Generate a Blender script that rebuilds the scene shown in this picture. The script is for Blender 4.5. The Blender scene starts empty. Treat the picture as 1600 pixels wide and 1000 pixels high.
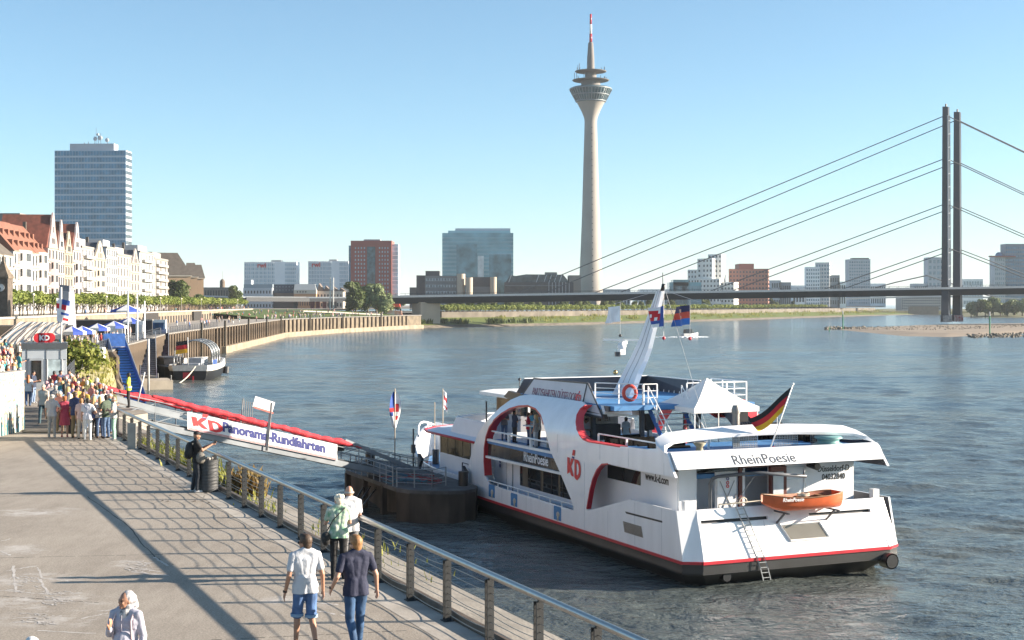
import bpy, bmesh, math, random
import numpy as np
from mathutils import Vector, Matrix, Euler
from mathutils import noise as mnoise
R = math.radians
sc = bpy.context.scene
COL = sc.collection
random.seed(7)

# ------------------------------------------------------------------ camera
F, HC, YH = 2222.0, 12.0, 475.0
cam_data = bpy.data.cameras.new('camera')
cam = bpy.data.objects.new('camera', cam_data)
COL.objects.link(cam)
cam.location = (0, 0, HC)
cam.rotation_euler = (R(90), 0, 0)
cam_data.sensor_width = 36.0
cam_data.lens = F / 1600.0 * 36.0
cam_data.shift_y = -25.0 / 1600.0
cam_data.clip_start = 0.5
cam_data.clip_end = 30000
sc.camera = cam

# ------------------------------------------------------------------ light
SUN_EL = 17.0
SUN_V = Vector((1.0, 0.06, 0.0)).normalized()          # towards the sun, on the map
sun_d = bpy.data.lights.new('sun', 'SUN')
sun_d.energy = 5.0
sun_d.angle = R(0.53)
sun_d.color = (1.0, 0.86, 0.70)
sun = bpy.data.objects.new('sun', sun_d)
COL.objects.link(sun)
sv = Vector((SUN_V.x * math.cos(R(SUN_EL)), SUN_V.y * math.cos(R(SUN_EL)), math.sin(R(SUN_EL))))
sun.rotation_euler = sv.to_track_quat('Z', 'Y').to_euler()
sun.location = (60, 0, 60)
w = bpy.data.worlds.new('World')
sc.world = w
w.use_nodes = True
wn, wl = w.node_tree.nodes, w.node_tree.links
wn.clear()
sky = wn.new('ShaderNodeTexSky')
sky.sky_type = 'NISHITA'
sky.sun_disc = False
sky.sun_elevation = R(SUN_EL)
sky.sun_rotation = math.atan2(SUN_V.x, SUN_V.y)
sky.altitude = 0
sky.air_density = 0.7
sky.dust_density = 0.7
sky.ozone_density = 4.4
hsv = wn.new('ShaderNodeMix')
hsv.data_type = 'RGBA'
hsv.blend_type = 'MULTIPLY'
hsv.inputs[0].default_value = 1.0
hsv.inputs[7].default_value = (1.20, 1.19, .94, 1)
bg = wn.new('ShaderNodeBackground')
bg.inputs['Strength'].default_value = 0.074
wo = wn.new('ShaderNodeOutputWorld')
wl.new(sky.outputs[0], hsv.inputs[6])
wl.new(hsv.outputs[2], bg.inputs['Color'])
wl.new(bg.outputs[0], wo.inputs['Surface'])
sc.view_settings.view_transform = 'Standard'
sc.view_settings.look = 'None'
sc.view_settings.gamma = 1
sc.view_settings.use_curve_mapping = False
sc.view_settings.exposure = 1.7
sc.render.engine = 'CYCLES'
sc.cycles.use_denoising = True
sc.cycles.max_bounces = 6
sc.cycles.diffuse_bounces = 3
sc.cycles.glossy_bounces = 3
sc.cycles.transparent_max_bounces = 8
sc.cycles.caustics_reflective = False
sc.cycles.caustics_refractive = False

# ------------------------------------------------------------------ helpers
def PX(px, py, d):
    return Vector(((px - 800) * d / F, d, HC - (py - YH) * d / F))
def GZ(px, py, z):
    d = (HC - z) * F / (py - YH)
    return Vector(((px - 800) * d / F, d, z))
def VX(px, d, z):
    return Vector(((px - 800) * d / F, d, z))

MATS = {}
def mat(name, col, rough=0.6, metal=0.0, vary=0.12, scale=2.0, bump=0.0, bscale=None, spec=0.5, col2=None, stretch=None, alpha=1.0, detail=4, emit=None, coat=0.0):
    """procedural principled material: base colour broken up by noise, optional bump"""
    if name in MATS:
        return MATS[name]
    m = bpy.data.materials.new(name)
    m.use_nodes = True
    n, l = m.node_tree.nodes, m.node_tree.links
    p = n['Principled BSDF']
    p.inputs['Roughness'].default_value = rough
    p.inputs['Metallic'].default_value = metal
    p.inputs['Specular IOR Level'].default_value = spec
    p.inputs['Coat Weight'].default_value = coat
    if alpha < 1:
        p.inputs['Alpha'].default_value = alpha
    tc = n.new('ShaderNodeTexCoord')
    src = tc.outputs['Object']
    if stretch:
        mp = n.new('ShaderNodeMapping')
        mp.inputs['Scale'].default_value = stretch
        l.new(src, mp.inputs[0])
        src = mp.outputs[0]
    nz = n.new('ShaderNodeTexNoise')
    nz.inputs['Scale'].default_value = scale
    nz.inputs['Detail'].default_value = detail
    l.new(src, nz.inputs['Vector'])
    rp = n.new('ShaderNodeValToRGB')
    c = Vector(col[:3])
    c2 = Vector(col2[:3]) if col2 else c * (1 + vary)
    c1 = c if col2 else c * (1 - vary)
    rp.color_ramp.elements[0].position = 0.33
    rp.color_ramp.elements[1].position = 0.67
    rp.color_ramp.elements[0].color = (*c1, 1)
    rp.color_ramp.elements[1].color = (*c2, 1)
    l.new(nz.outputs['Fac'], rp.inputs[0])
    l.new(rp.outputs[0], p.inputs['Base Color'])
    if bump > 0:
        nb = n.new('ShaderNodeTexNoise')
        nb.inputs['Scale'].default_value = bscale or scale * 6
        nb.inputs['Detail'].default_value = 5
        l.new(src, nb.inputs['Vector'])
        bp = n.new('ShaderNodeBump')
        bp.inputs['Strength'].default_value = bump
        bp.inputs['Distance'].default_value = 0.05
        l.new(nb.outputs['Fac'], bp.inputs['Height'])
        l.new(bp.outputs[0], p.inputs['Normal'])
    if emit:
        p.inputs['Emission Color'].default_value = (*emit[:3], 1)
        p.inputs['Emission Strength'].default_value = emit[3]
    MATS[name] = m
    return m

class MB:
    """collects shapes and links them as one mesh object"""
    def __init__(s):
        s.v, s.f, s.m, s.mi = [], [], [], 0
    def add(s, vs, fs):
        o = len(s.v)
        s.v += [tuple(v) for v in vs]
        s.f += [tuple(i + o for i in f) for f in fs]
        s.m += [s.mi] * len(fs)
        return s
    def box(s, c, d, rz=0, M=None):
        hx, hy, hz = d[0] / 2, d[1] / 2, d[2] / 2
        vs = [Vector((x, y, z)) for x in (-hx, hx) for y in (-hy, hy) for z in (-hz, hz)]
        if rz:
            rm = Matrix.Rotation(rz, 3, 'Z')
            vs = [rm @ v for v in vs]
        if M is not None:
            vs = [M @ v for v in vs]
        c = Vector(c)
        s.add([v + c for v in vs], [(0, 1, 3, 2), (4, 6, 7, 5), (0, 4, 5, 1), (2, 3, 7, 6), (0, 2, 6, 4), (1, 5, 7, 3)])
        return s
    def bar(s, a, b, wx, wy=None, up=(0, 0, 1)):
        """rectangular bar from a to b"""
        a, b = Vector(a), Vector(b)
        wy = wy or wx
        d = (b - a)
        t = d.normalized()
        up = Vector(up)
        if abs(t.dot(up)) > 0.98:
            up = Vector((0, 1, 0)) if abs(t.y) < .9 else Vector((1, 0, 0))
        x = t.cross(up).normalized()
        y = x.cross(t).normalized()
        vs = []
        for p in (a, b):
            for sx, sy in ((-1, -1), (1, -1), (1, 1), (-1, 1)):
                vs.append(p + x * sx * wx / 2 + y * sy * wy / 2)
        s.add(vs, [(0, 3, 2, 1), (4, 5, 6, 7), (0, 1, 5, 4), (1, 2, 6, 5), (2, 3, 7, 6), (3, 0, 4, 7)])
        return s
    def tube(s, pts, r, n=8, cap=True, rad=None):
        pts = [Vector(p) for p in pts]
        vs, fs = [], []
        px = None
        for i, p in enumerate(pts):
            t = (pts[min(i + 1, len(pts) - 1)] - pts[max(i - 1, 0)]).normalized()
            if px is None:
                ref = Vector((0, 0, 1)) if abs(t.z) < .9 else Vector((1, 0, 0))
                px = t.cross(ref).normalized()
            else:
                px = (px - t * px.dot(t)).normalized()
            py = t.cross(px)
            rr = rad[i] if rad else r
            for k in range(n):
                a = 2 * math.pi * k / n
                vs.append(p + px * math.cos(a) * rr + py * math.sin(a) * rr)
        for i in range(len(pts) - 1):
            for k in range(n):
                fs.append((i * n + k, i * n + (k + 1) % n, (i + 1) * n + (k + 1) % n, (i + 1) * n + k))
        if cap:
            fs.append(tuple(range(n - 1, -1, -1)))
            fs.append(tuple((len(pts) - 1) * n + k for k in range(n)))
        s.add(vs, fs)
        return s
    def lathe(s, prof, n=24, c=(0, 0, 0), cap=True):
        c = Vector(c)
        vs, fs = [], []
        for r, z in prof:
            for k in range(n):
                a = 2 * math.pi * k / n
                vs.append(c + Vector((r * math.cos(a), r * math.sin(a), z)))
        for i in range(len(prof) - 1):
            for k in range(n):
                fs.append((i * n + k, i * n + (k + 1) % n, (i + 1) * n + (k + 1) % n, (i + 1) * n + k))
        if cap:
            fs.append(tuple(range(n - 1, -1, -1)))
            fs.append(tuple((len(prof) - 1) * n + k for k in range(n)))
        s.add(vs, fs)
        return s
    def prism(s, poly, ext):
        """closed polygon (3-D points) extruded by a vector"""
        poly = [Vector(p) for p in poly]
        ext = Vector(ext)
        n = len(poly)
        s.add(poly + [p + ext for p in poly],
              [tuple(range(n - 1, -1, -1)), tuple(range(n, 2 * n))] + [(i, (i + 1) % n, n + (i + 1) % n, n + i) for i in range(n)])
        return s
    def quad(s, *p):
        s.add(p, [tuple(range(len(p)))])
        return s
    def loft(s, rings, closed=True, cap=False):
        n = len(rings[0])
        vs = [p for r in rings for p in r]
        fs = []
        for i in range(len(rings) - 1):
            for k in range(n if closed else n - 1):
                fs.append((i * n + k, i * n + (k + 1) % n, (i + 1) * n + (k + 1) % n, (i + 1) * n + k))
        if cap:
            fs.append(tuple(range(n - 1, -1, -1)))
            fs.append(tuple((len(rings) - 1) * n + k for k in range(n)))
        s.add(vs, fs)
        return s
    def ball(s, c, r, n=10, M=None):
        if not hasattr(r, '__len__'):
            r = (r, r, r)
        c = Vector(c)
        rings = []
        h = max(4, n * 2 // 3)
        vs, fs = [], []
        def T(v):
            v = Vector((v.x * r[0], v.y * r[1], v.z * r[2]))
            return (M @ v if M is not None else v) + c
        vs.append(T(Vector((0, 0, -1))))
        for i in range(1, h):
            t = math.pi * i / h
            for k in range(n):
                a = 2 * math.pi * k / n
                vs.append(T(Vector((math.sin(t) * math.cos(a), math.sin(t) * math.sin(a), -math.cos(t)))))
        vs.append(T(Vector((0, 0, 1))))
        for k in range(n):
            fs.append((0, 1 + (k + 1) % n, 1 + k))
        for i in range(h - 2):
            for k in range(n):
                a, b = 1 + i * n, 1 + (i + 1) * n
                fs.append((a + k, a + (k + 1) % n, b + (k + 1) % n, b + k))
        e = len(vs) - 1
        for k in range(n):
            fs.append((e, 1 + (h - 2) * n + k, 1 + (h - 2) * n + (k + 1) % n))
        s.add(vs, fs)
        return s
    def mesh(s, name, mats, smooth=False):
        me = bpy.data.meshes.new(name)
        me.from_pydata(s.v, [], s.f)
        if not isinstance(mats, (list, tuple)):
            mats = [mats]
        for m in mats:
            me.materials.append(m)
        if len(mats) > 1:
            me.polygons.foreach_set('material_index', s.m)
        if smooth:
            me.polygons.foreach_set('use_smooth', [True] * len(me.polygons))
            if smooth is not True:
                me.set_sharp_from_angle(angle=R(smooth))
        me.update()
        return me
    def build(s, name, mats, parent=None, smooth=False, loc=None, kind=None):
        o = bpy.data.objects.new(name, s.mesh(name, mats, smooth))
        COL.objects.link(o)
        if parent:
            o.parent = parent
        if loc is not None:
            o.location = loc
        if kind:
            o['kind'] = kind
        return o

def tag(o, label, cat, group=None):
    o['label'] = label
    o['category'] = cat
    if group:
        o['group'] = group
    return o
def thing(name, label, cat, loc=(0, 0, 0), rz=0.0, group=None, scale=None):
    o = bpy.data.objects.new(name, None)
    COL.objects.link(o)
    o.location = loc
    o.rotation_euler = (0, 0, rz)
    if scale:
        o.scale = scale if hasattr(scale, '__len__') else (scale,) * 3
    o.empty_display_size = 0.3
    return tag(o, label, cat, group)
def inst(me, name, parent=None, loc=(0, 0, 0), rz=0.0, scale=None, mats=None):
    o = bpy.data.objects.new(name, me)
    COL.objects.link(o)
    if parent:
        o.parent = parent
    o.location = loc
    o.rotation_euler = (0, 0, rz)
    if scale:
        o.scale = scale if hasattr(scale, '__len__') else (scale,) * 3
    if mats:
        for i, m in enumerate(mats):
            o.material_slots[i].link = 'OBJECT'
            o.material_slots[i].material = m
    return o
def struct(o):
    o['kind'] = 'structure'
    return o
def dup(o, parent=None, **kw):
    c = o.copy()
    COL.objects.link(c)
    if parent:
        c.parent = parent
    for ch in o.children:
        dup(ch, c)
    for k, v in kw.items():
        if k == 'loc':
            c.location = v
        elif k == 'rz':
            c.rotation_euler = (0, 0, v)
        else:
            c[k] = v
    return c

def poly2d(polys, thick=0.0, cuts=()):
    """flat filled shape (with holes) from closed 2-D polygons -> (verts, faces); cuts = list of (point, normal) bisections"""
    cu = bpy.data.curves.new('shape', 'CURVE')
    cu.dimensions = '2D'
    cu.fill_mode = 'BOTH'
    for poly in polys:
        sp = cu.splines.new('POLY')
        sp.points.add(len(poly) - 1)
        for p, q in zip(sp.points, poly):
            p.co = (q[0], q[1], 0, 1)
        sp.use_cyclic_u = True
    ob = bpy.data.objects.new('shape', cu)
    COL.objects.link(ob)
    me = ob.to_mesh()
    bm = bmesh.new()
    bm.from_mesh(me)
    ob.to_mesh_clear()
    bpy.data.objects.remove(ob)
    bpy.data.curves.remove(cu)
    bmesh.ops.remove_doubles(bm, verts=bm.verts, dist=0.0005)
    for f in bm.faces:
        if f.normal.z < 0:
            f.normal_flip()
    for co, no in cuts:
        bmesh.ops.bisect_plane(bm, geom=bm.verts[:] + bm.edges[:] + bm.faces[:], plane_co=(co[0], co[1], 0), plane_no=(no[0], no[1], 0))
    if thick:
        r = bmesh.ops.extrude_face_region(bm, geom=bm.faces[:])
        for e in r['geom']:
            if isinstance(e, bmesh.types.BMVert):
                e.co.z += thick
        bmesh.ops.recalc_face_normals(bm, faces=bm.faces[:])
    bm.verts.index_update()
    vs = [v.co.copy() for v in bm.verts]
    fs = [tuple(v.index for v in f.verts) for f in bm.faces]
    bm.free()
    return vs, fs

FONT = None
def text(body, size, origin, xd, yd, m, parent=None, name='lettering', bold=0.0, ext=0.006, align='LEFT', squash=1.0, shear=0.0, spacing=1.0):
    """lettering as a thin mesh lying in the plane spanned by xd, yd"""
    cu = bpy.data.curves.new(name, 'FONT')
    cu.body = body
    cu.size = size
    cu.offset = bold
    cu.shear = shear
    cu.space_character = spacing
    cu.align_x = align
    cu.resolution_u = 3
    cu.extrude = ext
    ob = bpy.data.objects.new(name, cu)
    COL.objects.link(ob)
    me = bpy.data.meshes.new_from_object(ob)
    bpy.data.objects.remove(ob)
    bpy.data.curves.remove(cu)
    xd, yd = Vector(xd).normalized(), Vector(yd).normalized()
    zd = xd.cross(yd)
    M = Matrix.Identity(4)
    for i, v in enumerate((xd * squash, yd, zd)):
        M[0][i], M[1][i], M[2][i] = v
    M.translation = Vector(origin)
    me.transform(M)
    me.materials.clear()
    me.materials.append(m)
    me.name = name
    o = bpy.data.objects.new(name, me)
    COL.objects.link(o)
    if parent:
        o.parent = parent
    return o

def arc(cx, cy, r, a0, a1, n, ry=None):
    ry = ry or r
    return [(cx + r * math.cos(R(a0 + (a1 - a0) * i / n)), cy + ry * math.sin(R(a0 + (a1 - a0) * i / n))) for i in range(n + 1)]

def plane_map(vs, o, xd, yd):
    o, xd, yd = Vector(o), Vector(xd).normalized(), Vector(yd).normalized()
    zd = xd.cross(yd)
    return [o + xd * v.x + yd * v.y + zd * v.z for v in vs]

def kd_logo(h, o, xd, yd, red, blue, parent, name='emblem', ext=0.008, gap=True):
    """the shipping line's mark: red K and D with a wavy foot and a little flag above"""
    s = h
    K = [(0, .07), (0, 1), (.3, 1), (.3, .62), (.52, 1), (.86, 1), (.5, .52), (.84, .0), (.6, -.02), (.46, .06), (.3, .32), (.3, .14), (.17, .13), (.06, .05)]
    D = [(.92, -.04), (.92, 1), (1.3, 1)] + arc(1.3, .46, .42, 75, -75, 9, .54)[:] + [(1.25, -.16), (1.08, -.12)]
    Dh = [(1.16, .16), (1.16, .80), (1.28, .80)] + arc(1.28, .47, .2, 70, -70, 6, .33) + [(1.26, .12)]
    fl = [(.62, 1.18), (.72, 1.5), (1.02, 1.5), (.92, 1.18)]
    fb = [(.57, 1.02), (.6, 1.12), (.9, 1.12), (.87, 1.02)]
    for nm, ps, m in ((name, [K], red), (name, [D, Dh], red), ('emblem_flag', [fl], red), ('emblem_stripe', [fb], blue)):
        vs, fs = poly2d([[(x * s, y * s) for x, y in p] for p in ps], ext)
        b = MB()
        b.add(plane_map(vs, o, xd, yd), fs)
        b.build(nm, m, parent)

white = mat('ship_white_paint', (.80, .81, .83), .28, vary=.045, scale=1.1, coat=.3, stretch=(1.6, 1.6, .35), bump=.02, bscale=1.2)
white2 = mat('white_paint', (.78, .78, .77), .5, vary=.05, scale=3)
red = mat('red_paint', (.45, .025, .04), .35, vary=.08)
redlogo = mat('red_print', (.62, .03, .035), .45, vary=.04)
navy = mat('navy_print', (.02, .03, .17), .5, vary=.05)
deckblue = mat('blue_deck_paint', (.06, .20, .42), .55, vary=.12, scale=1.5)
black = mat('black_paint', (.012, .013, .016), .4, vary=.2)
dark = mat('dark_grey_metal', (.06, .065, .075), .45, vary=.15)
steel = mat('galvanised_steel', (.32, .34, .36), .45, .6, vary=.15, scale=5)
inox = mat('stainless_steel', (.42, .41, .39), .32, 1.0, vary=.06, scale=8)
glassdark = mat('dark_window_glass', (.018, .02, .02), .06, vary=.3, scale=.6, spec=.8)
textgrey = mat('dark_grey_lettering', (.05, .06, .075), .5)
textwhite = mat('pale_lettering', (.75, .76, .78), .5)
# ------------------------------------------------------------------ ground plan
QO = Vector((-1.585, 25.7, 6.5))
QU = Vector((-.4066, .9136, 0))
QN = Vector((.9136, .4066, 0))
WZ = 6.5
def Q(s, t, z=0.0):
    return QO + QU * s + QN * t + Vector((0, 0, z))

# water: a near patch with real waves and a far sheet with fine relief
def water_material():
    m = bpy.data.materials.new('river_water')
    m.use_nodes = True
    n, l = m.node_tree.nodes, m.node_tree.links
    p = n['Principled BSDF']
    p.inputs['Roughness'].default_value = .14
    p.inputs['IOR'].default_value = 1.33
    p.inputs['Specular IOR Level'].default_value = .5
    geo = n.new('ShaderNodeNewGeometry')
    def noise(sx, sy, sc_, det):
        mp = n.new('ShaderNodeMapping')
        mp.inputs['Scale'].default_value = (sx, sy, 1)
        mp.inputs['Rotation'].default_value = (0, 0, R(8))
        l.new(geo.outputs['Position'], mp.inputs[0])
        nz = n.new('ShaderNodeTexNoise')
        nz.inputs['Scale'].default_value = sc_
        nz.inputs['Detail'].default_value = det
        nz.inputs['Roughness'].default_value = .6
        l.new(mp.outputs[0], nz.inputs['Vector'])
        return nz.outputs['Fac']
    a = noise(.55, 1.0, .9, 4)
    b = noise(.7, 1.0, 3.2, 3)
    c = noise(.3, 1.0, .16, 3)
    def math_(op, x, y):
        k = n.new('ShaderNodeMath')
        k.operation = op
        for i, q in enumerate((x, y)):
            if isinstance(q, (int, float)):
                k.inputs[i].default_value = q
            else:
                l.new(q, k.inputs[i])
        return k.outputs[0]
    h = math_('ADD', math_('ADD', math_('MULTIPLY', a, .62), math_('MULTIPLY', b, .26)), math_('MULTIPLY', c, 1.6))
    bp = n.new('ShaderNodeBump')
    bp.inputs['Strength'].default_value = .8
    bp.inputs['Distance'].default_value = .5
    l.new(h, bp.inputs['Height'])
    l.new(bp.outputs[0], p.inputs['Normal'])
    rp = n.new('ShaderNodeValToRGB')
    rp.color_ramp.elements[0].position = .35
    rp.color_ramp.elements[1].position = .7
    rp.color_ramp.elements[0].color = (.058, .085, .105, 1)
    rp.color_ramp.elements[1].color = (.125, .128, .10, 1)
    l.new(noise(.2, .5, .05, 3), rp.inputs[0])
    l.new(rp.outputs[0], p.inputs['Base Color'])
    return m
water_m = water_material()
def waves(x, y, dy):
    rs = np.random.RandomState(3)
    h = np.zeros_like(x)
    for i in range(46):
        lam = 0.8 * (1.07 ** i)
        if lam > 12:
            break
        th = R(80) + rs.normal(0, .5)
        k = 2 * np.pi / lam
        amp = .0094 * lam ** .56 * np.clip(lam / (2.2 * dy) - .6, 0, 1)
        gust = .75 + .5 * np.sin(x * .031 + 1.3 * i) * np.sin(y * .043 + .7 * i)
        h += amp * gust * np.sin(k * (x * np.cos(th) + y * np.sin(th)) + rs.uniform(0, 6.28))
    return h
ys = [34.0]
while ys[-1] < 700:
    ys.append(ys[-1] + max(.27, .27 * (ys[-1] / 75) ** 1.5))
ys = np.array(ys)
x0, x1, y0, y1 = -150.0, 230.0, ys[0], ys[-1]
xs = [x0]
while xs[-1] < x1:
    xs.append(xs[-1] + (.42 if -40 < xs[-1] < 60 else 1.0))
xs = np.array(xs)
x1 = xs[-1]
nx, ny = len(xs), len(ys)
gx, gy = np.meshgrid(xs, ys)
dyg = np.gradient(ys)[:, None] * np.ones_like(gx)
dxg = np.where((gx > -40) & (gx < 60), .3, .75)
hz = waves(gx, gy, np.maximum(dyg, dxg))
fade = np.clip(np.minimum.reduce([gx - x0, x1 - gx, gy - y0, (y1 - gy) * .1]) / 9.0, 0, 1)
hz *= fade
co = np.stack([gx, gy, hz], -1).reshape(-1, 3)
idx = np.arange(nx * ny).reshape(ny, nx)
q = np.stack([idx[:-1, :-1], idx[:-1, 1:], idx[1:, 1:], idx[1:, :-1]], -1).reshape(-1, 4)
base = len(co)
FARX, FARY = 9000.0, 16000.0
ext = np.array([(-FARX, -200, 0), (FARX, -200, 0), (FARX, FARY, 0), (-FARX, FARY, 0)])
me = bpy.data.meshes.new('river')
c0, c1, c2, c3 = idx[0, 0], idx[0, -1], idx[-1, -1], idx[-1, 0]
nv = len(co) + 4
me.vertices.add(nv)
me.vertices.foreach_set('co', np.concatenate([co, ext]).ravel())
big = [[base, base + 1, c1, c0], [base + 1, base + 2, c2, c1], [base + 2, base + 3, c3, c2], [base + 3, base, c0, c3]]
allq = np.concatenate([q, np.array(big)])
me.loops.add(allq.size)
me.loops.foreach_set('vertex_index', allq.ravel())
me.polygons.add(len(allq))
me.polygons.foreach_set('loop_start', np.arange(0, allq.size, 4))
me.polygons.foreach_set('use_smooth', np.ones(len(allq), bool))
me.update(calc_edges=True)
me.materials.append(water_m)
river = bpy.data.objects.new('river', me)
COL.objects.link(river)
struct(river)

# asphalt of the lower promenade
def asphalt_material():
    m = bpy.data.materials.new('worn_asphalt')
    m.use_nodes = True
    n, l = m.node_tree.nodes, m.node_tree.links
    p = n['Principled BSDF']
    p.inputs['Roughness'].default_value = .85
    geo = n.new('ShaderNodeNewGeometry')
    def noise(s, d=4, rough=.6, stretch=None):
        nz = n.new('ShaderNodeTexNoise')
        nz.inputs['Scale'].default_value = s
        nz.inputs['Detail'].default_value = d
        nz.inputs['Roughness'].default_value = rough
        src = geo.outputs['Position']
        if stretch:
            mp = n.new('ShaderNodeMapping')
            mp.inputs['Scale'].default_value = stretch
            l.new(src, mp.inputs[0])
            src = mp.outputs[0]
        l.new(src, nz.inputs['Vector'])
        return nz.outputs['Fac']
    def ramp(src, p0, p1, c0, c1):
        r = n.new('ShaderNodeValToRGB')
        r.color_ramp.elements[0].position = p0
        r.color_ramp.elements[1].position = p1
        r.color_ramp.elements[0].color = (*c0, 1)
        r.color_ramp.elements[1].color = (*c1, 1)
        l.new(src, r.inputs[0])
        return r.outputs[0]
    def mix(mode, fac, a, b):
        k = n.new('ShaderNodeMix')
        k.data_type = 'RGBA'
        k.blend_type = mode
        if isinstance(fac, (int, float)):
            k.inputs[0].default_value = fac
        else:
            l.new(fac, k.inputs[0])
        for i, q in ((6, a), (7, b)):
            if isinstance(q, tuple):
                k.inputs[i].default_value = (*q, 1)
            else:
                l.new(q, k.inputs[i])
        return k.outputs[2]
    c = ramp(noise(.35, 5), .3, .7, (.31, .27, .225), (.385, .34, .285))
    c = mix('MULTIPLY', .8, c, ramp(noise(28, 2, .8), .35, .65, (.55, .55, .55), (1.15, 1.15, 1.15)))
    c = mix('MULTIPLY', .55, c, ramp(noise(3.0, 6, .75, (1, .25, 1)), .35, .6, (.72, .70, .68), (1.06, 1.06, 1.06)))
    # chalk scribbles worn into the ground: patches with a shape of their own
    def blob(x, y, rx, ry):
        mp = n.new('ShaderNodeMapping')
        mp.inputs['Location'].default_value = (-x / rx, -y / ry, 0)
        mp.inputs['Scale'].default_value = (1 / rx, 1 / ry, 0)
        l.new(geo.outputs['Position'], mp.inputs[0])
        ln = n.new('ShaderNodeVectorMath')
        ln.operation = 'LENGTH'
        l.new(mp.outputs[0], ln.inputs[0])
        return ramp(ln.outputs['Value'], .55, 1.05, (1, 1, 1), (0, 0, 0))
    chalkn = ramp(noise(1.5, 8, .75, (.8, 1.1, 1)), .47, .66, (0, 0, 0), (.75, .75, .75))
    tot = None
    for px, py, rx, ry in ((60, 905, 1.3, .8), (70, 940, 1.5, .9), (95, 965, 1.3, .9), (200, 880, .6, .5), (20, 860, .9, .9), (470, 940, .9, 1.0), (60, 800, 1.5, 1.0)):
        g = GZ(px, py, WZ)
        bq = blob(g.x, g.y, rx, ry)
        tot = bq if tot is None else mix('LIGHTEN', 1.0, tot, bq)
    fac = mix('MULTIPLY', 1.0, tot, chalkn)
    rgb = n.new('ShaderNodeRGBToBW')
    l.new(fac, rgb.inputs[0])
    c = mix('MIX', rgb.outputs[0], c, (.55, .53, .51))
    l.new(c, p.inputs['Base Color'])
    bp = n.new('ShaderNodeBump')
    bp.inputs['Strength'].default_value = .35
    bp.inputs['Distance'].default_value = .02
    l.new(noise(35, 3, .8), bp.inputs['Height'])
    l.new(bp.outputs[0], p.inputs['Normal'])
    return m
asphalt = asphalt_material()
concrete = mat('weathered_concrete', (.27, .245, .21), .85, vary=.22, scale=1.2, bump=.3, bscale=14)
conc_lt = mat('pale_concrete', (.36, .33, .29), .85, vary=.18, scale=1.5, bump=.2)
conc_dk = mat('stained_concrete', (.10, .085, .07), .85, vary=.5, scale=.9, bump=.3, stretch=(1, 1, .35))
rustwood = mat('old_timber_piles', (.085, .062, .042), .85, vary=.45, scale=1.3, bump=.4, stretch=(2, 2, .4))
brownwood = mat('brown_boards', (.10, .075, .055), .8, vary=.3, scale=2, bump=.2)

b = MB()
b.add([Q(-20, -60), Q(-20, .12), Q(37.5, .12), Q(37.6, 1.5), Q(47, 1.6), Q(49, 3.4), Q(66, 4.4), Q(78, 3.0), Q(78, -60)], [tuple(range(9))])
walk = struct(b.build('promenade_pavement', asphalt))
# concrete margin and kerb channel under the railing, ledge beyond it, quay wall
def strip(name, m, prof, s0, s1, n=40, smooth=False):
    b = MB()
    rings = []
    for i in range(n + 1):
        s = s0 + (s1 - s0) * i / n
        rings.append([Q(s, t, z) for t, z in prof])
    b.loft(rings, closed=False)
    return struct(b.build(name, m))
strip('paving_margin', conc_lt, [(-.62, .004), (.10, .006)], -20, 37.5)
strip('kerb_channel', mat('rusty_channel', (.11, .085, .065), .7, .2, vary=.3, scale=3), [(.12, 0), (.12, .02), (.16, .13), (.26, .13), (.27, -.12)], -20, 37.4)
strip('quay_ledge', concrete, [(.27, -.10), (1.55, -.16), (1.62, -.22), (1.62, -9)], -20, 37.4)
b = MB()      # quay face round the landing platform
pf_ = [Q(37.4, .27), Q(37.4, 1.62), Q(47, 1.6), Q(49, 3.4), Q(66, 4.4), Q(78, 3.0)]
for p, q_ in zip(pf_, pf_[1:]):
    b.prism([p + Vector((0, 0, -.02)), q_ + Vector((0, 0, -.02)), q_ + Vector((0, 0, -9)), p + Vector((0, 0, -9))], -QN * .4)
struct(b.build('quay_face', concrete))
b = MB()      # narrow crack across the asphalt
rr = random.Random(2)
cp = [(135, 775), (170, 800), (205, 825), (222, 850), (240, 868), (255, 880), (275, 882)]
L_pts = []
for (xa, ya), (xb, yb) in zip(cp, cp[1:]):
    for k in range(5):
        L_pts.append(GZ(xa + (xb - xa) * k / 5 + rr.uniform(-2, 2), ya + (yb - ya) * k / 5 + rr.uniform(-.6, .6), WZ + .001))
for p, q_ in zip(L_pts, L_pts[1:]):
    t = (q_ - p).normalized().cross(Vector((0, 0, 1))) * rr.uniform(.008, .016)
    b.quad(p - t, q_ - t, q_ + t, p + t)
for (xa, ya, xb, yb) in ((-20, 872, 262, 866), (-20, 776, 120, 773), (-20, 930, 160, 942), (60, 722, 330, 741), (330, 1000, 640, 985)):
    p, q_ = GZ(xa, ya, WZ + .0008), GZ(xb, yb, WZ + .0008)
    for k in range(14):
        t0, t1 = p.lerp(q_, k / 14), p.lerp(q_, (k + rr.uniform(.6, 1)) / 14)
        n_ = Vector((0, rr.uniform(.012, .022), 0))
        b.quad(t0 - n_, t1 - n_, t1 + n_, t0 + n_)
struct(b.build('pavement_crack', mat('crack_dark', (.05, .045, .04), .9)))
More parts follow.
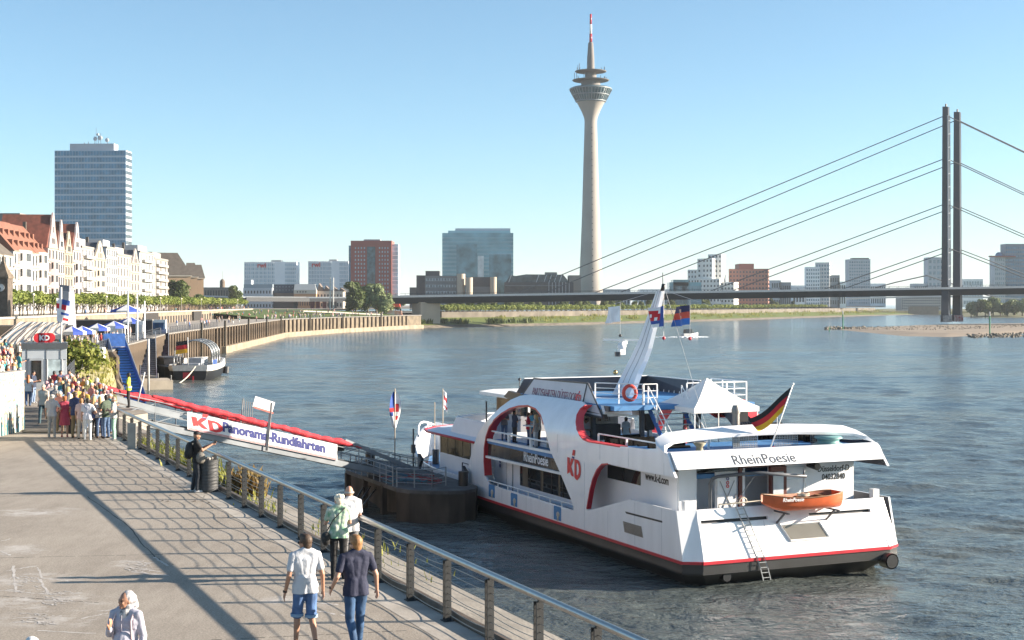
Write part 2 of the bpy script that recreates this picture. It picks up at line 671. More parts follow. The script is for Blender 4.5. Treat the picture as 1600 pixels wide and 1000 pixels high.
# chalk drawings: pale strokes on the asphalt
chalk = mat('chalk_strokes', (.52, .50, .48), .95, col2=(.36, .33, .30), scale=14)
b = MB()
rr = random.Random(9)
zc_ = [.0012]
def stroke(pts, wd):
    zc_[0] += .00004
    g_ = [GZ(x, y, WZ + zc_[0]) for x, y in pts]
    for p, q_ in zip(g_, g_[1:]):
        if rr.random() < .12:
            continue
        t = (q_ - p).normalized().cross(Vector((0, 0, 1))) * wd * rr.uniform(.5, 1.2)
        b.quad(p + t, q_ + t, q_ - t, p - t)
def wob(x0_, y0_, x1_, y1_, n=9, j=1.5):
    return [(x0_ + (x1_ - x0_) * i / n + rr.uniform(-j, j), y0_ + (y1_ - y0_) * i / n + rr.uniform(-j, j) * .5) for i in range(n + 1)]
for a_ in ((10, 892, 58, 884), (58, 884, 66, 903), (66, 903, 106, 908), (0, 922, 70, 928), (70, 928, 128, 926), (20, 884, 26, 925), (60, 903, 76, 928), (10, 940, 96, 938), (96, 938, 126, 930), (18, 966, 98, 962), (22, 972, 90, 972), (150, 955, 190, 952), (188, 876, 236, 880), (196, 886, 252, 893), (205, 893, 262, 899), (240, 870, 262, 884), (455, 925, 520, 928), (462, 938, 528, 945), (470, 950, 540, 962), (0, 860, 16, 868), (2, 845, 16, 842), (128, 966, 168, 958), (60, 985, 150, 990)):
    for k in range(2):
        stroke(wob(*a_), rr.uniform(.012, .03))
for (cx, cy, rx, ry) in ((40, 912, 34, 14), (92, 934, 30, 10), (60, 965, 40, 10), (220, 886, 26, 8)):
    for k in range(26):
        y = cy + rr.uniform(-ry, ry)
        x = cx + rr.uniform(-rx, rx) * .6
        stroke(wob(x - rr.uniform(4, 16), y, x + rr.uniform(4, 16), y + rr.uniform(-3, 3), 5, 2), rr.uniform(.008, .022))
o = b.build('chalk_drawing', chalk)
o['kind'] = 'stuff'
# ------------------------------------------------------------------ railing along the quay
rail = thing('railing', 'long steel railing with flat grey posts, slack wires and round handrail beside the asphalt', 'railing', Q(-3, 0))
post_m = mat('grey_rail_post', (.02, .022, .024), .6, vary=.35, scale=9)
def Lr(s, t, z):     # into the railing's own frame (no rotation)
    return QU * (s + 3) + QN * t + Vector((0, 0, z))
RH = 1.14
SP = 1.872
posts = [-3.0 + i * SP for i in range(-4, 22)]
off = (QO.xy - Vector((-1.585, 25.7))).length
pm = MB()
for dx in (-.045, .045):
    pm.box((0, dx, RH / 2 - .04), (.115, .026, RH - .10))
pm.box((0, 0, .01), (.18, .2, .02))
pm.box((.02, 0, RH - .07), (.05, .05, .10))
rzq = math.atan2(-QU.x, QU.y)
pme = pm.mesh('post', post_m)
for s in posts:
    inst(pme, 'post', rail, Lr(s, 0, 0), rzq)
h = MB()
h.tube([Lr(s, -.01, RH) for s in posts], .058, 12)
h.build('handrail', inox, rail, True)
wire_m = mat('rail_wire', (.30, .29, .27), .4, .8, vary=.1)
rnd = random.Random(4)
for k in range(8):
    z = .14 + k * .118
    b = MB()
    pts = []
    for i in range(len(posts) - 1):
        sag = rnd.uniform(.012, .05) * (1 if rnd.random() < .85 else -.3)
        lat = rnd.uniform(-.02, .02)
        for j in range(6):
            u = j / 6
            pts.append(Lr(posts[i] + SP * u, lat * math.sin(math.pi * u), z - sag * 4 * u * (1 - u)))
    b.tube(pts, .0065, 5)
    b.build('wire', wire_m, rail, True)
# ------------------------------------------------------------------ the excursion ship (x to starboard, y forward, z up)
SO = Vector((7.35, 59.4, 0))
SRZ = math.asin(.403)
ship = thing('excursion_ship', 'large white excursion ship with red KD mark and black hull moored at the pontoon', 'ship', SO, SRZ)
def SW(b_, a_, z_):
    return SO + Matrix.Rotation(SRZ, 3, 'Z') @ Vector((b_, a_, z_))
CB = 5.6
def hb(a):          # half beam on deck level
    if a < .45:
        return 4.85 + .75 * a / .45
    if a < 28:
        return 5.6
    t = (a - 28) / 17.0
    return 5.6 * max(0, 1 - t ** 2.3)
hullblack = mat('black_hull_paint', (.016, .017, .019), .45, vary=.35, scale=.8, bump=.05)
stn = [0, .2, .45, 2, 5, 10, 16, 22, 28, 31, 34, 37, 39.5, 41.5, 43, 44, 44.7, 45]
def hull_rings(levels):
    rings = []
    for a in stn:
        ring = []
        for (f, z, rake) in levels:
            aa = a - rake * max(0, (a - 36) / 9) + (.0 if a > .5 else max(0, f) * 1.2)
            ring.append((f, z, aa, hb(a)))
        rings.append(ring)
    return rings
def hull_surface(b, levels, cap=True):
    for side in (-1, 1):
        rings = []
        for ring in hull_rings(levels):
            rings.append([Vector((CB + side * h * (1 - f * .0) - side * f * min(h, .9), aa, z)) for f, z, aa, h in ring])
        if side > 0:
            rings = [r[::-1] for r in rings]
        b.loft(rings, closed=False)
    if cap:
        h = hb(0)
        lv = [(CB - h + f * .9, max(0, f) * 1.2, z) for f, z, r_ in levels]
        b.loft([[Vector((x, y, z)), Vector((2 * CB - x, y, z))] for x, y, z in lv], closed=False)
b = MB()
hull_surface(b, [(1.3, -.9, 3.5), (.85, -.1, 3.0), (.45, .3, 2.6), (.0, .60, 2.3), (-.02, .66, 2.3), (-.02, .72, 2.2), (.0, .76, 2.2), (0, 1.04, 1.9)])
b.build('hull', hullblack, ship, 30)
b = MB()
hull_surface(b, [(0, 1.035, 1.9), (-.07, 1.04, 1.9), (-.07, 1.16, 1.8), (0, 1.165, 1.8)], cap=False)
b.bar((CB - hb(0) - .03, -.02, 1.1), (CB + hb(0) + .03, -.02, 1.1), .09, .13)
b.build('rubbing_strake', red, ship)
b = MB()
b.tube([(2.0, .12, .42), (2.0, .5, .42)], .2, 14)
b.build('exhaust_outlet', black, ship, 40)
b = MB()
b.tube([(10.3, -.35, .55), (10.3, .25, .55)], .3, 14)
b.build('exhaust_outlet', black, ship, 40)
b = MB()
b.tube([(10.3, -.33, .55), (10.3, .2, .55)], .36, 14, cap=False)
b.build('outlet_ring', inox, ship, True)

# side shell outlines (y along ship, z up), drawn flat then bent inboard above 5.6 m
arch_in = [(21.4, 2.0), (22.05, 2.4), (22.2, 3.2), (22.15, 3.95), (21.9, 4.6), (21.45, 5.15), (20.7, 5.65), (19.75, 6.05), (18.6, 6.4), (17.4, 6.62), (16.17, 6.72), (15.2, 6.62), (14.55, 6.33), (14.25, 5.9), (13.45, 4.6), (12.4, 3.7), (10.75, 2.12), (10.75, 1.95), (12, 1.88)]
shell = [(.42, 1.1), (25.0, 1.1), (24.95, 1.9), (24.3, 3.0), (23.7, 3.9), (23.0, 4.7), (22.25, 5.2), (21.2, 5.75), (19.9, 6.35), (18.5, 6.85), (17.2, 7.15), (15.8, 7.3), (12.5, 7.32), (9.6, 7.3), (9.3, 7.2), (9.9, 6.95), (10.35, 6.6), (10.5, 6.25), (10.45, 5.95), (10.2, 5.68), (9.8, 5.5), (9.2, 5.45), (6, 5.5), (3.55, 5.6), (2.6, 5.72), (1.75, 5.6), (1.1, 4.62), (4, 4.58), (7.2, 4.58), (7.8, 4.5), (8.3, 4.2), (8.7, 3.75), (9.0, 3.2), (9.38, 2.12), (8.6, 2.3), (5.1, 3.2), (.95, 3.22), (.7, 2.2)]
def bend(z):
    t = max(0, z - 5.45)
    return .28 * t * t + .12 * t
def side_shell(name, mirror, mats):
    cuts = [((0, z), (0, 1)) for z in (5.45, 5.75, 6.05, 6.3, 6.55, 6.8, 7.05)] + [((a, 0), (1, 0)) for a in (4, 8, 12, 16, 20)]
    vs, fs = poly2d([shell, arch_in], 0, cuts)
    P = []
    for v in vs:
        x = bend(v.y)
        if v.x < 3.6 and v.y > 4.9:
            x += .0
        P.append(Vector((x, v.x + 2.2 * x, v.y - .15 * x)))
    n = len(P)
    inner = [p + Vector((.10, 0, -.02 if p.z > 5.6 else 0)) for p in P]
    allv = P + inner
    def mir(v):
        return Vector((2 * CB - v.x, v.y, v.z)) if mirror else v
    allv = [mir(v) for v in allv]
    b = MB()
    edge = {}
    for f in fs:
        for i in range(len(f)):
            e = (f[i], f[(i + 1) % len(f)])
            edge[e] = 1
    b.mi = 0
    o1 = [f if mirror else f[::-1] for f in fs]
    b.add(allv, o1)
    b.mi = 1
    fi = [tuple(i + n for i in (f[::-1] if mirror else f)) for f in fs]
    b.f += fi
    b.m += [1] * len(fi)
    b.mi = 0
    rim = [(e[0], e[1], e[1] + n, e[0] + n) for e in edge if (e[1], e[0]) not in edge]
    b.f += rim
    b.m += [0] * len(rim)
    bm = bmesh.new()
    o = b.build(name, mats, ship, 40)
    return o
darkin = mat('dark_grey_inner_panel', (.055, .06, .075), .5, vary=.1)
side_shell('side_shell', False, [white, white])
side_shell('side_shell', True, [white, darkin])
def reveal(poly, name, m, b0=-.012, b1=.42, th=.05, mirror=False, parent=None):
    """a band along an edge in the side plane, seen as the coloured inside of an opening"""
    b = MB()
    rings = []
    for i, (y, z) in enumerate(poly):
        p, q = poly[max(i - 1, 0)], poly[min(i + 1, len(poly) - 1)]
        t = Vector((q[0] - p[0], q[1] - p[1])).normalized()
        nn = Vector((-t.y, t.x))
        x = bend(z)
        y, z = y + 2.2 * x, z - .15 * x
        ring = [(x + b0, y, z), (x + b0, y + nn.x * th, z + nn.y * th), (x + b1, y + nn.x * th, z + nn.y * th), (x + b1, y, z)]
        if mirror:
            ring = [(2 * CB - u[0], u[1], u[2]) for u in ring]
        rings.append([Vector(u) for u in ring])
    b.loft(rings, cap=True)
    return b.build(name, m, parent or ship, 30)
reveal(arch_in[1:14], 'arch_trim', red, th=.10)
reveal([(9.34, 2.2), (9.0, 3.15), (8.7, 3.7), (8.3, 4.15), (7.8, 4.45), (7.2, 4.54)], 'recess_trim', red, th=-.08, b1=.22)
reveal([(9.35, 7.1), (9.9, 6.9), (10.32, 6.58), (10.46, 6.25), (10.42, 5.95), (10.15, 5.7), (9.75, 5.52), (9.2, 5.46), (6.0, 5.51)], 'arch_trim', mat('bright_red_paint', (.66, .06, .07), .4, vary=.05), th=.06, b1=.4)
for pl in ([(9.35, 7.1), (9.9, 6.9), (10.32, 6.58), (10.46, 6.25), (10.42, 5.95), (10.15, 5.7), (9.75, 5.52), (9.2, 5.46), (6.0, 5.51)], arch_in[3:14]):
    reveal(pl, 'arch_trim', mat('bright_red_paint', (0, 0, 0)), th=.08, b1=.7, mirror=True)

# transom, slanting in towards the top
b = MB()
def TR(x, z):      # point on the transom
    return Vector((x, .75 * (z - 1.1) / 2.12 - .0, z))
def tpanel(b, pts, th=.12):
    b.prism([TR(x, z) for x, z in pts], (0, th, 0))
hx = CB + 4.82
L_, R_ = CB - 4.82, hx
tpanel(b, [(L_, 1.16), (R_, 1.16), (R_ - .35, 2.66), (L_ + .05, 2.66)])
tpanel(b, [(L_ + .05, 2.66), (L_ + .2, 2.66), (L_ + .2, 2.80), (L_ + .05, 2.80)])
tpanel(b, [(4.35, 2.66), (6.5, 2.66), (6.5, 2.80), (4.35, 2.80)])
tpanel(b, [(R_ - .6, 2.66), (R_ - .35, 2.66), (R_ - .4, 2.80), (R_ - .6, 2.80)])
tpanel(b, [(L_ + .05, 2.80), (R_ - .4, 2.80), (R_ - .5, 3.24), (8.0, 3.24), (7.0, 3.05), (5.0, 3.05), (4.4, 3.24), (L_ + .1, 3.24)])
for sd in (0, 1):      # chamfered stern corners
    xe = .1 if sd == 0 else .5
    f = (lambda x: x) if sd == 0 else (lambda x: 2 * CB - x)
    b.quad(Vector((f(0), .42, 1.16)), Vector((f(L_), 0, 1.16)), Vector((f(L_ + xe), .757, 3.24)), Vector((f(xe - .1), .95, 3.22)))
    b.quad(Vector((f(0.1), .52, 1.16)), Vector((f(L_), .12, 1.16)), Vector((f(L_ + xe), .87, 3.24)), Vector((f(xe), 1.05, 3.22)))
    b.quad(Vector((f(L_ + xe), .757, 3.24)), Vector((f(L_ + xe), .87, 3.24)), Vector((f(xe), 1.05, 3.22)), Vector((f(xe - .1), .95, 3.22)))
b.build('transom', white, ship)
b = MB()
for k in range(16):
    z = 1.80 + k * .037
    xs0, xs1 = 4.95 + (2.4 - z) * .55, 6.95 + (2.4 - z) * .45
    b.bar(TR(xs0, z) - Vector((0, .03, 0)), TR(xs1, z) - Vector((0, .03, 0)), .02, .028)
b.build('vent_louvre', mat('grey_louvre', (.22, .21, .19), .5, .3), ship)
b = MB()
c4 = [(4.85, 2.44), (6.9, 2.44), (7.3, 1.74), (5.25, 1.74)]
for i in range(4):
    b.bar(TR(*c4[i]) - Vector((0, .03, 0)), TR(*c4[(i + 1) % 4]) - Vector((0, .03, 0)), .09, .07)
b.build('vent_frame', white2, ship)
b = MB()
b.prism([TR(L_ + .2, 2.6) + Vector((0, .16, 0)), TR(R_ - .6, 2.6) + Vector((0, .16, 0)), TR(R_ - .6, 2.86) + Vector((0, .16, 0)), TR(L_ + .2, 2.86) + Vector((0, .16, 0))], (0, .02, 0))
b.build('slot_dark_strip', black, ship)  # black backing behind the transom slots, paints the shade inside them
b = MB()      # port side louvre and a black strip painting a slot's dark inside
for k in range(12):
    z = 1.68 + k * .04
    b.box((-.012, 4.77 + (z - 1.9) * .35, z), (.03, 1.7, .026))
b.build('vent_louvre', mat('grey_louvre', (0, 0, 0)), ship)
b = MB()
b.prism([(-.01, 5.4, 2.52), (-.01, 2.15, 2.56), (-.01, 2.15, 2.64), (-.01, 5.5, 2.60)], (.02, 0, 0))
b.build('slot_dark_strip', black, ship)
# fairlead openings low in the side
for y0_, z0_ in ((21.0, 1.32), (17.95, 1.22), (12.6, 1.22)):
    vs, fs = poly2d([[(y0_ + .42, z0_), (y0_ + .42, z0_ + .62), (y0_ + .36, z0_ + .68), (y0_ - .36, z0_ + .68), (y0_ - .42, z0_ + .62), (y0_ - .42, z0_)]], .02)
    b = MB()
    b.add([Vector((-.015 + v.z, v.x, v.y)) for v in vs], fs)
    f = b.build('fairlead', deckblue, ship)
    b = MB()
    b.ball((-.03, y0_ - .1, z0_ + .3), (.05, .16, .14), 10)
    b.tube([(-.03, y0_ - .1, z0_), (-.03, y0_ - .1, z0_ + .25)], .05, 8)
    b.build('bollard', mat('cream_bollard', (.5, .45, .36), .5), f, True)

# decks
def plate(name, m, pts, z, th=.12):
    b = MB()
    b.prism([(x, y, z - th) for x, y in pts], (0, 0, th))
    return b.build(name, m, ship)
plate('main_deck', deckblue, [(.12, .9), (.9, .7), (10.1, .7), (10.88, .9), (10.88, 28), (9.6, 35), (7.6, 40), (5.5, 43), (3.4, 40), (1.4, 35), (.12, 28)], 1.55)
plate('aft_deck', deckblue, [(.12, 9.9), (1.4, 9.9), (1.4, 3.1), (10.3, 3.1), (11.0, 3.4), (10.88, 22), (.12, 22)], 4.42, .2)
plate('sun_deck', deckblue, [(1.5, 9.4), (9.5, 9.4), (9.5, 20.5), (1.5, 20.5)], 7.05, .22)

# lower cabin: wall behind the arch and behind the recess, aft wall with doors
cab = mat('cabin_white', (.72, .74, .77), .45, vary=.03, scale=1)
b = MB()
b.box((1.3, 13.3, 3.1), (.12, 20.6, 3.0))
b.box((9.7, 13.3, 3.1), (.12, 20.6, 3.0))
b.box((5.5, 23.6, 3.1), (8.3, .12, 3.0))
# aft wall in pieces so the doorways are open
for xa, xb, za, zb in ((1.3, 2.2, 1.6, 4.75), (2.2, 3.2, 4.5, 4.75), (3.2, 4.72, 1.6, 4.75), (4.72, 6.0, 4.62, 4.75), (6.0, 10.7, 1.6, 4.75)):
    b.box(((xa + xb) / 2, 3.0, (za + zb) / 2), (xb - xa, .1, zb - za))
b.box((5.9, 4.8, 3.1), (8.0, .1, 3.0))
b.build('cabin', cab, ship)
def window(cx, y0_, y1_, z0_, z1_, panes, x, name='window', poly=None):
    b = MB()
    if poly:
        vs, fs = poly2d([poly], .02)
        b.add([Vector((x - v.z, v.x, v.y)) for v in vs], fs)
    else:
        b.box((x - .01, (y0_ + y1_) / 2, (z0_ + z1_) / 2), (.03, y1_ - y0_, z1_ - z0_))
    o = b.build(name, glassdark, ship)
    for k in range(1, panes):
        b = MB()
        y = y0_ + (y1_ - y0_) * k / panes
        b.box((x - .035, y, (z0_ + z1_) / 2), (.03, .06, z1_ - z0_))
        b.build('mullion', black, o)
    return o
window(0, 13.1, 19.9, 2.05, 3.28, 5, 1.235, poly=None)
window(0, 6.3, 9.55, 3.62, 4.26, 2, 1.235)
for y, wd in ((19.2, .7), (17.0, .25), (14.9, .2)):      # tan blinds behind the saloon panes
  b = MB()
  b.box((1.21, y, 2.66), (.012, wd, 1.16))
  b.build('blind', mat('tan_blind', (.12, .10, .07), .6), ship)
# door with a porthole, steps and a slanted handrail behind the arch
b = MB()
b.box((1.215, 21.3, 2.35), (.05, .75, 1.7))
d = b.build('door', white2, ship)
b = MB()
for dy in (-.4, .4):
    b.box((1.21, 21.3 + dy, 2.35), (.045, .03, 1.75))
b.build('door_frame', steel, d)
b = MB()
b.ball((1.18, 22.6, 2.85), (.02, .12, .12), 10)
b.ball((1.18, 22.6, 3.1), (.02, .12, .12), 10)
b.build('notice', mat('notice_print', (.1, .12, .3), .5), d)
b = MB()
for k in range(5):
    b.box((.75, 23.2 - k * .04, 1.75 + k * .24), (.5, .22, .03))
for dx in (-.27, .27):
    b.bar((.75 + dx, 23.3, 1.55), (.75 + dx, 23.0, 3.1), .05)
b.bar((.6, 23.0, 3.1), (.6, 22.0, 2.1), .05)
b.build('steps', white2, ship)
# dark name band between the decks with white trims
band_m = mat('dark_name_band', (.05, .047, .045), .12, vary=.6, scale=.8, stretch=(1, 1, .3))
b = MB()
b.prism([(.2, 22.05, 3.5), (.2, 12.2, 3.62), (.2, 13.15, 4.42), (.2, 21.95, 4.36)], (.1, 0, 0))
band = b.build('name_band', band_m, ship)
b = MB()
b.bar((.14, 22.05, 3.46), (.14, 12.15, 3.56), .16, .12)
b.bar((.14, 21.95, 4.42), (.14, 13.2, 4.5), .16, .13)
b.build('band_trim', white2, band)
text('RheinPoesie', .74, (.185, 17.15, 3.72), (0, -1, .008), (0, 0, 1), textwhite, band, bold=.008, squash=.84)
# railings: bulwark rail low, arch rail
def rail_run(pts, h, posts_every, m, name, bars=2, r=.03, parent=ship, post_r=.035):
    b = MB()
    for k in range(bars):
        b.tube([Vector(p) + Vector((0, 0, h * (k + 1) / bars)) for p in pts], r if k == bars - 1 else r * .7, 6)
    for i in range(len(pts) - 1):
        p, q_ = Vector(pts[i]), Vector(pts[i + 1])
        n = max(1, round((q_ - p).length / posts_every))
        for k in range(n + (1 if i == len(pts) - 2 else 0)):
            c = p.lerp(q_, k / n)
            b.bar(c, c + Vector((0, 0, h)), post_r * 1.6)
    return b.build(name, m, parent)
rail_run([(.06, 21.6, 1.93), (.06, 10.9, 1.93)], .26, 1.3, white2, 'bulwark_rail', 1)
rail_run([(.22, 22.0, 4.48), (.22, 13.4, 4.52)], .45, 2.6, white2, 'arch_rail', 1, post_r=.08, r=.05)
b = MB()
b.prism([(.05, 22.1, 1.1), (.05, 10.6, 1.1), (.05, 10.6, 1.93), (.05, 21.7, 1.99)], (.06, 0, 0))
b.build('bulwark', white, ship)
kd_logo(.86, (-.02, 11.45, 3.62), (0, -1, -.02), (0, .0, 1), redlogo, navy, ship)
text('www.k-d.com', .52, (1.23, 5.85, 3.96), (0, -1, -.015), (0, 0, 1), black, ship, bold=.008, squash=.72)


seam = mat('plate_seam', (.50, .52, .55), .4)
for a_, z0_, z1_ in ((2.2, 1.2, 3.2), (4.6, 1.2, 3.1), (7.2, 1.2, 2.4), (9.6, 1.2, 4.4), (12.6, 4.6, 5.5), (13.2, 1.2, 1.9), (16.4, 1.2, 1.9), (19.6, 1.2, 1.9), (2.0, 4.65, 5.5), (5.2, 4.65, 5.45), (8.0, 4.7, 5.45), (24.0, 1.2, 3.2)):
    b = MB()
    b.bar((-.003, a_, z0_), (-.003, a_, z1_), .012, .014)
    b.build('plate_seam', seam, ship)
for x in (2.2, 4.1, 7.6, 9.2):
    b = MB()
    b.bar(TR(x, 1.2) - Vector((0, .002, 0)), TR(x, 2.62) - Vector((0, .002, 0)), .014, .012)
    b.build('plate_seam', seam, ship)
# ------------------------------------------------------------------ ship, upper works
b = MB()
b.prism([(.16, 1.1, 4.94), (.16, 1.7, 5.62), (.16, 2.0, 5.62), (.16, 1.5, 4.94)], (10.88, 0, 0))
fascia = b.build('stern_fascia', white, ship)
text('RheinPoesie', .72, (3.0, 1.164, 5.026), (1, 0, 0), (0, .60, .68), textgrey, fascia, bold=.004, ext=.004, squash=.93)
plate('stern_platform', deckblue, [(.2, 1.65), (10.9, 1.65), (10.9, 6.4), (.2, 6.4)], 5.45, .4)
path = [(-.02, 1.13, 4.68), (-.02, 1.55, 5.16), (.0, 2.1, 5.67), (.22, 2.6, 5.98), (.8, 2.9, 6.15), (2.0, 3.0, 6.24), (3.8, 3.05, 6.32), (5.5, 3.05, 6.35), (7.40, 3.05, 6.32), (9.20, 3.0, 6.24), (10.40, 2.9, 6.15), (10.98, 2.6, 5.98), (11.20, 2.1, 5.67), (11.22, 1.55, 5.16), (11.22, 1.13, 4.68)]
b = MB()
rings = []
for i, p in enumerate(path):
    p = Vector(p)
    e = min(i, len(path) - 1 - i)
    side = -1 if i < 7 else 1
    ny_, nz_ = (.18, .16)
    if e < 3:
        ring = [p + Vector((0, -.12, -.06)), p + Vector((0, .62, .22)), p + Vector((-side * .12, .62, .22)), p + Vector((-side * .12, -.12, -.06))]
        if side > 0:
            pass
    elif e == 3:
        ring = [p + Vector((-.02 * -side, -.28, -.12)), p + Vector((0, .55, .12)), p + Vector((-side * .14, .55, .0)), p + Vector((-side * .14, -.26, -.24))]
    else:
        ring = [p + Vector((0, -.42, -.14)), p + Vector((0, .45, .16)), p + Vector((0, .47, .02)), p + Vector((0, -.36, -.26))]
    rings.append(ring)
b.loft(rings, cap=True)
b.build('stern_beam', white, ship, 50)
# mesh panels and clutter under the beam
for x in (4.2, 6.4, 8.4):
    b = MB()
    for k in range(15):
        b.bar((x + k * .09, 3.1, 5.46), (x + k * .09, 3.1, 6.0), .018)
    for k in range(7):
        b.bar((x, 3.1, 5.48 + k * .085), (x + 1.28, 3.1, 5.48 + k * .085), .018)
    b.build('mesh_panel', steel, ship)
b = MB()
b.lathe([(.0, 0), (.26, .0), (.16, .22), (.14, .32), (.3, .5), (.0, .5)], 14, (1.9, 2.2, 5.42))
b.build('ventilator', mat('olive_ventilator', (.2, .18, .12), .6), ship, True)
b = MB()
b.lathe([(.0, 0), (.7, .0), (.75, .14), (.5, .22), (.5, .36), (.66, .42), (.6, .5), (0, .5)], 20, (9.0, 2.6, 5.42))
b.build('capstan', mat('teal_capstan', (.15, .3, .3), .4), ship, True)
b = MB()
b.ball((5.6, 2.0, 5.45), (.16, .16, .2), 10)
b.tube([(4.2, 2.6, 5.5), (5.55, 2.0, 5.35)], .03, 6)
b.build('hydrant', red, ship, True)
# silver exhaust pipe, stern flag
b = MB()
b.lathe([(.17, 0), (.17, 1.75), (.2, 1.76), (.21, 1.95), (.14, 2.15), (0, 2.15)], 18, (5.05, 4.2, 5.2))
b.build('funnel_pipe', mat('brushed_pipe', (.22, .21, .20), .45, .6, vary=.2, stretch=(6, 6, .3)), ship, 40)
def flag_mesh(w_, h_, nu, nv, wav, seed, droop=0.0):
    """cloth hanging from x=0: vertices (u along the fly, v down the hoist)"""
    rr = random.Random(seed)
    ph = rr.uniform(0, 6)
    vs = []
    for i in range(nu + 1):
        u = i / nu
        for j in range(nv + 1):
            v = j / nv
            y = wav * (u ** .7) * math.sin(u * 7 + ph + v * 1.6)
            vs.append(Vector((u * w_ * (1 - droop * .5), y, -v * h_ - droop * u * h_ * (1 + .3 * v) + .05 * wav * math.sin(9 * u))))
    fs = [(i * (nv + 1) + j, (i + 1) * (nv + 1) + j, (i + 1) * (nv + 1) + j + 1, i * (nv + 1) + j + 1) for i in range(nu) for j in range(nv)]
    return vs, fs
fblack, fred, fgold = mat('flag_black', (.012, .012, .014), .8), mat('flag_red', (.55, .02, .03), .8), mat('flag_gold', (.8, .42, .02), .8)
fwhite, fblue = mat('flag_white', (.75, .76, .78), .8), mat('flag_blue', (.03, .08, .32), .8)
def flag_obj(name, label, staff, v0, xdir, ydir, vs, fs, mats, mi, group=None):
    """flag on its staff: cloth placed by an origin and two directions"""
    t = thing(name, label, 'flag', staff[0], 0, group)
    st = MB()
    st.tube([Vector(p) - Vector(staff[0]) for p in staff], .022, 6)
    st.build('flag_staff', white2, t, True)
    b = MB()
    xdir, ydir = Vector(xdir).normalized(), Vector(ydir).normalized()
    zd = ydir.cross(xdir)
    o = Vector(v0) - Vector(staff[0])
    b.v = [tuple(o + xdir * v.x + zd * v.y - ydir * v.z * -1) for v in vs]
    b.f = list(fs)
    b.m = [mi(i) for i in range(len(fs))]
    b.build('flag_cloth', mats, t, True)
    return t
# German ensign on a slanted staff, cloth streaming down and to the left
p0, p1 = SW(5.3, 2.0, 5.25), SW(6.65, 2.0, 8.4)
vs, fs = [], []
N = 14
for i in range(N + 1):          # i along the hang, j across the three stripes
    u = i / N
    for j in range(7):
        v = j / 6
        sp = p1.lerp(p0, .03 + .36 * v)
        wv = .14 * math.sin(u * 8 + v * 2) * u
        tgt = sp + Vector((-1.95 * u * (1 - .42 * v) + 1.0 * 0, wv + .1 * u, (-1.45 - .3 * math.sin(3 * u)) * u + .62 * u * v * (1.0)))
        vs.append(tgt)
fs = [(i * 7 + j, (i + 1) * 7 + j, (i + 1) * 7 + j + 1, i * 7 + j + 1) for i in range(N) for j in range(6)]
ens = thing('flag', 'black red and gold flag drooping from a slanted staff above the ship stern', 'flag', p0)
b = MB()
b.tube([(0, 0, 0), p1 - p0], .03, 8)
b.ball(p1 - p0, .06, 8)
b.build('flag_staff', white2, ens, True)
b = MB()
b.v = [tuple(v - p0) for v in vs]
b.f = fs
b.m = [(i % 6) // 2 for i in range(len(fs))]
b.build('flag_cloth', [fblack, fred, fgold], ens, True)

# aft wall fittings
b = MB()
b.box((3.4, 2.93, 4.62), (2.4, .06, .22))
b.build('strip_window', glassdark, ship)
b = MB()
b.box((3.72, 2.9, 3.1), (.98, .06, 2.6))
dr = b.build('door', cab, ship)
b = MB()
b.bar((3.35, 2.85, 2.6), (4.1, 2.85, 4.1), .03)
b.bar((4.1, 2.85, 2.6), (3.35, 2.85, 4.1), .03)
b.box((4.17, 2.85, 3.4), (.04, .05, .2))
b.build('door_brace', steel, dr)
for z in (4.2, 4.02, 3.86):
    b = MB()
    b.lathe([(.045, 0), (.075, 0), (.075, .02), (.045, .02)], 14, (0, 0, 0), cap=False)
    o = b.build('notice', navy if z > 4.1 else redlogo, dr)
    o.location = (3.75, 2.86, z)
    o.rotation_euler = (R(90), 0, 0)
b = MB()
b.bar((4.43, 2.9, 1.6), (4.43, 2.9, 4.75), .16, .14)
b.bar((6.05, 2.9, 1.6), (6.05, 2.9, 4.75), .12, .14)
b.bar((4.43, 2.9, 4.7), (6.8, 2.9, 4.7), .14, .12)
b.build('door_frame', mat('maroon_frame', (.10, .018, .015), .5), ship)
b = MB()
b.box((6.35, 2.7, 3.6), (.85, .06, 2.1))
dr = b.build('door', mat('maroon_frame', (0, 0, 0)), ship)
b = MB()
b.box((6.3, 2.65, 3.85), (.55, .05, 1.1))
b.build('door_glass', mat('milky_pane', (.55, .6, .63), .3), dr)
b = MB()
b.box((7.2, 2.85, 3.4), (.75, .1, 1.2))
b.build('locker', white2, ship)
b = MB()
b.bar((7.9, 2.92, 2.6), (7.9, 2.92, 4.5), .05, .04)
b.bar((6.9, 2.92, 4.5), (7.9, 2.92, 4.5), .05, .04)
b.build('door_frame', white2, ship)
b = MB()
b.box((8.1, 2.93, 3.32), (.16, .03, .09))
b.build('notice', mat('teal_print', (.05, .28, .26), .5), ship)
b = MB()
b.tube([(8.15, 2.95, 4.62), (8.2, 2.3, 4.58)], .16, 14, rad=[.12, .17])
b.build('siren', black, ship, 40)
text('Düsseldorf-D', .38, (8.66, 2.94, 4.26), (1, 0, 0), (0, 0, 1), black, ship, bold=.006, squash=.86)
text('04032840', .38, (8.9, 2.94, 3.88), (1, 0, 0), (0, 0, 1), black, ship, bold=.006, squash=.86)
# crane over the stern
b = MB()
b.tube([(2.5, 2.3, 1.6), (2.5, 2.3, 4.1), (2.58, 2.25, 4.32), (2.75, 2.1, 4.42), (4.4, 1.5, 4.58), (6.35, .55, 4.43)], .075, 10)
b.tube([(6.25, .6, 4.7), (6.25, .6, 4.5)], .04, 6)
b.tube([(6.25, .6, 4.5), (6.1, .25, 3.9)], .01, 4)
b.tube([(3.0, 2.0, 2.6), (4.4, 1.5, 4.55)], .012, 4)
b.build('crane', mat('crane_grey', (.11, .12, .135), .45), ship, True)
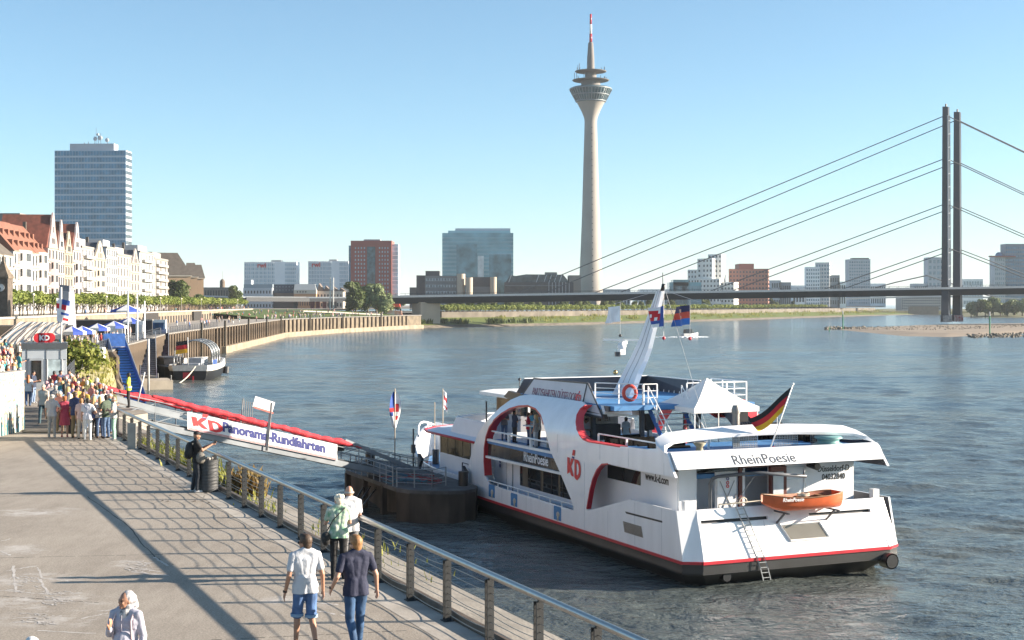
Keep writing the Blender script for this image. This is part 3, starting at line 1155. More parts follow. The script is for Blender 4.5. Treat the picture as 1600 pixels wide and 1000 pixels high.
# ladder hung down the transom
def LD(u, e):      # along the ladder: over the sloping transom, then straight down
    z = 3.3 - 3.1 * u
    p = TR(2.75 + .87 * u + e * .37, max(z, 1.0))
    return Vector((p.x, p.y - .13, z))
lad = MB()
for e in (0, 1):
    for k in range(6):
        lad.bar(LD(k / 6, e), LD((k + 1) / 6, e), .04)
lad = lad.build('ladder', steel, ship)
for k in range(14):
    b = MB()
    b.bar(LD((k + .5) / 14, 0), LD((k + .5) / 14, 1), .03)
    b.build('rung', steel, lad)
b = MB()
b.tube([(2.1, .95, 3.2), (2.1, .95, 3.38), (4.5, .95, 3.42), (4.5, .95, 3.24)], .035, 6)
b.build('grab_rail', mat('cream_bollard', (0, 0, 0)), ship, True)
b = MB()
b.tube([(3.42 + .2 * math.cos(a), 1.1, 3.4 + .2 * math.sin(a)) for a in [i * .7 for i in range(10)]], .03, 6)
b.build('hand_wheel', mat('cream_bollard', (0, 0, 0)), ship, True)
for x in (.55, 10.4):
    b = MB()
    b.box((x, 1.05, 3.42), (.32, .3, .38))
    b.build('deck_box', white2, ship)
for x in (4.75, 7.35):      # brackets that carry the dinghy
    b = MB()
    b.bar((x, .6, 2.4), (x, -.1, 2.98), .07)
    b.bar((x, .75, 3.0), (x, -.45, 3.0), .07)
    b.build('cradle', dark, ship)
# orange dinghy
boat = thing('dinghy', 'small orange rowing dinghy slung across the ship stern on brackets', 'boat', SW(5.72, .1, 3.05), SRZ, scale=.93)
orange = mat('orange_hull_paint', (.62, .13, .045), .4, vary=.12, scale=2)
b = MB()
rings, inn = [], []
for i in range(13):
    u = i / 12
    x = -2.15 + 4.2 * u
    hw = .74 * math.sin(math.pi * min(1, .02 + u * .62)) ** .75 if u < .8 else .74 * (1 - .35 * ((u - .8) / .2) ** 1.5)
    keel = .42 * max(0, 1 - u / .28) ** 1.6 + .05 * u
    top = .80 - .16 * math.sin(math.pi * u) + .04 * (1 - u)
    ring, iring = [], []
    for k in range(9):
        t = k / 8 * 2 - 1
        yy = hw * math.copysign(abs(math.sin(t * math.pi / 2)) ** .8, t)
        zz = keel + (top - keel) * (abs(t) ** 2.6)
        ring.append(Vector((x, yy, zz)))
        iring.append(Vector((x, yy * .9, zz + .05 if abs(t) < 1 else zz)))
    rings.append(ring)
    inn.append(iring)
b.loft(rings, closed=False)
b.f.append(tuple(12 * 9 + k for k in range(9)))
b.m.append(0)
b.build('hull', orange, boat, 40)
b = MB()
b.loft([r[::-1] for r in inn], closed=False)
b.f.append(tuple(12 * 9 + k for k in range(9)))
b.m.append(0)
b.build('inner_hull', mat('faded_orange_inside', (.32, .1, .05), .6), boat, True)
b = MB()
for side in (0, 8):
    b.tube([r[side] for r in rings], .03, 6)
b.build('gunwale', mat('wooden_gunwale', (.25, .13, .06), .5), boat, True)
for x in (-.9, .2, 1.3):
    b = MB()
    b.box((x, 0, .58), (.24, 1.2, .03))
    b.build('thwart', mat('wooden_gunwale', (0, 0, 0)), boat)
b = MB()
b.tube([(.15 + .3 * math.cos(i * .9), .25 * math.sin(i * .9), .63 + .01 * i) for i in range(16)], .025, 5)
b.build('rope_coil', mat('pale_rope', (.5, .46, .38), .8), boat, True)
text('RheinPoesie', .26, (-1.45, -.66, .54), (1, .05, -.03), (0, -.25, 1), textwhite, boat, bold=.004, squash=.95)

# sun deck: sign, dark parapets, rails
sign_m = mat('pale_sign_panel', (.56, .54, .57), .5, vary=.03)
b = MB()
sg = [(20.5, 6.68), (19.2, 7.93), (12.7, 8.0), (10.35, 6.46)]
def SGN(a, z):
    return Vector((1.5 + (z - 7) * .25, a, z))
b.prism([SGN(*p) for p in sg], (.06, 0, 0))
sgn = b.build('banner_panel', sign_m, ship)
b = MB()
for i in range(4):
    b.bar(SGN(*sg[i]), SGN(*sg[(i + 1) % 4]), .05, .08)
b.bar(SGN(12.75, 7.98) - Vector((.03, 0, 0)), SGN(12.75, 6.92) - Vector((.03, 0, 0)), .04)
b.build('panel_edge', dark, sgn)
text('PARTYFAHRTEN DÜSSELDORF', .66, (1.492, 19.0, 7.02), (0, -1, .0), (.25, 0, 1), mat('maroon_print', (.22, .05, .10), .5), sgn, squash=.62, bold=-.004)
kd_logo(.36, (1.498, 13.7, 7.05), (0, -1, 0), (.25, 0, 1), redlogo, navy, sgn)
b = MB()
b.prism([(1.40, 22.6, 6.75), (1.40, 21.9, 7.12), (1.40, 20.2, 7.0), (1.40, 10.35, 6.6), (1.40, 10.2, 6.36), (1.40, 21, 6.5)], (.2, 0, 0))
b.build('roof_edge', mat('bronze_roof_edge', (.075, .06, .05), .4), ship)
b = MB()
b.prism([(1.5, 21.2, 6.9), (9.5, 21.2, 6.9), (9.5, 20.4, 7.85), (1.7, 20.4, 7.85)], (0, .06, 0))
b.prism([(9.5, 21.2, 6.9), (9.5, 20.4, 7.85), (9.75, 15.0, 7.82), (9.5, 13.6, 6.9)], (.06, 0, 0))
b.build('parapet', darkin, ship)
b = MB()
b.bar((1.7, 20.4, 7.88), (9.5, 20.4, 7.88), .05)
b.bar((9.5, 20.4, 7.88), (9.75, 15.0, 7.85), .05)
b.build('parapet_rail', white2, ship)
for k in range(11):
    b = MB()
    y = 20.3 - k * .58
    b.bar((9.46, y, 6.95), (9.5 + .2, y - .0, 7.8), .05)
    b.build('parapet_post', white2, ship)
b = MB()
b.quad((1.3, 10.2, 6.75), (2.5, 9.4, 6.62), (2.5, 9.55, 6.98), (1.3, 10.4, 7.05))
b.quad((1.3, 10.25, 6.75), (1.3, 10.45, 7.05), (2.5, 9.6, 6.98), (2.5, 9.45, 6.62))
b.build('end_panel', white, ship)
rail_run([(1.9, 12.2, 7.05), (3.4, 10.0, 7.05), (3.4, 9.9, 7.05)], 1.0, 1.4, white2, 'deck_rail', 4)
rail_run([(3.4, 10.0, 7.05), (4.2, 10.0, 7.05)], 1.0, 1.0, white2, 'deck_rail', 3)
rail_run([(5.9, 10.0, 7.05), (9.4, 10.0, 7.05), (9.4, 13.4, 7.05)], 1.0, 1.0, white2, 'deck_rail', 3)
b = MB()
b.box((5.5, 10.1, 6.9), (8.2, .6, .26))
b.build('deck_edge_beam', dark, ship)
for x, y in ((3.4, 10.1), (5.9, 10.1), (2.2, 13.0), (9.0, 10.2), (9.0, 14.0)):
    b = MB()
    b.bar((x, y, 4.43), (x, y, 6.85), .2)
    b.build('column', dark, ship)
b = MB()
b.tube([(5.75, 9.9, 4.43), (5.75, 9.9, 6.8)], .07, 8)
b.build('red_pipe', mat('bright_red_paint', (0, 0, 0)), ship, True)
for (px_, py_, z_) in ((3.0, 10.6, 7.6),):
    b = MB()
    cc = Vector((px_, py_, z_))
    b.tube([cc + Vector((.36 * math.cos(a) * .8, -.36 * math.cos(a) * .3, .36 * math.sin(a))) for a in [i * math.pi / 9 for i in range(19)]], .09, 8, cap=False)
    b.build('lifebuoy', mat('lifebuoy_red', (.6, .06, .04), .5), ship, True)
b = MB()
cc = Vector((.75, 22.6, 5.15))
b.tube([cc + Vector((.0, .38 * math.cos(a), .38 * math.sin(a))) for a in [i * math.pi / 9 for i in range(19)]], .09, 8, cap=False)
b.build('lifebuoy', red, ship, True)
# bar under the sun deck
b = MB()
b.box((3.2, 14.6, 5.08), (2.6, .5, 1.3))
bar_o = b.build('bar_counter', mat('dark_counter', (.03, .03, .035), .5), ship)
b = MB()
b.box((3.2, 16.2, 5.65), (4.2, .1, 2.4))
b.build('bar_back', mat('warm_bar_back', (.60, .57, .50), .6), ship)
b = MB()
rr = random.Random(5)
for k in range(46):
    x, z = 1.8 + rr.random() * 2.9, 5.78 + (k % 2) * .32
    b.tube([(x, 15.9 - (k % 2) * 1.2, z), (x, 15.9 - (k % 2) * 1.2, z + .2)], .035, 5)
b.build('bottles', mat('bottles_and_glasses', (.5, .5, .48), .2, col2=(.25, .12, .05), scale=9), bar_o, kind='stuff')
b = MB()
b.box((5.5, 13.0, 6.72), (8.2, .3, .22))
b.box((2.6, 10.5, 6.62), (2.2, .25, .25))
b.build('deck_beam', white2, ship)
b = MB()
b.box((.95, 10.15, 5.05), (.12, .9, .62))
b.build('side_locker', mat('salmon_locker', (.62, .25, .2), .5), ship)
b = MB()
b.box((1.55, 9.9, 5.05), (.9, .5, .66))
b.build('side_locker', white2, ship)
b = MB()
for (x, y) in ((4.6, 11.6), (8.2, 8.6)):
    b.box((x, y, 6.05 if x < 6 else 6.45), (.5, .45, .8 if x < 6 else .55))
    b.bar((x, y, 4.43), (x, y, 5.8), .05)
spk = b.build('loudspeaker', black, ship)
spk['kind'] = 'stuff'
rail_run([(.75, 9.6, 5.0), (.75, 3.9, 5.05), (3.4, 3.9, 5.1)], .75, 2.6, white2, 'deck_rail', 1, r=.035, post_r=.05)
# stacked furniture under black covers
cov = mat('black_tarpaulin', (.006, .006, .006), .9, spec=.1, vary=.4, bump=.5, bscale=5)
for (x0_, x1_, y0_, y1_, z0_, h_, n_) in ((1.0, 2.9, 4.3, 9.0, 4.6, .95, 11), (9.3, 10.4, 4.0, 8.5, 5.0, .95, 9)):
    for k in range(n_):
        b = MB()
        y = y0_ + (y1_ - y0_) * k / (n_ - 1)
        hh = h_ * (1 + .15 * math.sin(k * 2.1))
        b.prism([(x0_, y - .05, z0_), (x0_, y + .32, z0_), (x0_, y + .52, z0_ + hh), (x0_, y + .36, z0_ + hh)], (x1_ - x0_, 0, 0))
        o = b.build('folded_chair', cov, ship)
# stairs from the sun deck
sx0, sx1 = 3.7, 5.6
b = MB()
for x in (sx0, sx1):
    b.bar((x, 10.0, 6.95), (x, 7.6, 4.43), .07, .24)
st_o = b.build('stairs', mat('blue_stair_paint', (.05, .16, .45), .5), ship)
for k in range(9):
    u = (k + .5) / 9
    b = MB()
    b.box(((sx0 + sx1) / 2, 10.0 - 2.4 * u, 6.95 - 2.2 * u), (sx1 - sx0, .24, .035))
    b.build('tread', mat('pale_tread', (.42, .46, .5), .5), st_o)
b = MB()
for x in (sx0, sx1):
    for dz in (.5, .95):
        b.tube([(x, 10.0, 7.0 + dz), (x, 7.6, 4.8 + dz)], .028, 6)
    for u in (0, .35, .7, 1):
        b.bar((x, 10 - 2.4 * u, 6.95 - 2.2 * u), (x, 10 - 2.4 * u, 7.95 - 2.2 * u), .05)
b.build('stair_rail', white2, st_o)
# mast
b = MB()
le = [(16.9, 7.1), (15.85, 8.2), (14.95, 9.1), (14.1, 10.0), (13.26, 11.17), (12.2, 12.66)]
ri = [(15.0, 7.1), (14.1, 8.34), (13.5, 9.0), (13.0, 9.7), (12.4, 10.92), (11.65, 12.66)]
rings = []
for i in range(6):
    hw_ = .17 - .015 * i
    rings.append([Vector((5.5 - hw_, le[i][0], le[i][1])), Vector((5.5 + hw_, le[i][0], le[i][1])), Vector((5.5 + hw_, ri[i][0], ri[i][1])), Vector((5.5 - hw_, ri[i][0], ri[i][1]))])
b.loft(rings, cap=True)
mast = b.build('mast', mat('mast_paint', (.62, .67, .73), .35, vary=.04, coat=.2), ship)
b = MB()
for i in range(5):
    for t in (.33, .66):
        b.bar(Vector((5.5 - (.18 - .015 * i), *(Vector(le[i]).lerp(Vector(ri[i]), t)))), Vector((5.5 - (.18 - .015 * (i + 1)), *(Vector(le[i + 1]).lerp(Vector(ri[i + 1]), t)))), .015)
b.build('mast_seam', mat('seam_grey', (.2, .22, .25), .5), mast)
b = MB()
b.tube([(5.5, 11.8, 12.6), (5.5, 11.6, 13.0)], .1, 8)
b.tube([(5.5, 11.7, 13.0), (5.5, 11.7, 13.6)], .02, 5)
b.build('mast_top', black, mast, True)
b = MB()
b.bar((5.5, 18.2, 10.04), (5.5, 14.0, 10.1), .09, .09)
b.bar((5.5, 15.9, 9.85), (5.5, 15.9, 10.05), .3)
b.build('radar_scanner', white2, mast)
b = MB()
b.ball((5.2, 15.55, 9.75), (.24, .24, .2), 12)
b.box((5.2, 15.55, 9.45), (.3, .3, .3))
b.build('radar_dome', white2, mast, 40)
b = MB()
for k in range(5):
    b.tube([(5.0, 15.9 - k * .13, 9.2), (5.0, 15.9 - k * .13, 9.45)], .035, 5)
b.build('horns', dark, mast)
b = MB()
b.ball((5.0, 15.9, 8.35), (.12, .12, .14), 10)
b.build('bell', mat('brass', (.45, .3, .12), .3, .8), mast, True)
wires = [((5.5, 11.6, 12.7), (5.5, 7.0, 11.9)), ((5.5, 12.0, 12.7), (5.5, 17.0, 12.0)), ((5.5, 11.5, 12.8), (5.0, 6.2, 5.3)), ((5.5, 9.03, 12.2), (5.5, 9.03, 10.3)), ((5.5, 16.28, 12.1), (5.5, 16.28, 10.3)), ((5.5, 11.6, 12.6), (4.75, 10.3, 10.3))]
for p, q_ in wires:
    b = MB()
    b.tube([p, q_], .012, 4)
    b.build('stay', mat('stay_wire', (.45, .45, .45), .5), mast)
for y in (9.03, 16.28, 10.3):
    b = MB()
    b.ball((5.5 if y != 10.3 else 4.75, y, 10.3), .09, 8)
    b.build('halyard_weight', red if y != 16.28 else black, mast, True)
ha = []
def hung_flag(label, y, ztop, w_, h_, dirn, mats, mi, seed, name='flag', wav=.22, nu=10, nv=6, off=0.0):
    vs, fs = flag_mesh(w_, h_, nu, nv, wav, seed, .12)
    t = thing(name, label, 'flag', SW(5.5, y, ztop), SRZ)
    b = MB()
    b.v = [tuple(Vector((v.y - off * (v.x > -1), dirn * v.x, v.z))) for v in vs]
    b.f = list(fs)
    b.m = [mi(i // nv, i % nv) for i in range(len(fs))]
    b.build('flag_cloth', mats, t, True)
    return t
t = hung_flag('plain white flag flying left of the ship mast', 16.28, 11.9, 1.9, .85, 1, [fwhite], lambda i, j: 0, 1)
t = hung_flag('white flag with red letters and a blue hoist flying against the ship mast', 10.3, 11.9, 1.7, 1.0, 1, [fwhite, fred, fblue], lambda i, j: 2 if i < 3 or (j == 4 and i < 8) else (1 if (3 <= i <= 7 and 1 <= j <= 3 and (i + 2 * j) % 5) else 0), 2, off=.75)
t = hung_flag('dark blue red and mid blue flag with a pale crest right of the mast', 9.03, 11.95, 1.75, .95, 1, [mat('flag_dark', (.04, .04, .10), .8), mat('flag_coral', (.6, .09, .05), .8), mat('flag_royal', (.03, .16, .5), .8), mat('flag_crest', (.65, .45, .3), .8)], lambda i, j: 3 if (4 <= i <= 6 and 1 <= j <= 4 and (i + j) % 2) else (0 if j < 2 else (1 if j < 4 else 2)), 3)
b = MB()
b.tube([(9.9, 8.0, 5.0), (9.9, 8.0, 6.7)], .02, 5)
b.build('aerial', white2, ship)

# party tent on the after deck
tent = thing('party_tent', 'white peaked pop-up tent standing on the ship after deck', 'tent', SW(6.7, 9.4, 4.43), SRZ)
tm = mat('white_tent_cloth', (.78, .77, .75), .8, vary=.03)
b = MB()
hw_ = 1.85
N = 6
rings = []
for i in range(N + 1):
    u = i / N
    r_ = hw_ * (1 - u)
    z = 2.55 + 1.35 * (u ** 1.25)
    rings.append([Vector((sx * r_ + (0 if s2 else 0), sy * r_, z)) for sx, sy, s2 in ((-1, -1, 0), (0, -1, 1), (1, -1, 0), (1, 0, 1), (1, 1, 0), (0, 1, 1), (-1, 1, 0), (-1, 0, 1))])
    for k in (1, 3, 5, 7):
        rings[-1][k] = rings[-1][k] - Vector((0, 0, .12 * math.sin(math.pi * u)))
b.loft([[p + Vector((0, 0, -.24)) for p in rings[0]]] + rings)
b.build('canopy', tm, tent)
for sx in (-1, 1):
    for sy in (-1, 1):
        b = MB()
        b.bar((sx * 1.78, sy * 1.78, 0), (sx * 1.78, sy * 1.78, 2.5), .045)
        b.build('leg', white2, tent)
desk = thing('mixing_desk', 'black sound desk with an open laptop beside the white tent', 'sound desk', SW(4.9, 7.0, 4.43), SRZ)
b = MB()
b.box((0, 0, .45), (1.6, .6, .9))
b.build('desk', black, desk)
b = MB()
b.prism([(-.25, -.1, .92), (.25, -.1, .92), (.25, .2, 1.0), (-.25, .2, 1.0)], (0, 0, .03))
b.box((0, .26, 1.2), (.5, .04, .38))
b.build('laptop', dark, desk)
# starboard inner slope with pale ribs
for k in range(8):
    b = MB()
    y = 12.6 - k * .62
    b.bar((10.62, y + .9, 6.6 - k * .2), (10.85, y, 5.0), .03)
    b.build('panel_rib', steel, ship)

# forward: saloon with panes, red-edged roof, upper screen, wheelhouse, bow
def fan(y0_, y1_, x0_, nose):
    """half-round plan towards the bow"""
    pts = [(x0_, y0_), (x0_, y1_)]
    for i in range(1, 8):
        t = math.pi * i / 8
        pts.append((CB - (CB - x0_) * math.cos(t), y1_ + nose * math.sin(t)))
    pts += [(2 * CB - x0_, y1_), (2 * CB - x0_, y0_)]
    return pts
def ring_prism(name, m, pts, z0_, z1_, smooth=False, p2=None):
    b = MB()
    n = len(pts)
    p2 = p2 or pts
    b.add([Vector((x, y, z0_)) for x, y in pts] + [Vector((x, y, z1_)) for x, y in p2], [tuple(range(n - 1, -1, -1)), tuple(range(n, 2 * n))] + [(i, (i + 1) % n, n + (i + 1) % n, n + i) for i in range(n)])
    return b.build(name, m, ship, smooth)
ring_prism('saloon', cab, fan(23.6, 31.6, .95, 2.2), 1.55, 4.0)
for k in range(4):
    b = MB()
    b.box((.94, 27.05 + k * 1.22, 3.38), (.03, 1.14, 1.15))
    b.build('window', mat('amber_glass', (.035, .03, .018), .08, vary=.5, scale=1.2, spec=.7), ship)
for k in range(5):
    b = MB()
    b.box((.93, 26.44 + k * 1.22, 3.38), (.04, .07, 1.18))
    b.build('mullion', black, ship)
ring_prism('saloon_roof', mat('pale_roof', (.66, .68, .73), .4, vary=.03), fan(24.4, 32.2, .35, 4.0), 4.0, 4.28, p2=fan(24.4, 31.2, .9, 3.0))
b = MB()
pts = fan(24.4, 32.2, .33, 4.02)
b.tube([(x, y, 4.02) for x, y in pts[:-1]], .075, 6)
b.build('roof_trim', red, ship, True)
b = MB()
o_, i_ = fan(23.5, 28.6, .9, 2.4), fan(23.5, 28.4, 1.15, 2.2)
b.loft([[Vector((x, y, 4.2)) for x, y in fan(23.5, 29.3, .8, 2.5)], [Vector((x, y, 5.12)) for x, y in o_], [Vector((x, y, 5.12)) for x, y in i_], [Vector((x, y, 4.25)) for x, y in i_]], closed=False)
b.build('forward_screen', mat('pale_roof', (0, 0, 0)), ship, 40)
b = MB()
b.tube([(x, y, 5.14) for x, y in fan(23.5, 28.6, 1.0, 2.4)], .05, 6)
b.build('screen_rail', white2, ship, True)
ring_prism('wheelhouse', mat('wheelhouse_grey', (.30, .31, .34), .5), [(3.0, 23.8), (3.0, 27.4), (4.2, 28.6), (6.8, 28.6), (8.0, 27.4), (8.0, 23.8)], 4.3, 5.5)
ring_prism('wheelhouse_glass', glassdark, [(3.02, 23.8), (3.02, 27.4), (4.2, 28.5), (6.8, 28.5), (7.98, 27.4), (7.98, 23.8)], 5.5, 6.5)
for k in range(4):
    b = MB()
    b.box((3.5 + k * 1.4, 23.75, 6.0), (.14, .06, 1.0))
    b.build('mullion', white2, ship)
ring_prism('wheelhouse_roof', white2, [(2.4, 23.4), (2.4, 28.6), (4.0, 30.2), (7.0, 30.2), (8.6, 28.6), (8.6, 23.4)], 6.5, 6.7)
b = MB()
for (x, y, z, h) in ((1.6, 25.6, 4.7, 1.6), (3.2, 24.4, 6.7, .9), (2.6, 25.2, 5.0, .9)):
    b.tube([(x, y, z), (x, y, z + h)], .05 if h > 1.2 else .025, 6)
b.ball((3.2, 24.4, 7.6), .1, 8)
b.box((2.6, 25.2, 5.9), (.3, .2, .14))
b.build('signal_lamps', dark, ship, kind='stuff')
# bow bulwark
b = MB()
for side in (-1, 1):
    outer, inner_ = [], []
    for a in [25, 28, 31, 34, 36, 38, 39.5, 41, 42.5, 43.7, 44.6, 45]:
        h = hb(a)
        ztop = 1.95 + max(0, (a - 33) / 12) ** 1.2 * 1.5
        z0_ = 1.12
        fl = .25 * max(0, (a - 34) / 11)
        outer.append([Vector((CB + side * h, a - .3 * max(0, (a - 36) / 9) * 1.8, z0_)), Vector((CB + side * (h + fl), a + fl * .6, ztop))])
        inner_.append([Vector((CB + side * max(0, h + fl - .12), a + fl * .6 - .1, ztop)), Vector((CB + side * max(0, h - .15), a - .4, 1.4))])
    full = [o__ + i__ for o__, i__ in zip(outer, inner_)]
    if side > 0:
        full = [r[::-1] for r in full]
    b.loft(full, closed=False)
b.build('bow_bulwark', white, ship, 40)
b = MB()
b.tube([Vector((CB - hb(a) * .97, a - .2, 3.3 + .55 * math.sin(math.pi * (a - 36.5) / 8.4))) for a in (36.6, 37.5, 39, 40.5, 42, 43.2, 44.2, 44.9)], .07, 8)
b.tube([(CB - hb(43.5), 43.4, 2.9), (CB - hb(43.5), 43.4, 3.5)], .06, 6)
b.build('bow_rail', white2, ship, True)
for x, y in ((2.4, 35.6), (4.2, 38.4), (2.2, 31.9)):
    b = MB()
    b.tube([(x - .2, y, 1.55), (x - .2, y, 2.5)], .22, 10)
    b.build('mooring_post', dark, ship, 40)
b = MB()
b.tube([(.5, 24.6, 1.6), (.5, 24.6, 2.9), (.5, 25.3, 2.9), (.5, 25.3, 1.6)], .04, 6)
b.tube([(.6, 25.9, 1.6), (.6, 25.9, 2.6), (.6, 26.9, 2.6), (.6, 26.9, 1.6)], .04, 6)
b.build('gate_rail', dark, ship, True)
hf = thing('flag', 'limp red and white pennant on a thin staff at the ship bow', 'flag', VX(692, 100, 2.2), SRZ)
b = MB()
b.tube([(0, 0, -.6), (0, 0, 3.85)], .03, 6)
b.build('flag_staff', mat('tan_pole', (.4, .33, .25), .5), hf, True)
b = MB()
vs, fs = flag_mesh(.36, 1.25, 4, 8, .12, 8, .25)
b.v = [tuple(Vector((v.x, v.y, 3.8 + v.z))) for v in vs]
b.f = fs
b.m = [1 if (2 <= i % 8 <= 3 or i % 8 == 6) and i // 8 > 0 else 0 for i in range(len(fs))]
b.build('flag_cloth', [fwhite, fred], hf, True)
b = MB()
b.tube([(3.6, 39.5, 1.6), (3.6, 39.5, 5.3)], .03, 6)
b.build('pole', mat('tan_pole', (0, 0, 0)), ship)
# ------------------------------------------------------------------ pontoon and its gangway
pont = thing('pontoon', 'dark rust-stained landing pontoon with rounded corners between quay and ship', 'pontoon', SW(-2.4, 28, 0), SRZ)
pl = [(-4.7, 33), (-4.7, 23.6), (-4.3, 22.5), (-3.4, 21.6), (-2.5, 21.15), (-1.6, 21.0), (-.8, 21.5), (-.2, 22.6), (-.2, 36), (-1.8, 38), (-3.5, 37)]
pl = [(x + 2.4, y - 28) for x, y in pl]
pontm = mat('pontoon_steel', (.045, .036, .030), .75, .1, vary=.65, scale=.8, bump=.3, bscale=5, stretch=(1, 1, .35))
b = MB()
hullp = [(x, y) if not (x < -2.2 and y > -4.5) else (x + .9, y) for x, y in pl]
hullp.insert(2, (-2.28, -4.45))
b.prism([(x, y, -.6) for x, y in hullp], (0, 0, 2.2))
b.build('hull', pontm, pont)
b = MB()
b.prism([(x, y, 1.55) for x, y in pl], (0, 0, .22))
b.build('deck', mat('pontoon_deck', (.085, .085, .085), .8, vary=.3, scale=1.5, bump=.2), pont)
for y in (4.9, 1.5, -2.0):
    b = MB()
    b.box((-2.2, y, .6), (.3, .35, 2.0))
    b.build('post', pontm, pont)
b = MB()
for x, y in ((.1, -6.3), (.75, -6.2)):
    b.tube([(x, y - .75, 1.2), (x, y, 1.2)], .07, 8)
for x, y, r_, h in ((1.5, -5.0, .28, .8), (-.4, 6.0, .3, .9), (.4, 8.4, .22, .7)):
    bb = MB()
    bb.tube([(x, y, 1.75), (x, y, 1.77 + h)], r_, 14)
    bb.build('bollard', black, pont, 40)
for y in (-4.2, 3.2):
    bb = MB()
    bb.prism([(1.95, y, 1.77), (2.2, y + .7, 1.77), (2.2, y + .7, 2.7), (2.2, y + .1, 2.4)], (-.2, 0, 0))
    bb.build('fender', black, pont)
cables = thing('cable_heap', 'tangle of blue and red hoses and ropes lying on the pontoon deck', 'ropes', SW(-3.4, 26.0, 1.77), SRZ)
rr = random.Random(12)
for k in range(12):
    b = MB()
    c = Vector((rr.uniform(-.9, 1.3), rr.uniform(-2.5, 3.5), .06))
    pts = []
    for i in range(14):
        pts.append(c + Vector((.5 * math.cos(i * .8 + k) * rr.uniform(.7, 1.3), .9 * math.sin(i * .6 + k), .05 + .25 * rr.random())))
    b.tube(pts, .035, 5)
    b.build('hose', [mat('hose_blue', (.05, .14, .2), .6), mat('hose_red', (.25, .04, .04), .6), mat('hose_grey', (.15, .17, .18), .6)][k % 3], cables, True)
# railing and gate posts on the pontoon
for k, (p, q_) in enumerate((((-2.1, -4.0), (-.6, -5.6)), ((-.6, -5.6), (.6, -4.6)), ((-2.2, 4.4), (-2.2, -3.6)))):
    rail_run([(p[0], p[1], 1.77), (q_[0], q_[1], 1.77)], 1.05, 1.2, steel, 'rail_panel', 4, r=.025, parent=pont, post_r=.035)
b = MB()
b.tube([(.75, 1.2, 1.77), (.75, 1.2, 4.5)], .05, 6)
b.box((.75, 1.2, 3.3), (.22, .2, .5))
b.build('lamp_post', dark, pont)
# limp flag on the pontoon pole
pf = thing('flag', 'limp white red and blue flag on the tall pole at the pontoon', 'flag', VX(617, 90, 1.7), SRZ)
b = MB()
b.tube([(0, 0, 0), (0, 0, 4.95)], .035, 6)
b.build('flag_staff', mat('tan_pole', (0, 0, 0)), pf, True)
b = MB()
for sd, rng in ((-1, 1), (1, 2)):
    vs, fs = [], []
    for i in range(10):
        v = i / 9
        for j in range(4):
            u = j / 3
            wd = (.1 + .28 * math.sin(math.pi * min(1, v * 1.0) ** .8)) * u
            vs.append(Vector((sd * wd, .1 * math.sin(5 * v + 3 * u) * u, 4.75 - 2.3 * v)))
    fs = [(i * 4 + j, i * 4 + j + 1, (i + 1) * 4 + j + 1, (i + 1) * 4 + j) for i in range(9) for j in range(3)]
    o = len(b.v)
    b.v += [tuple(v) for v in vs]
    b.f += [tuple(i + o for i in f) for f in fs]
    b.m += [(2 if i // 3 < 4 else (1 if i // 3 == 4 else (2 if i // 3 == 5 and i % 3 else 0))) if sd < 0 else (1 if i // 3 in (3, 4, 6) and i % 3 < 2 else 0) for i in range(len(fs))]
b.build('flag_cloth', [fwhite, fred, fblue], pf, True)

# gangway: near girder runs from GA (quay) to GB (pontoon)
GA, GB = Vector((-20.3, 73.0, 6.30)), Vector((-5.6, 85.0, 1.62))
gd = GB - GA
gu = gd.normalized()
gside = Vector((-gd.y, gd.x, 0)).normalized()
gang = thing('gangway', 'grey steel gangway sloping from quay to pontoon', 'gangway', GA)
GL = gd.length
def G(s, t, z):
    return gu * s + gside * t + Vector((0, 0, z))
gst = mat('gangway_grey', (.22, .245, .27), .5, .3, vary=.12, scale=1.5)
b = MB()
for t in (0, 1.9):
    b.bar(G(-1, t, -.12), G(GL + .4, t, -.12), .14, .34)
b.build('girder', gst, gang)
b = MB()
b.bar(G(-1, .95, .12), G(GL + .3, .95, .12), 1.75, .06)
b.build('walkway_plate', mat('gangway_floor', (.12, .13, .14), .7, vary=.2), gang)
for t in (0, 1.9):
    b = MB()
    n = 9
    for k in range(n + 1):
        s = GL * k / n
        b.bar(G(s, t, 0), G(s, t, 1.15), .05)
        if k < n and t == 0:
            b.bar(G(s, t, .02), G(s + GL / n, t, 1.0), .035)
    for z in (.55, .85, 1.15):
        b.bar(G(-.5, t, z), G(GL, t, z), .045)
    b.build('side_frame', gst, gang)
b = MB()
b.bar(G(-1.8, .02, .95), G(3.6, .02, .62), .1, .3)
b.build('stringer', gst, gang)
b = MB()
b.bar(G(-1.5, .02, .35), G(5.0, .02, -.32), .08, .12)
b.build('stringer', gst, gang)
b = MB()
b.bar(G(14.2, -.03, 1.25), G(GL + 1.4, -.03, .2), .1, .22)
b.bar(G(GL - 3, 0, .1), G(GL + 1.6, -.2, .45), .07, .1)
b.build('stringer', gst, gang)
b = MB()
b.bar(G(GL - 1.2, -.1, 0), G(GL + 2.6, -.6, .55), .06, .08)
b.bar(G(GL - .6, 1.9, .4), G(GL + 2.8, 2.0, .9), .05)
for k in range(5):
    b.bar(G(GL + k * .6, 1.9, 0), G(GL + k * .6, 1.95, 1.1), .04)
b.bar(G(GL - .6, 1.9, 1.1), G(GL + 2.6, 1.95, 1.2), .04)
b.build('landing_rail', gst, gang)
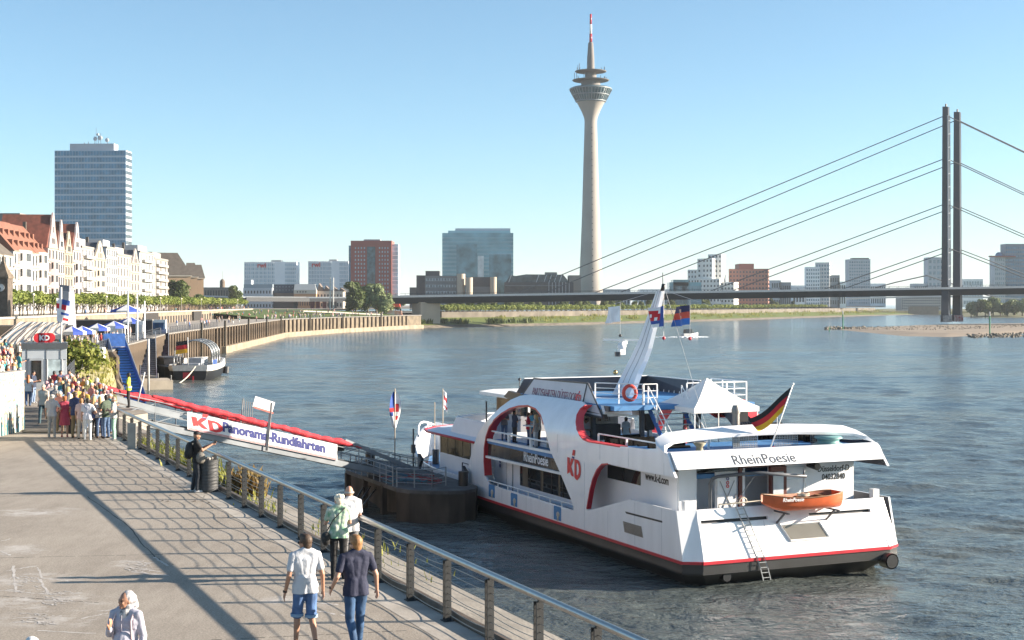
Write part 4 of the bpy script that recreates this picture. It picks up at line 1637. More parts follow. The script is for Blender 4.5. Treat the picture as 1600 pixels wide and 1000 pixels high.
# red padded roll tied along the rails
redcl = mat('red_tarpaulin', (.50, .025, .04), .7, vary=.3, scale=3, bump=1.0, bscale=9, stretch=(3, 3, 1))
rr = random.Random(6)
for t, s0_, s1_, z0_, z1_ in ((-.02, 2.0, 15.4, 1.36, 1.06), (1.9, -.6, 10.5, 1.32, 1.2)):
    b = MB()
    pts, rad = [], []
    n = 130
    for i in range(n + 1):
        u = i / n
        pts.append(G(s0_ + (s1_ - s0_) * u, t + .02 * math.sin(u * 61), z0_ + (z1_ - z0_) * u + .025 * math.sin(u * 23) + .012 * math.sin(u * 87)))
        rad.append((.165 + .018 * math.sin(i * .9) + .02 * math.sin(i * .23) + rr.uniform(-.012, .012)) * min(1, .35 + 6 * min(u, 1 - u)))
    b.tube(pts, .2, 9, rad=rad)
    b.build('red_roll', redcl, gang, True)
# long sign board
sgl = 9.45 / gu.xy.length * .985
S0 = 4.0
b = MB()
b.prism([G(S0, -.12, .12 - .10), G(S0 + sgl + .0, -.12, .02), G(S0 + sgl, -.12, .93), G(S0, -.12, .95)], -gside * .05)
board = b.build('sign_board', mat('white_sign_board', (.70, .70, .70), .45, vary=.05, scale=.6), gang)
nrm = -gside
b = MB()
for z in (.045, .10):
    b.prism([G(S0 + .05, -.176, z), G(S0 + sgl - .05, -.176, z), G(S0 + sgl - .05, -.176, z + .025), G(S0 + .05, -.176, z + .025)], -gside * .004)
b.build('board_stripe', red, board)
upv = Vector((0, 0, 1))
kd_logo(.52, G(S0 + .35, -.178, .24), gu, upv, redlogo, navy, board)
# the long mark is stretched sideways like on the board
for ch in [c for c in board.children if c.name.startswith('emblem')]:
    me_ = ch.data
    o_ = G(S0 + .35, -.178, .24)
    for v in me_.vertices:
        d_ = (v.co - o_).dot(gu)
        v.co += gu * d_ * 1.05
text('Panorama-Rundfahrten', .70, G(S0 + 2.1, -.178, .33), gu, upv, navy, board, bold=.034, squash=1.02, ext=.004)
# upright frame with a small board
f1 = 8.9
fr = MB()
for s in (f1, f1 - .75):
    fr.bar(G(s - .05, -.22 if s == f1 else 1.6, -.25 if s == f1 else .3), G(s + .25, -.22 if s == f1 else 1.6, 2.45), .14 if s == f1 else .05, .06)
frame = fr.build('sign_post', mat('pale_post', (.42, .40, .37), .6, vary=.15), gang)
b = MB()
b.bar(G(f1 - .85, -.2, 2.3), G(f1 + .4, -.2, 2.2), .04, .6)
sb = b.build('notice_board', mat('white_sign_board', (0, 0, 0)), gang)
b = MB()
b.bar(G(f1 - .88, -.225, 1.99), G(f1 + .38, -.225, 1.89), .04, .1)
b.build('board_stripe', mat('faded_red', (.35, .1, .08), .6), sb)
#text('Elternwald', .22, G(f1 - .68, -.225, 2.48), gu, upv, textgrey, sb, bold=.002, squash=.9)
b = MB()
for k in range(6):
    b.bar(G(f1 - .95 + k * .13, 1.0, .9), G(f1 - .90 + k * .13, 1.0, 2.3), .03)
b.build('slat_screen', mat('pale_post', (0, 0, 0)), gang, kind='stuff')
b = MB()
b.box(G(14.6, 1.2, .95), (.6, .5, .6))
b.build('winch', black, gang)
# chains from the quay to the pontoon
for k in range(3):
    b = MB()
    A_, B_ = Q(24 + k * .8, 1.6, -4.4 + .3 * k), SW(-4.4, 28 + k, 1.2)
    pts = [A_.lerp(B_, i / 16) - Vector((0, 0, (.9 + .3 * k) * 4 * (i / 16) * (1 - i / 16))) for i in range(17)]
    pts = [Vector((p.x, p.y, max(p.z, .12))) for p in pts]
    b.tube([p - A_ for p in pts], .05, 5)
    o = b.build('mooring_chain', black, None, True, loc=A_)
    tag(o, ['dark mooring chain from quay to pontoon, nearest of three', 'dark mooring chain from quay to pontoon, middle of three', 'dark mooring chain from quay to pontoon, farthest of three'][k], 'chain', 'chains holding the pontoon')
# ------------------------------------------------------------------ plants
def leaf_mat(name, c1, c2, rough=.6):
    m = bpy.data.materials.new(name)
    m.use_nodes = True
    n, l = m.node_tree.nodes, m.node_tree.links
    p = n['Principled BSDF']
    p.inputs['Roughness'].default_value = rough
    p.inputs['Specular IOR Level'].default_value = .25
    oi = n.new('ShaderNodeObjectInfo')
    geo = n.new('ShaderNodeNewGeometry')
    nz = n.new('ShaderNodeTexNoise')
    nz.inputs['Scale'].default_value = .9
    l.new(geo.outputs['Position'], nz.inputs['Vector'])
    ad = n.new('ShaderNodeMath')
    ad.operation = 'ADD'
    l.new(nz.outputs['Fac'], ad.inputs[0])
    mu = n.new('ShaderNodeMath')
    mu.operation = 'MULTIPLY_ADD'
    mu.inputs[1].default_value = .3
    mu.inputs[2].default_value = -.15
    l.new(oi.outputs['Random'], mu.inputs[0])
    l.new(mu.outputs[0], ad.inputs[1])
    rp = n.new('ShaderNodeValToRGB')
    rp.color_ramp.elements[0].position = .36
    rp.color_ramp.elements[1].position = .66
    rp.color_ramp.elements[0].color = (*c1, 1)
    rp.color_ramp.elements[1].color = (*c2, 1)
    l.new(ad.outputs[0], rp.inputs[0])
    l.new(rp.outputs[0], p.inputs['Base Color'])
    tr = n.new('ShaderNodeBsdfTranslucent')
    l.new(rp.outputs[0], tr.inputs['Color'])
    mx = n.new('ShaderNodeMixShader')
    mx.inputs[0].default_value = .25
    l.new(p.outputs[0], mx.inputs[1])
    l.new(tr.outputs[0], mx.inputs[2])
    l.new(mx.outputs[0], n['Material Output'].inputs['Surface'])
    return m
leaf_plane = leaf_mat('plane_tree_leaves', (.12, .165, .035), (.27, .31, .075))
leaf_dark = leaf_mat('dark_leaves', (.04, .065, .022), (.12, .155, .05))
leaf_willow = leaf_mat('willow_leaves', (.13, .17, .08), (.26, .31, .15))
leaf_weed = leaf_mat('weed_leaves', (.14, .17, .03), (.30, .29, .07))
grass_m = leaf_mat('bank_grass', (.10, .145, .035), (.20, .24, .07))
bark = mat('tree_bark', (.10, .085, .065), .9, vary=.3, scale=5, bump=.4)
def crown_mesh(name, m, lobes, n, size, seed):
    """leaf clumps scattered through a few lobes (c, r): small tilted faces, denser near the skin"""
    rr = random.Random(seed)
    b = MB()
    tot = sum(r[0] * r[1] * r[2] for c, r in lobes)
    for c, r in lobes:
        k = int(n * r[0] * r[1] * r[2] / tot)
        for _ in range(k):
            d = Vector((rr.gauss(0, 1), rr.gauss(0, 1), rr.gauss(0, 1))).normalized()
            rad = rr.random() ** .38
            if d.z < -.3 and rr.random() < .4:
                continue
            p = Vector(c) + Vector((d.x * r[0], d.y * r[1], d.z * r[2])) * rad * rr.uniform(.86, 1.08)
            nn = (d + Vector((rr.gauss(0, .6), rr.gauss(0, .6), rr.gauss(.25, .5)))).normalized()
            t = nn.orthogonal().normalized()
            t = Matrix.Rotation(rr.uniform(0, 6.28), 3, nn) @ t
            u = nn.cross(t)
            s = size * rr.uniform(.55, 1.35)
            vs = [p + t * s * .5, p + u * s * .42 + nn * s * .1, p - t * s * .5, p - u * s * .38 - nn * s * .1]
            b.add(vs, [(0, 1, 2, 3)])
    return b.mesh(name, m)
def trunk_mesh(name, h, r, limbs, seed):
    rr = random.Random(seed)
    b = MB()
    b.tube([(0, 0, -.3), (.03 * h, 0, h * .4), (0, .02 * h, h)], r, 7, rad=[r * 1.25, r * .85, r * .55])
    for k in range(limbs):
        a = 6.28 * k / limbs + rr.uniform(-.4, .4)
        L_ = h * rr.uniform(.4, .7)
        z0_ = h * rr.uniform(.6, .95)
        b.tube([(0, 0, z0_), (math.cos(a) * L_ * .5, math.sin(a) * L_ * .5, z0_ + L_ * .45), (math.cos(a) * L_ * .8, math.sin(a) * L_ * .8, z0_ + L_ * .9)], r * .4, 5, rad=[r * .5, r * .32, r * .12])
    return b.mesh(name, bark, True)
def tree(name, label, loc, tm_, cm_, scale=1.0, rz=0.0, group=None, cat='tree'):
    t = thing(name, label, cat, loc, rz, group, scale)
    inst(tm_, 'trunk', t)
    inst(cm_, 'crown', t)
    return t
T_TR = [trunk_mesh('trunk', 2.3, .16, 5, s) for s in (1, 2)]
T_CR = [crown_mesh('crown', leaf_plane, [((0, 0, 3.7), (2.1, 2.1, 1.25)), ((rx, ry, 4.3), (1.3, 1.3, .75)), ((-rx, ry, 3.5), (1.2, 1.2, .9))], 420, .55, sd) for sd, rx, ry in ((1, .7, .3), (2, -.6, .5), (3, .4, -.7), (4, .2, .2))]
BIG_TR = trunk_mesh('trunk', 5.0, .4, 6, 9)
def big_crown(m, seed, n=3000, size=.95, tall=1.0):
    rr = random.Random(seed)
    lob = [((0, 0, 7.0 * tall), (3.4, 3.4, 3.6 * tall))]
    for k in range(9):
        a = rr.uniform(0, 6.28)
        z = rr.uniform(3.6, 11.0) * tall
        q_ = rr.uniform(1.6, 3.2) * (1.15 - .05 * z / tall)
        lob.append(((math.cos(a) * q_, math.sin(a) * q_, z), (rr.uniform(1.3, 2.2),) * 2 + (rr.uniform(1.2, 1.9),)))
    return crown_mesh('crown', m, lob, n, size, seed)
BC_DARK = [big_crown(leaf_dark, 11), big_crown(leaf_dark, 12, tall=.85)]
BC_GREEN = [big_crown(leaf_mat('fresh_leaves', (.045, .075, .02), (.13, .16, .045)), 13), big_crown(leaf_dark, 14)]
BC_WIL = [big_crown(leaf_willow, 15, 3200, .85), big_crown(leaf_willow, 16, 3200, .85, .9)]

# small distant figures, one mesh each with three slots (legs, top, skin/hair)
TOPS = [mat('top_' + n_, c, .8, vary=.08) for n_, c in (('white', (.68, .68, .68)), ('red', (.45, .05, .05)), ('navy', (.03, .04, .10)), ('black', (.02, .02, .022)), ('blue', (.12, .22, .42)), ('grey', (.3, .3, .31)), ('pink', (.6, .34, .34)), ('olive', (.14, .14, .07)), ('teal', (.05, .25, .27)), ('cream', (.55, .48, .37)))]
LEGS = [mat('legs_' + n_, c, .8, vary=.1) for n_, c in (('jeans', (.06, .09, .17)), ('black', (.02, .02, .024)), ('khaki', (.28, .22, .14)), ('white', (.6, .6, .6)), ('grey', (.2, .2, .21)))]
SKIN = mat('skin_light', (.48, .27, .19), .55, vary=.06, scale=12)
def figure_mesh(sit):
    b = MB()
    b.mi = 0
    if sit:
        b.tube([(-.1, 0, .12), (-.1, .45, .3)], .08, 5)
        b.tube([(.1, 0, .12), (.1, .45, .3)], .08, 5)
        b.mi = 1
        b.tube([(0, 0, .08), (0, -.05, .6)], .2, 6, rad=[.2, .17])
        b.mi = 2
        b.ball((0, -.02, .78), (.11, .12, .14), 6)
        b.tube([(.22, -.03, .55), (.24, .2, .25)], .05, 4)
        b.tube([(-.22, -.03, .55), (-.24, .2, .25)], .05, 4)
    else:
        b.tube([(-.1, .06, 0), (-.1, 0, .85)], .09, 5, rad=[.06, .11])
        b.tube([(.1, -.06, 0), (.1, 0, .85)], .09, 5, rad=[.06, .11])
        b.mi = 1
        b.tube([(0, 0, .8), (0, 0, 1.2), (0, 0, 1.48)], .2, 7, rad=[.17, .2, .12])
        b.mi = 2
        b.ball((0, 0, 1.62), (.1, .11, .14), 6)
        b.tube([(.22, 0, 1.4), (.26, .05, .85)], .05, 4)
        b.tube([(-.22, 0, 1.4), (-.24, .12, .9)], .05, 4)
    return b.mesh('figure', [LEGS[0], TOPS[0], SKIN], True)
FIG = [figure_mesh(False), figure_mesh(True)]
rf = random.Random(21)
def small_figure(loc, label, group, sit=False, sc_=1.0):
    o = inst(FIG[1 if sit else 0], 'person', None, loc, rf.uniform(0, 6.28), sc_, [rf.choice(LEGS), rf.choice(TOPS), SKIN])
    return tag(o, label, 'person', group)

# ------------------------------------------------------------------ left bank ground
EDGE = [(-26.6, 90.0), (-29.4, 94), (-34, 111), (-40.4, 136), (-48.1, 167), (-52.5, 190), (-57.5, 222), (-64.5, 262), (-68, 300), (-71, 345), (-77, 430), (-83, 513), (-74, 590), (-52, 684), (-45, 700)]
def edge_at(d):
    for (xa, ya), (xb, yb) in zip(EDGE, EDGE[1:]):
        if ya <= d <= yb:
            return xa + (xb - xa) * (d - ya) / (yb - ya)
    return EDGE[-1][0]
paving = mat('pale_promenade_paving', (.30, .27, .235), .85, vary=.15, scale=.4, bump=.1)
b = MB()
poly = [(-60, 84), *EDGE, (-45, 760), (-400, 760), (-400, 84)]
b.add([Vector((x, y, 6.494)) for x, y in poly], [tuple(range(len(poly) - 1, -1, -1))])
struct(b.build('lower_promenade', paving))
RET = [(-64, 112), (-78, 200), (-89, 290), (-107, 480), (-117, 640)]          # foot of the retaining wall
def ret_at(d):
    for (xa, ya), (xb, yb) in zip(RET, RET[1:]):
        if ya <= d <= yb:
            return xa + (xb - xa) * (d - ya) / (yb - ya)
    return RET[-1][0]
UZ = 9.3
b = MB()
poly = [*[(x - .3, y) for x, y in RET], (-112, 690), (-80, 770), (-45, 850), (60, 980), (140, 1100), (270, 1330), (410, 1605), (450, 1720), (450, 2600), (-2500, 2600), (-2500, 112)]
b.add([Vector((x, y, UZ)) for x, y in poly], [tuple(range(len(poly) - 1, -1, -1))])
struct(b.build('upper_promenade', mat('upper_ground', (.22, .20, .17), .9, vary=.2, scale=.05)))
wall_tan = mat('tan_stone_wall', (.22, .18, .135), .85, vary=.2, scale=.5, bump=.2)
rw = thing('retaining_wall', 'long tan stone retaining wall with dark openings below the promenade trees', 'wall', (-89, 290, 6.5))
b = MB()
O_ = Vector((-89, 290, 6.5))
for (xa, ya), (xb, yb) in zip(RET, RET[1:]):
    b.bar(Vector((xa, ya, 8.1)) - O_, Vector((xb, yb, 8.1)) - O_, .5, 3.2)
b.build('wall_face', wall_tan, rw)
ome = MB()
ome.box((0, 0, 0), (.3, 2.6, 2.0))
ome = ome.mesh('opening', mat('dark_opening', (.025, .022, .02), .8))
for k in range(70):
    d = 215 + k * 5.6
    if d > 600 or 372 < d < 395 or 470 < d < 490:
        continue
    x = ret_at(d)
    inst(ome, 'opening', rw, Vector((x + .2, d, 7.5)) - O_, math.atan2(.09, 1))
b = MB()
for (xa, ya), (xb, yb) in zip(RET, RET[1:]):
    b.bar(Vector((xa + .12, ya, 9.75)) - O_, Vector((xb + .12, yb, 9.75)) - O_, .7, .35)
b.build('coping', conc_lt, rw)
for d0, d1, h in ((372, 394, 3.2), (470, 489, 3.0)):
    b = MB()
    b.bar(Vector((ret_at(d0) + .4, d0, 8.0)) - O_, Vector((ret_at(d1) + .4, d1, 8.0)) - O_, 1.0, h)
    b.build('stair_recess', mat('dark_opening', (0, 0, 0)), rw)

# quay wall with timber piles over a pale concrete footing
qw = thing('quay_wall', 'long curving quay wall of dark timber piles above a pale concrete footing', 'wall', (-70, 345, 0))
QWO = Vector((-70, 345, 0))
WL = [(x + ox, y) for (x, y), ox in zip(EDGE[1:], (1.6, 2.6, 2.6, .7, .5, .4, .4, .3, .2, .2, .2, .2, .2, .2))]
panel = mat('tan_wall_panel', (.15, .122, .085), .85, vary=.35, scale=.5, bump=.2)
b = MB()
for i, ((xa, ya), (xb, yb)) in enumerate(zip(WL, WL[1:])):
    za, zb = (4.2 if i < 3 else 6.3), (4.2 if i < 2 else 6.3)
    p, q_ = Vector((xa, ya, 0)) - QWO, Vector((xb, yb, 0)) - QWO
    b.prism([p + Vector((0, 0, -1)), q_ + Vector((0, 0, -1)), q_ + Vector((0, 0, zb)), p + Vector((0, 0, za))], (-.5, 0, 0))
b.build('wall_panel', panel, qw)
b = MB()
for i, ((xa, ya), (xb, yb)) in enumerate(zip(WL, WL[1:])):
    if i < 8:
        continue
    p, q_ = Vector((xa + .7, ya, .4)) - QWO, Vector((xb + .7, yb, .4)) - QWO
    b.bar(p, q_, 1.5, 2.6 - .0)
b.build('footing', mat('pale_footing', (.25, .205, .15), .85, vary=.25, scale=.4), qw)
b = MB()
for i, ((xa, ya), (xb, yb)) in enumerate(zip(WL, WL[1:])):
    if i < 3:
        continue
    b.bar(Vector((xa + .1, ya, 6.42)) - QWO, Vector((xb + .1, yb, 6.42)) - QWO, .7, .3)
b.build('coping', mat('grey_coping', (.2, .19, .175), .85, vary=.15), qw)
pile_me = MB()
pile_me.tube([(0, 0, -1.2), (0, 0, 5.1)], .42, 7)
pile_me = pile_me.mesh('pile', rustwood)
pile_low = MB()
pile_low.tube([(0, 0, -1), (0, 0, 4.1)], .3, 7)
pile_low = pile_low.mesh('pile', mat('pale_timber_piles', (.17, .13, .09), .85, vary=.45, scale=1.1, stretch=(2, 2, .4)))
d = 104.0
k = 0
while d < 690:
    for (xa, ya), (xb, yb) in zip(WL, WL[1:]):
        if ya <= d < yb:
            x = xa + (xb - xa) * (d - ya) / (yb - ya)
            low = d < 150
            inst(pile_low if low else pile_me, 'pile', qw, Vector((x + .35, d, 0 if low else 1.3)) - QWO)
            if k % 9 == 0 and d > 300:
                b = MB()
                b.bar(Vector((x + .9, d, .4)) - QWO, Vector((x + .9, d, 8.0)) - QWO, .45)
                b.build('mooring_post', bark, qw)
            seg = math.hypot(xb - xa, yb - ya) / (yb - ya)
    d += (2.2 if d < 230 else (3.6 if d < 330 else 5.6)) / seg
    k += 1
# grassy slope between fence and piles
b = MB()
rings = []
for i in range(25):
    d = 94 + 74 * i / 24
    xe = edge_at(d)
    t = min(1, max(0, (d - 136) / 31))
    wx = 1.6 + 1.0 * min(1, (d - 94) / 17) - 1.9 * t
    z1_ = 4.2 + 2.1 * t
    rings.append([Vector((xe - .2, d, 6.5)), Vector((xe + wx * .5, d, (6.5 + z1_) / 2 + .3)), Vector((xe + wx, d, z1_))])
b.loft(rings, closed=False)
struct(b.build('grass_slope', mat('dry_grass_slope', (.20, .18, .07), .9, col2=(.27, .24, .14), scale=.8, bump=.5)))
def tufts(name, m, spots, seed, kind='stuff'):
    """blades of weeds: spots = (centre, radius, height, count)"""
    rr = random.Random(seed)
    b = MB()
    for c, r, h, n in spots:
        for _ in range(n):
            p = Vector(c) + Vector((rr.gauss(0, r * .5), rr.gauss(0, r * .5), 0))
            hh = h * rr.uniform(.4, 1.15)
            a = rr.uniform(0, 6.28)
            ln = Vector((math.cos(a), math.sin(a), 0)) * hh * rr.uniform(.1, .55)
            sd = Vector((-math.sin(a), math.cos(a), 0)) * hh * rr.uniform(.06, .14)
            b.add([p - sd, p + sd, p + ln * .5 + sd * .9 + Vector((0, 0, hh * .65)), p + ln + Vector((0, 0, hh)), p + ln * .4 - sd + Vector((0, 0, hh * .6))], [(0, 1, 2, 3, 4)])
    o = b.build(name, m)
    o['kind'] = kind
    return o
rr = random.Random(31)
sp = []
for k in range(90):
    d = rr.uniform(95, 150)
    sp.append((Vector((edge_at(d) + rr.uniform(.2, 2.0), d, 6.5 - rr.uniform(.3, 1.9))), .7, .4, 16))
tufts('slope_weeds', leaf_weed, sp, 3)
# weeds on the ledge outside the near railing
sp = []
for s_, t_, h_, n_ in [(19.5, .6, .35, 60), (21, .8, .4, 80), (22.3, .7, .45, 80), (23.8, .9, .45, 80), (25.0, .7, .4, 70), (26.5, .8, .4, 70), (28, .7, .4, 60), (30, .7, .35, 50), (32, .7, .35, 50), (34, .7, .35, 40), (15.0, .55, .2, 60), (15.9, .6, .3, 50), (13.9, .5, .22, 30), (10.2, .9, .25, 12), (8.6, 1.2, .2, 10), (6.6, 1.4, .25, 12), (5.0, 1.1, .12, 12), (9.4, .5, .2, 14), (3.2, 1.2, .15, 10)]:
    sp.append((Q(s_, t_ + .1, -.14), .55, h_, n_))
tufts('ledge_weeds', leaf_weed, sp, 5)
tufts('tall_weeds', leaf_mat('seeding_weeds', (.20, .13, .05), (.30, .24, .10)), [(Q(17.8, 1.0, -.14), .5, .62, 130), (Q(18.6, 1.1, -.14), .5, .68, 140), (Q(17.1, 1.1, -.14), .4, .45, 60)], 6)

# railing round the lower promenade
fe = thing('railing', 'dark curving guard rail along the edge of the far lower promenade', 'railing', (-41, 144, 6.5))
FO = Vector((-41, 144, 6.5))
fpm = MB()
fpm.box((0, 0, .6), (.07, .07, 1.2))
fpm = fpm.mesh('post', dark)
d = 96.0
pts = []
while d < 345:
    p = Vector((edge_at(d) - .15, d, 6.5)) - FO
    inst(fpm, 'post', fe, p)
    pts.append(p)
    d += 2.4
for z in (.25, .5, .75, 1.15):
    b = MB()
    b.tube([p + Vector((0, 0, z)) for p in pts], .03, 4)
    b.build('rail', dark, fe)
b = MB()
for i in range(38):
    for k in range(6):
        p = pts[i].lerp(pts[i + 1], k / 6)
        b.bar(p + Vector((0, 0, .1)), p + Vector((0, 0, 1.1)), .025)
b.build('bars', dark, fe, kind='stuff')

# promenade trees in two rows, then larger trees
gi = 0
rt = random.Random(41)
for row, off_ in ((0, -4.5), (1, -11.0)):
    d = 150.0 if row == 0 else 200.0
    while d < 650:
        x = ret_at(d) + off_ + rt.uniform(-.4, .4)
        if (x / d) * F + 800 > -25:
            tree('plane_tree', 'clipped plane tree in the long row along the upper promenade', (x, d, UZ), T_TR[gi % 2], T_CR[gi % 4], rt.uniform(.92, 1.1), rt.uniform(0, 6.28), 'plane trees along the upper promenade')
            gi += 1
        d += 6.5 + row * 2.5
lm = MB()
lm.tube([(0, 0, 0), (0, 0, 4.2)], .06, 6)
lm = lm.mesh('lamp_post', mat('lamp_post_grey', (.35, .34, .32), .5))
lg = MB()
lg.ball((0, 0, 4.4), .27, 10)
lg = lg.mesh('lamp_globe', mat('opal_globe', (.72, .62, .5), .3), True)
k = 0
for d in [132, 160, 190, 222, 256, 292, 330, 370, 412, 456, 502, 550, 600]:
    t = thing('street_lamp', 'globe street lamp in the row before the promenade plane trees', 'street lamp', (ret_at(d) - 1.3, d, UZ), 0, 'globe lamps along the promenade')
    inst(lm, 'lamp_post', t)
    inst(lg, 'lamp_globe', t)
for lab, px, d, m_, s_ in (('big round green tree in front of the brown roofed office', 280, 640, BC_GREEN[0], 1.3), ('darker bushy tree right of the big round green tree', 311, 660, BC_DARK[1], .95), ('lone dark tree left of the pale three-storey building', 368, 800, BC_DARK[0], 1.15), ('low dark tree before the far slate roof', 338, 760, BC_DARK[1], .6),
                           ('dark broad tree left of the silvery willow by the bridge', 556, 720, BC_DARK[0], 1.5), ('silvery willow bulging over the embankment by the bridge', 588, 705, BC_WIL[0], 1.5), ('tall green tree behind the silvery willow', 574, 760, BC_GREEN[0], 1.6), ('small round tree behind the bridge abutment', 626, 830, BC_DARK[1], .95), ('silvery bush leaning toward the bridge pier', 604, 700, BC_WIL[1], 1.15), ('low dark tree beyond the bridge left of parliament', 655, 900, BC_DARK[1], .75), ('round dark tree in front of the parliament wall', 712, 960, BC_DARK[0], .75)):
    tree('broadleaf_tree', lab, VX(px, d, 4.6 if 540 < px < 610 else 8.0), BIG_TR, m_, s_, rt.uniform(0, 6))

# sloping lawn with people, beyond the retaining wall
b = MB()
rings = []
for i in range(13):
    d = 520 + 190 * i / 12
    xe = edge_at(min(d, 690)) - 6
    t = i / 12
    rings.append([Vector((xe, d, 6.52)), Vector((xe - 16 - 6 * t, d, 8.2)), Vector((xe - 30 - 12 * t, d, 9.34)), Vector((-140, d + 30, 9.36))])
b.loft(rings, closed=False)
struct(b.build('lawn', grass_m))
b = MB()
pp = [VX(425, 600, 9.0), VX(470, 600, 8.9), VX(520, 640, 8.2), VX(560, 660, 7.4), VX(595, 676, 6.9)]
for p, q_ in zip(pp, pp[1:]):
    b.bar(p + Vector((0, 0, .1)), q_ + Vector((0, 0, .1)), 2.4, .5)
struct(b.build('lawn_path', conc_lt))
for k in range(120):
    d = rf.uniform(505, 660)
    u = rf.random()
    xe = edge_at(d) - 5
    if u < .55:
        small_figure((xe - rf.uniform(2, 28), d, 7.3 + rf.uniform(-.3, 1.2)), 'tiny visitor resting on the riverside lawn beyond the quay wall', 'visitors on the riverside lawn', rf.random() < .6)
    else:
        small_figure((xe + rf.uniform(-2, 3), d, 6.55), 'tiny visitor strolling along the top of the far quay wall', 'strollers on the far quay')
for k in range(60):
    d = rf.uniform(150, 480)
    small_figure((edge_at(d) - rf.uniform(1.5, 14), d, 6.5), 'small far-off stroller on the lower promenade behind the guard rail', 'strollers on the lower promenade')
for k in range(40):
    d = rf.uniform(300, 640)
    small_figure((ret_at(d) - rf.uniform(.8, 3), d, UZ), 'small far-off stroller beside the promenade tree trunks', 'strollers under the trees')
# ------------------------------------------------------------------ far bank
FB = [(-45, 700), (-36, 720), (0, 762), (36, 808), (80, 889), (157, 1025), (292, 1300), (434, 1568), (470, 1640)]
riprap = mat('stone_riprap', (.17, .145, .11), .9, vary=.45, scale=.35, bump=.6, bscale=1.5)
def bank_strip(name, m, t0, z0_, t1, z1_, n=1):
    b = MB()
    rings = []
    for i, (x, y) in enumerate(FB):
        p = Vector((*FB[max(i - 1, 0)], 0))
        q_ = Vector((*FB[min(i + 1, len(FB) - 1)], 0))
        t = (q_ - p).normalized()
        nn = Vector((-t.y, t.x, 0))
        taper = 1 if i < len(FB) - 2 else (.5 if i == len(FB) - 2 else .15)
        rings.append([Vector((x, y, z0_ * taper)) + nn * t0 * taper, Vector((x, y, z1_ * taper)) + nn * t1 * taper])
    b.loft(rings, closed=False)
    return b.build(name, m)
struct(bank_strip('stone_bank', riprap, -2, -.6, 6, 1.3))
struct(bank_strip('grass_bank', grass_m, 6, 1.3, 30, 4.7))
fw = thing('embankment_wall', 'long grey-brown embankment wall above the grassy far bank', 'wall', (0, 780, 0))
def fb_pt(u, t, z):
    """point along the far bank: u in 0..1 over the polyline, t metres inland"""
    L_ = [0]
    for (xa, ya), (xb, yb) in zip(FB, FB[1:]):
        L_.append(L_[-1] + math.hypot(xb - xa, yb - ya))
    s = u * L_[-1]
    for i in range(len(FB) - 1):
        if s <= L_[i + 1] or i == len(FB) - 2:
            f = (s - L_[i]) / (L_[i + 1] - L_[i])
            p, q_ = Vector((*FB[i], 0)), Vector((*FB[i + 1], 0))
            tt = (q_ - p).normalized()
            r = p.lerp(q_, f) + Vector((-tt.y, tt.x, 0)) * t
            return Vector((r.x, r.y, z))
b = MB()
for k in range(30):
    u0, u1 = .05 + .86 * k / 30, .05 + .86 * (k + 1) / 30
    b.bar(fb_pt(u0, 30, 5.7) - Vector((0, 780, 0)), fb_pt(u1, 30, 5.7) - Vector((0, 780, 0)), .8, 4.0)
b.build('wall_face', mat('grey_brown_wall', (.125, .11, .09), .9, vary=.3, scale=.15), fw)
b = MB()
for k in range(26):
    u0, u1 = .0 + .95 * k / 26, .0 + .95 * (k + 1) / 26
    b.quad(fb_pt(u0, 30.3, 7.5), fb_pt(u1, 30.3, 7.5), fb_pt(u1, 78, 7.6), fb_pt(u0, 78, 7.6))
struct(b.build('far_promenade', mat('upper_ground', (0, 0, 0))))
gi = 0
for row, t_ in ((0, 38), (1, 47)):
    for k in range(92):
        u = .062 + .70 * (k / 92) ** 1.45 + row * .004
        p = fb_pt(u, t_, 5.2)
        tree('plane_tree', 'small clipped plane tree in the row on the far bank promenade', p, T_TR[gi % 2], T_CR[gi % 4], rt.uniform(1.2, 1.35), rt.uniform(0, 6.28), 'plane trees on the far bank')
        gi += 1
for k in range(64):          # larger dark trees standing behind the row
    u = .07 + .84 * (k / 64) ** 1.2 + rt.uniform(-.006, .006)
    p = fb_pt(u, 70 + rt.uniform(-6, 14), 7.0)
    tree('broadleaf_tree', 'dark broad tree in the belt behind the far bank plane trees', p, BIG_TR, (BC_DARK + BC_GREEN)[k % 4], rt.uniform(.62, .85), rt.uniform(0, 6), 'dark trees behind the far bank row')
sp = []
rb = random.Random(8)
for k in range(150):
    u = rb.uniform(.03, .93)
    t_ = rb.uniform(9, 29)
    sp.append((fb_pt(u, t_, 1.3 + (t_ - 6) * .14), 3.5, 1.9, 18))
tufts('bank_scrub', leaf_weed, sp, 9)
sp = [(fb_pt(rb.uniform(.0, .1), rb.uniform(4, 16), 1.6), 3.0, 3.0, 40) for k in range(14)]
tufts('pier_scrub', leaf_dark, sp, 10)

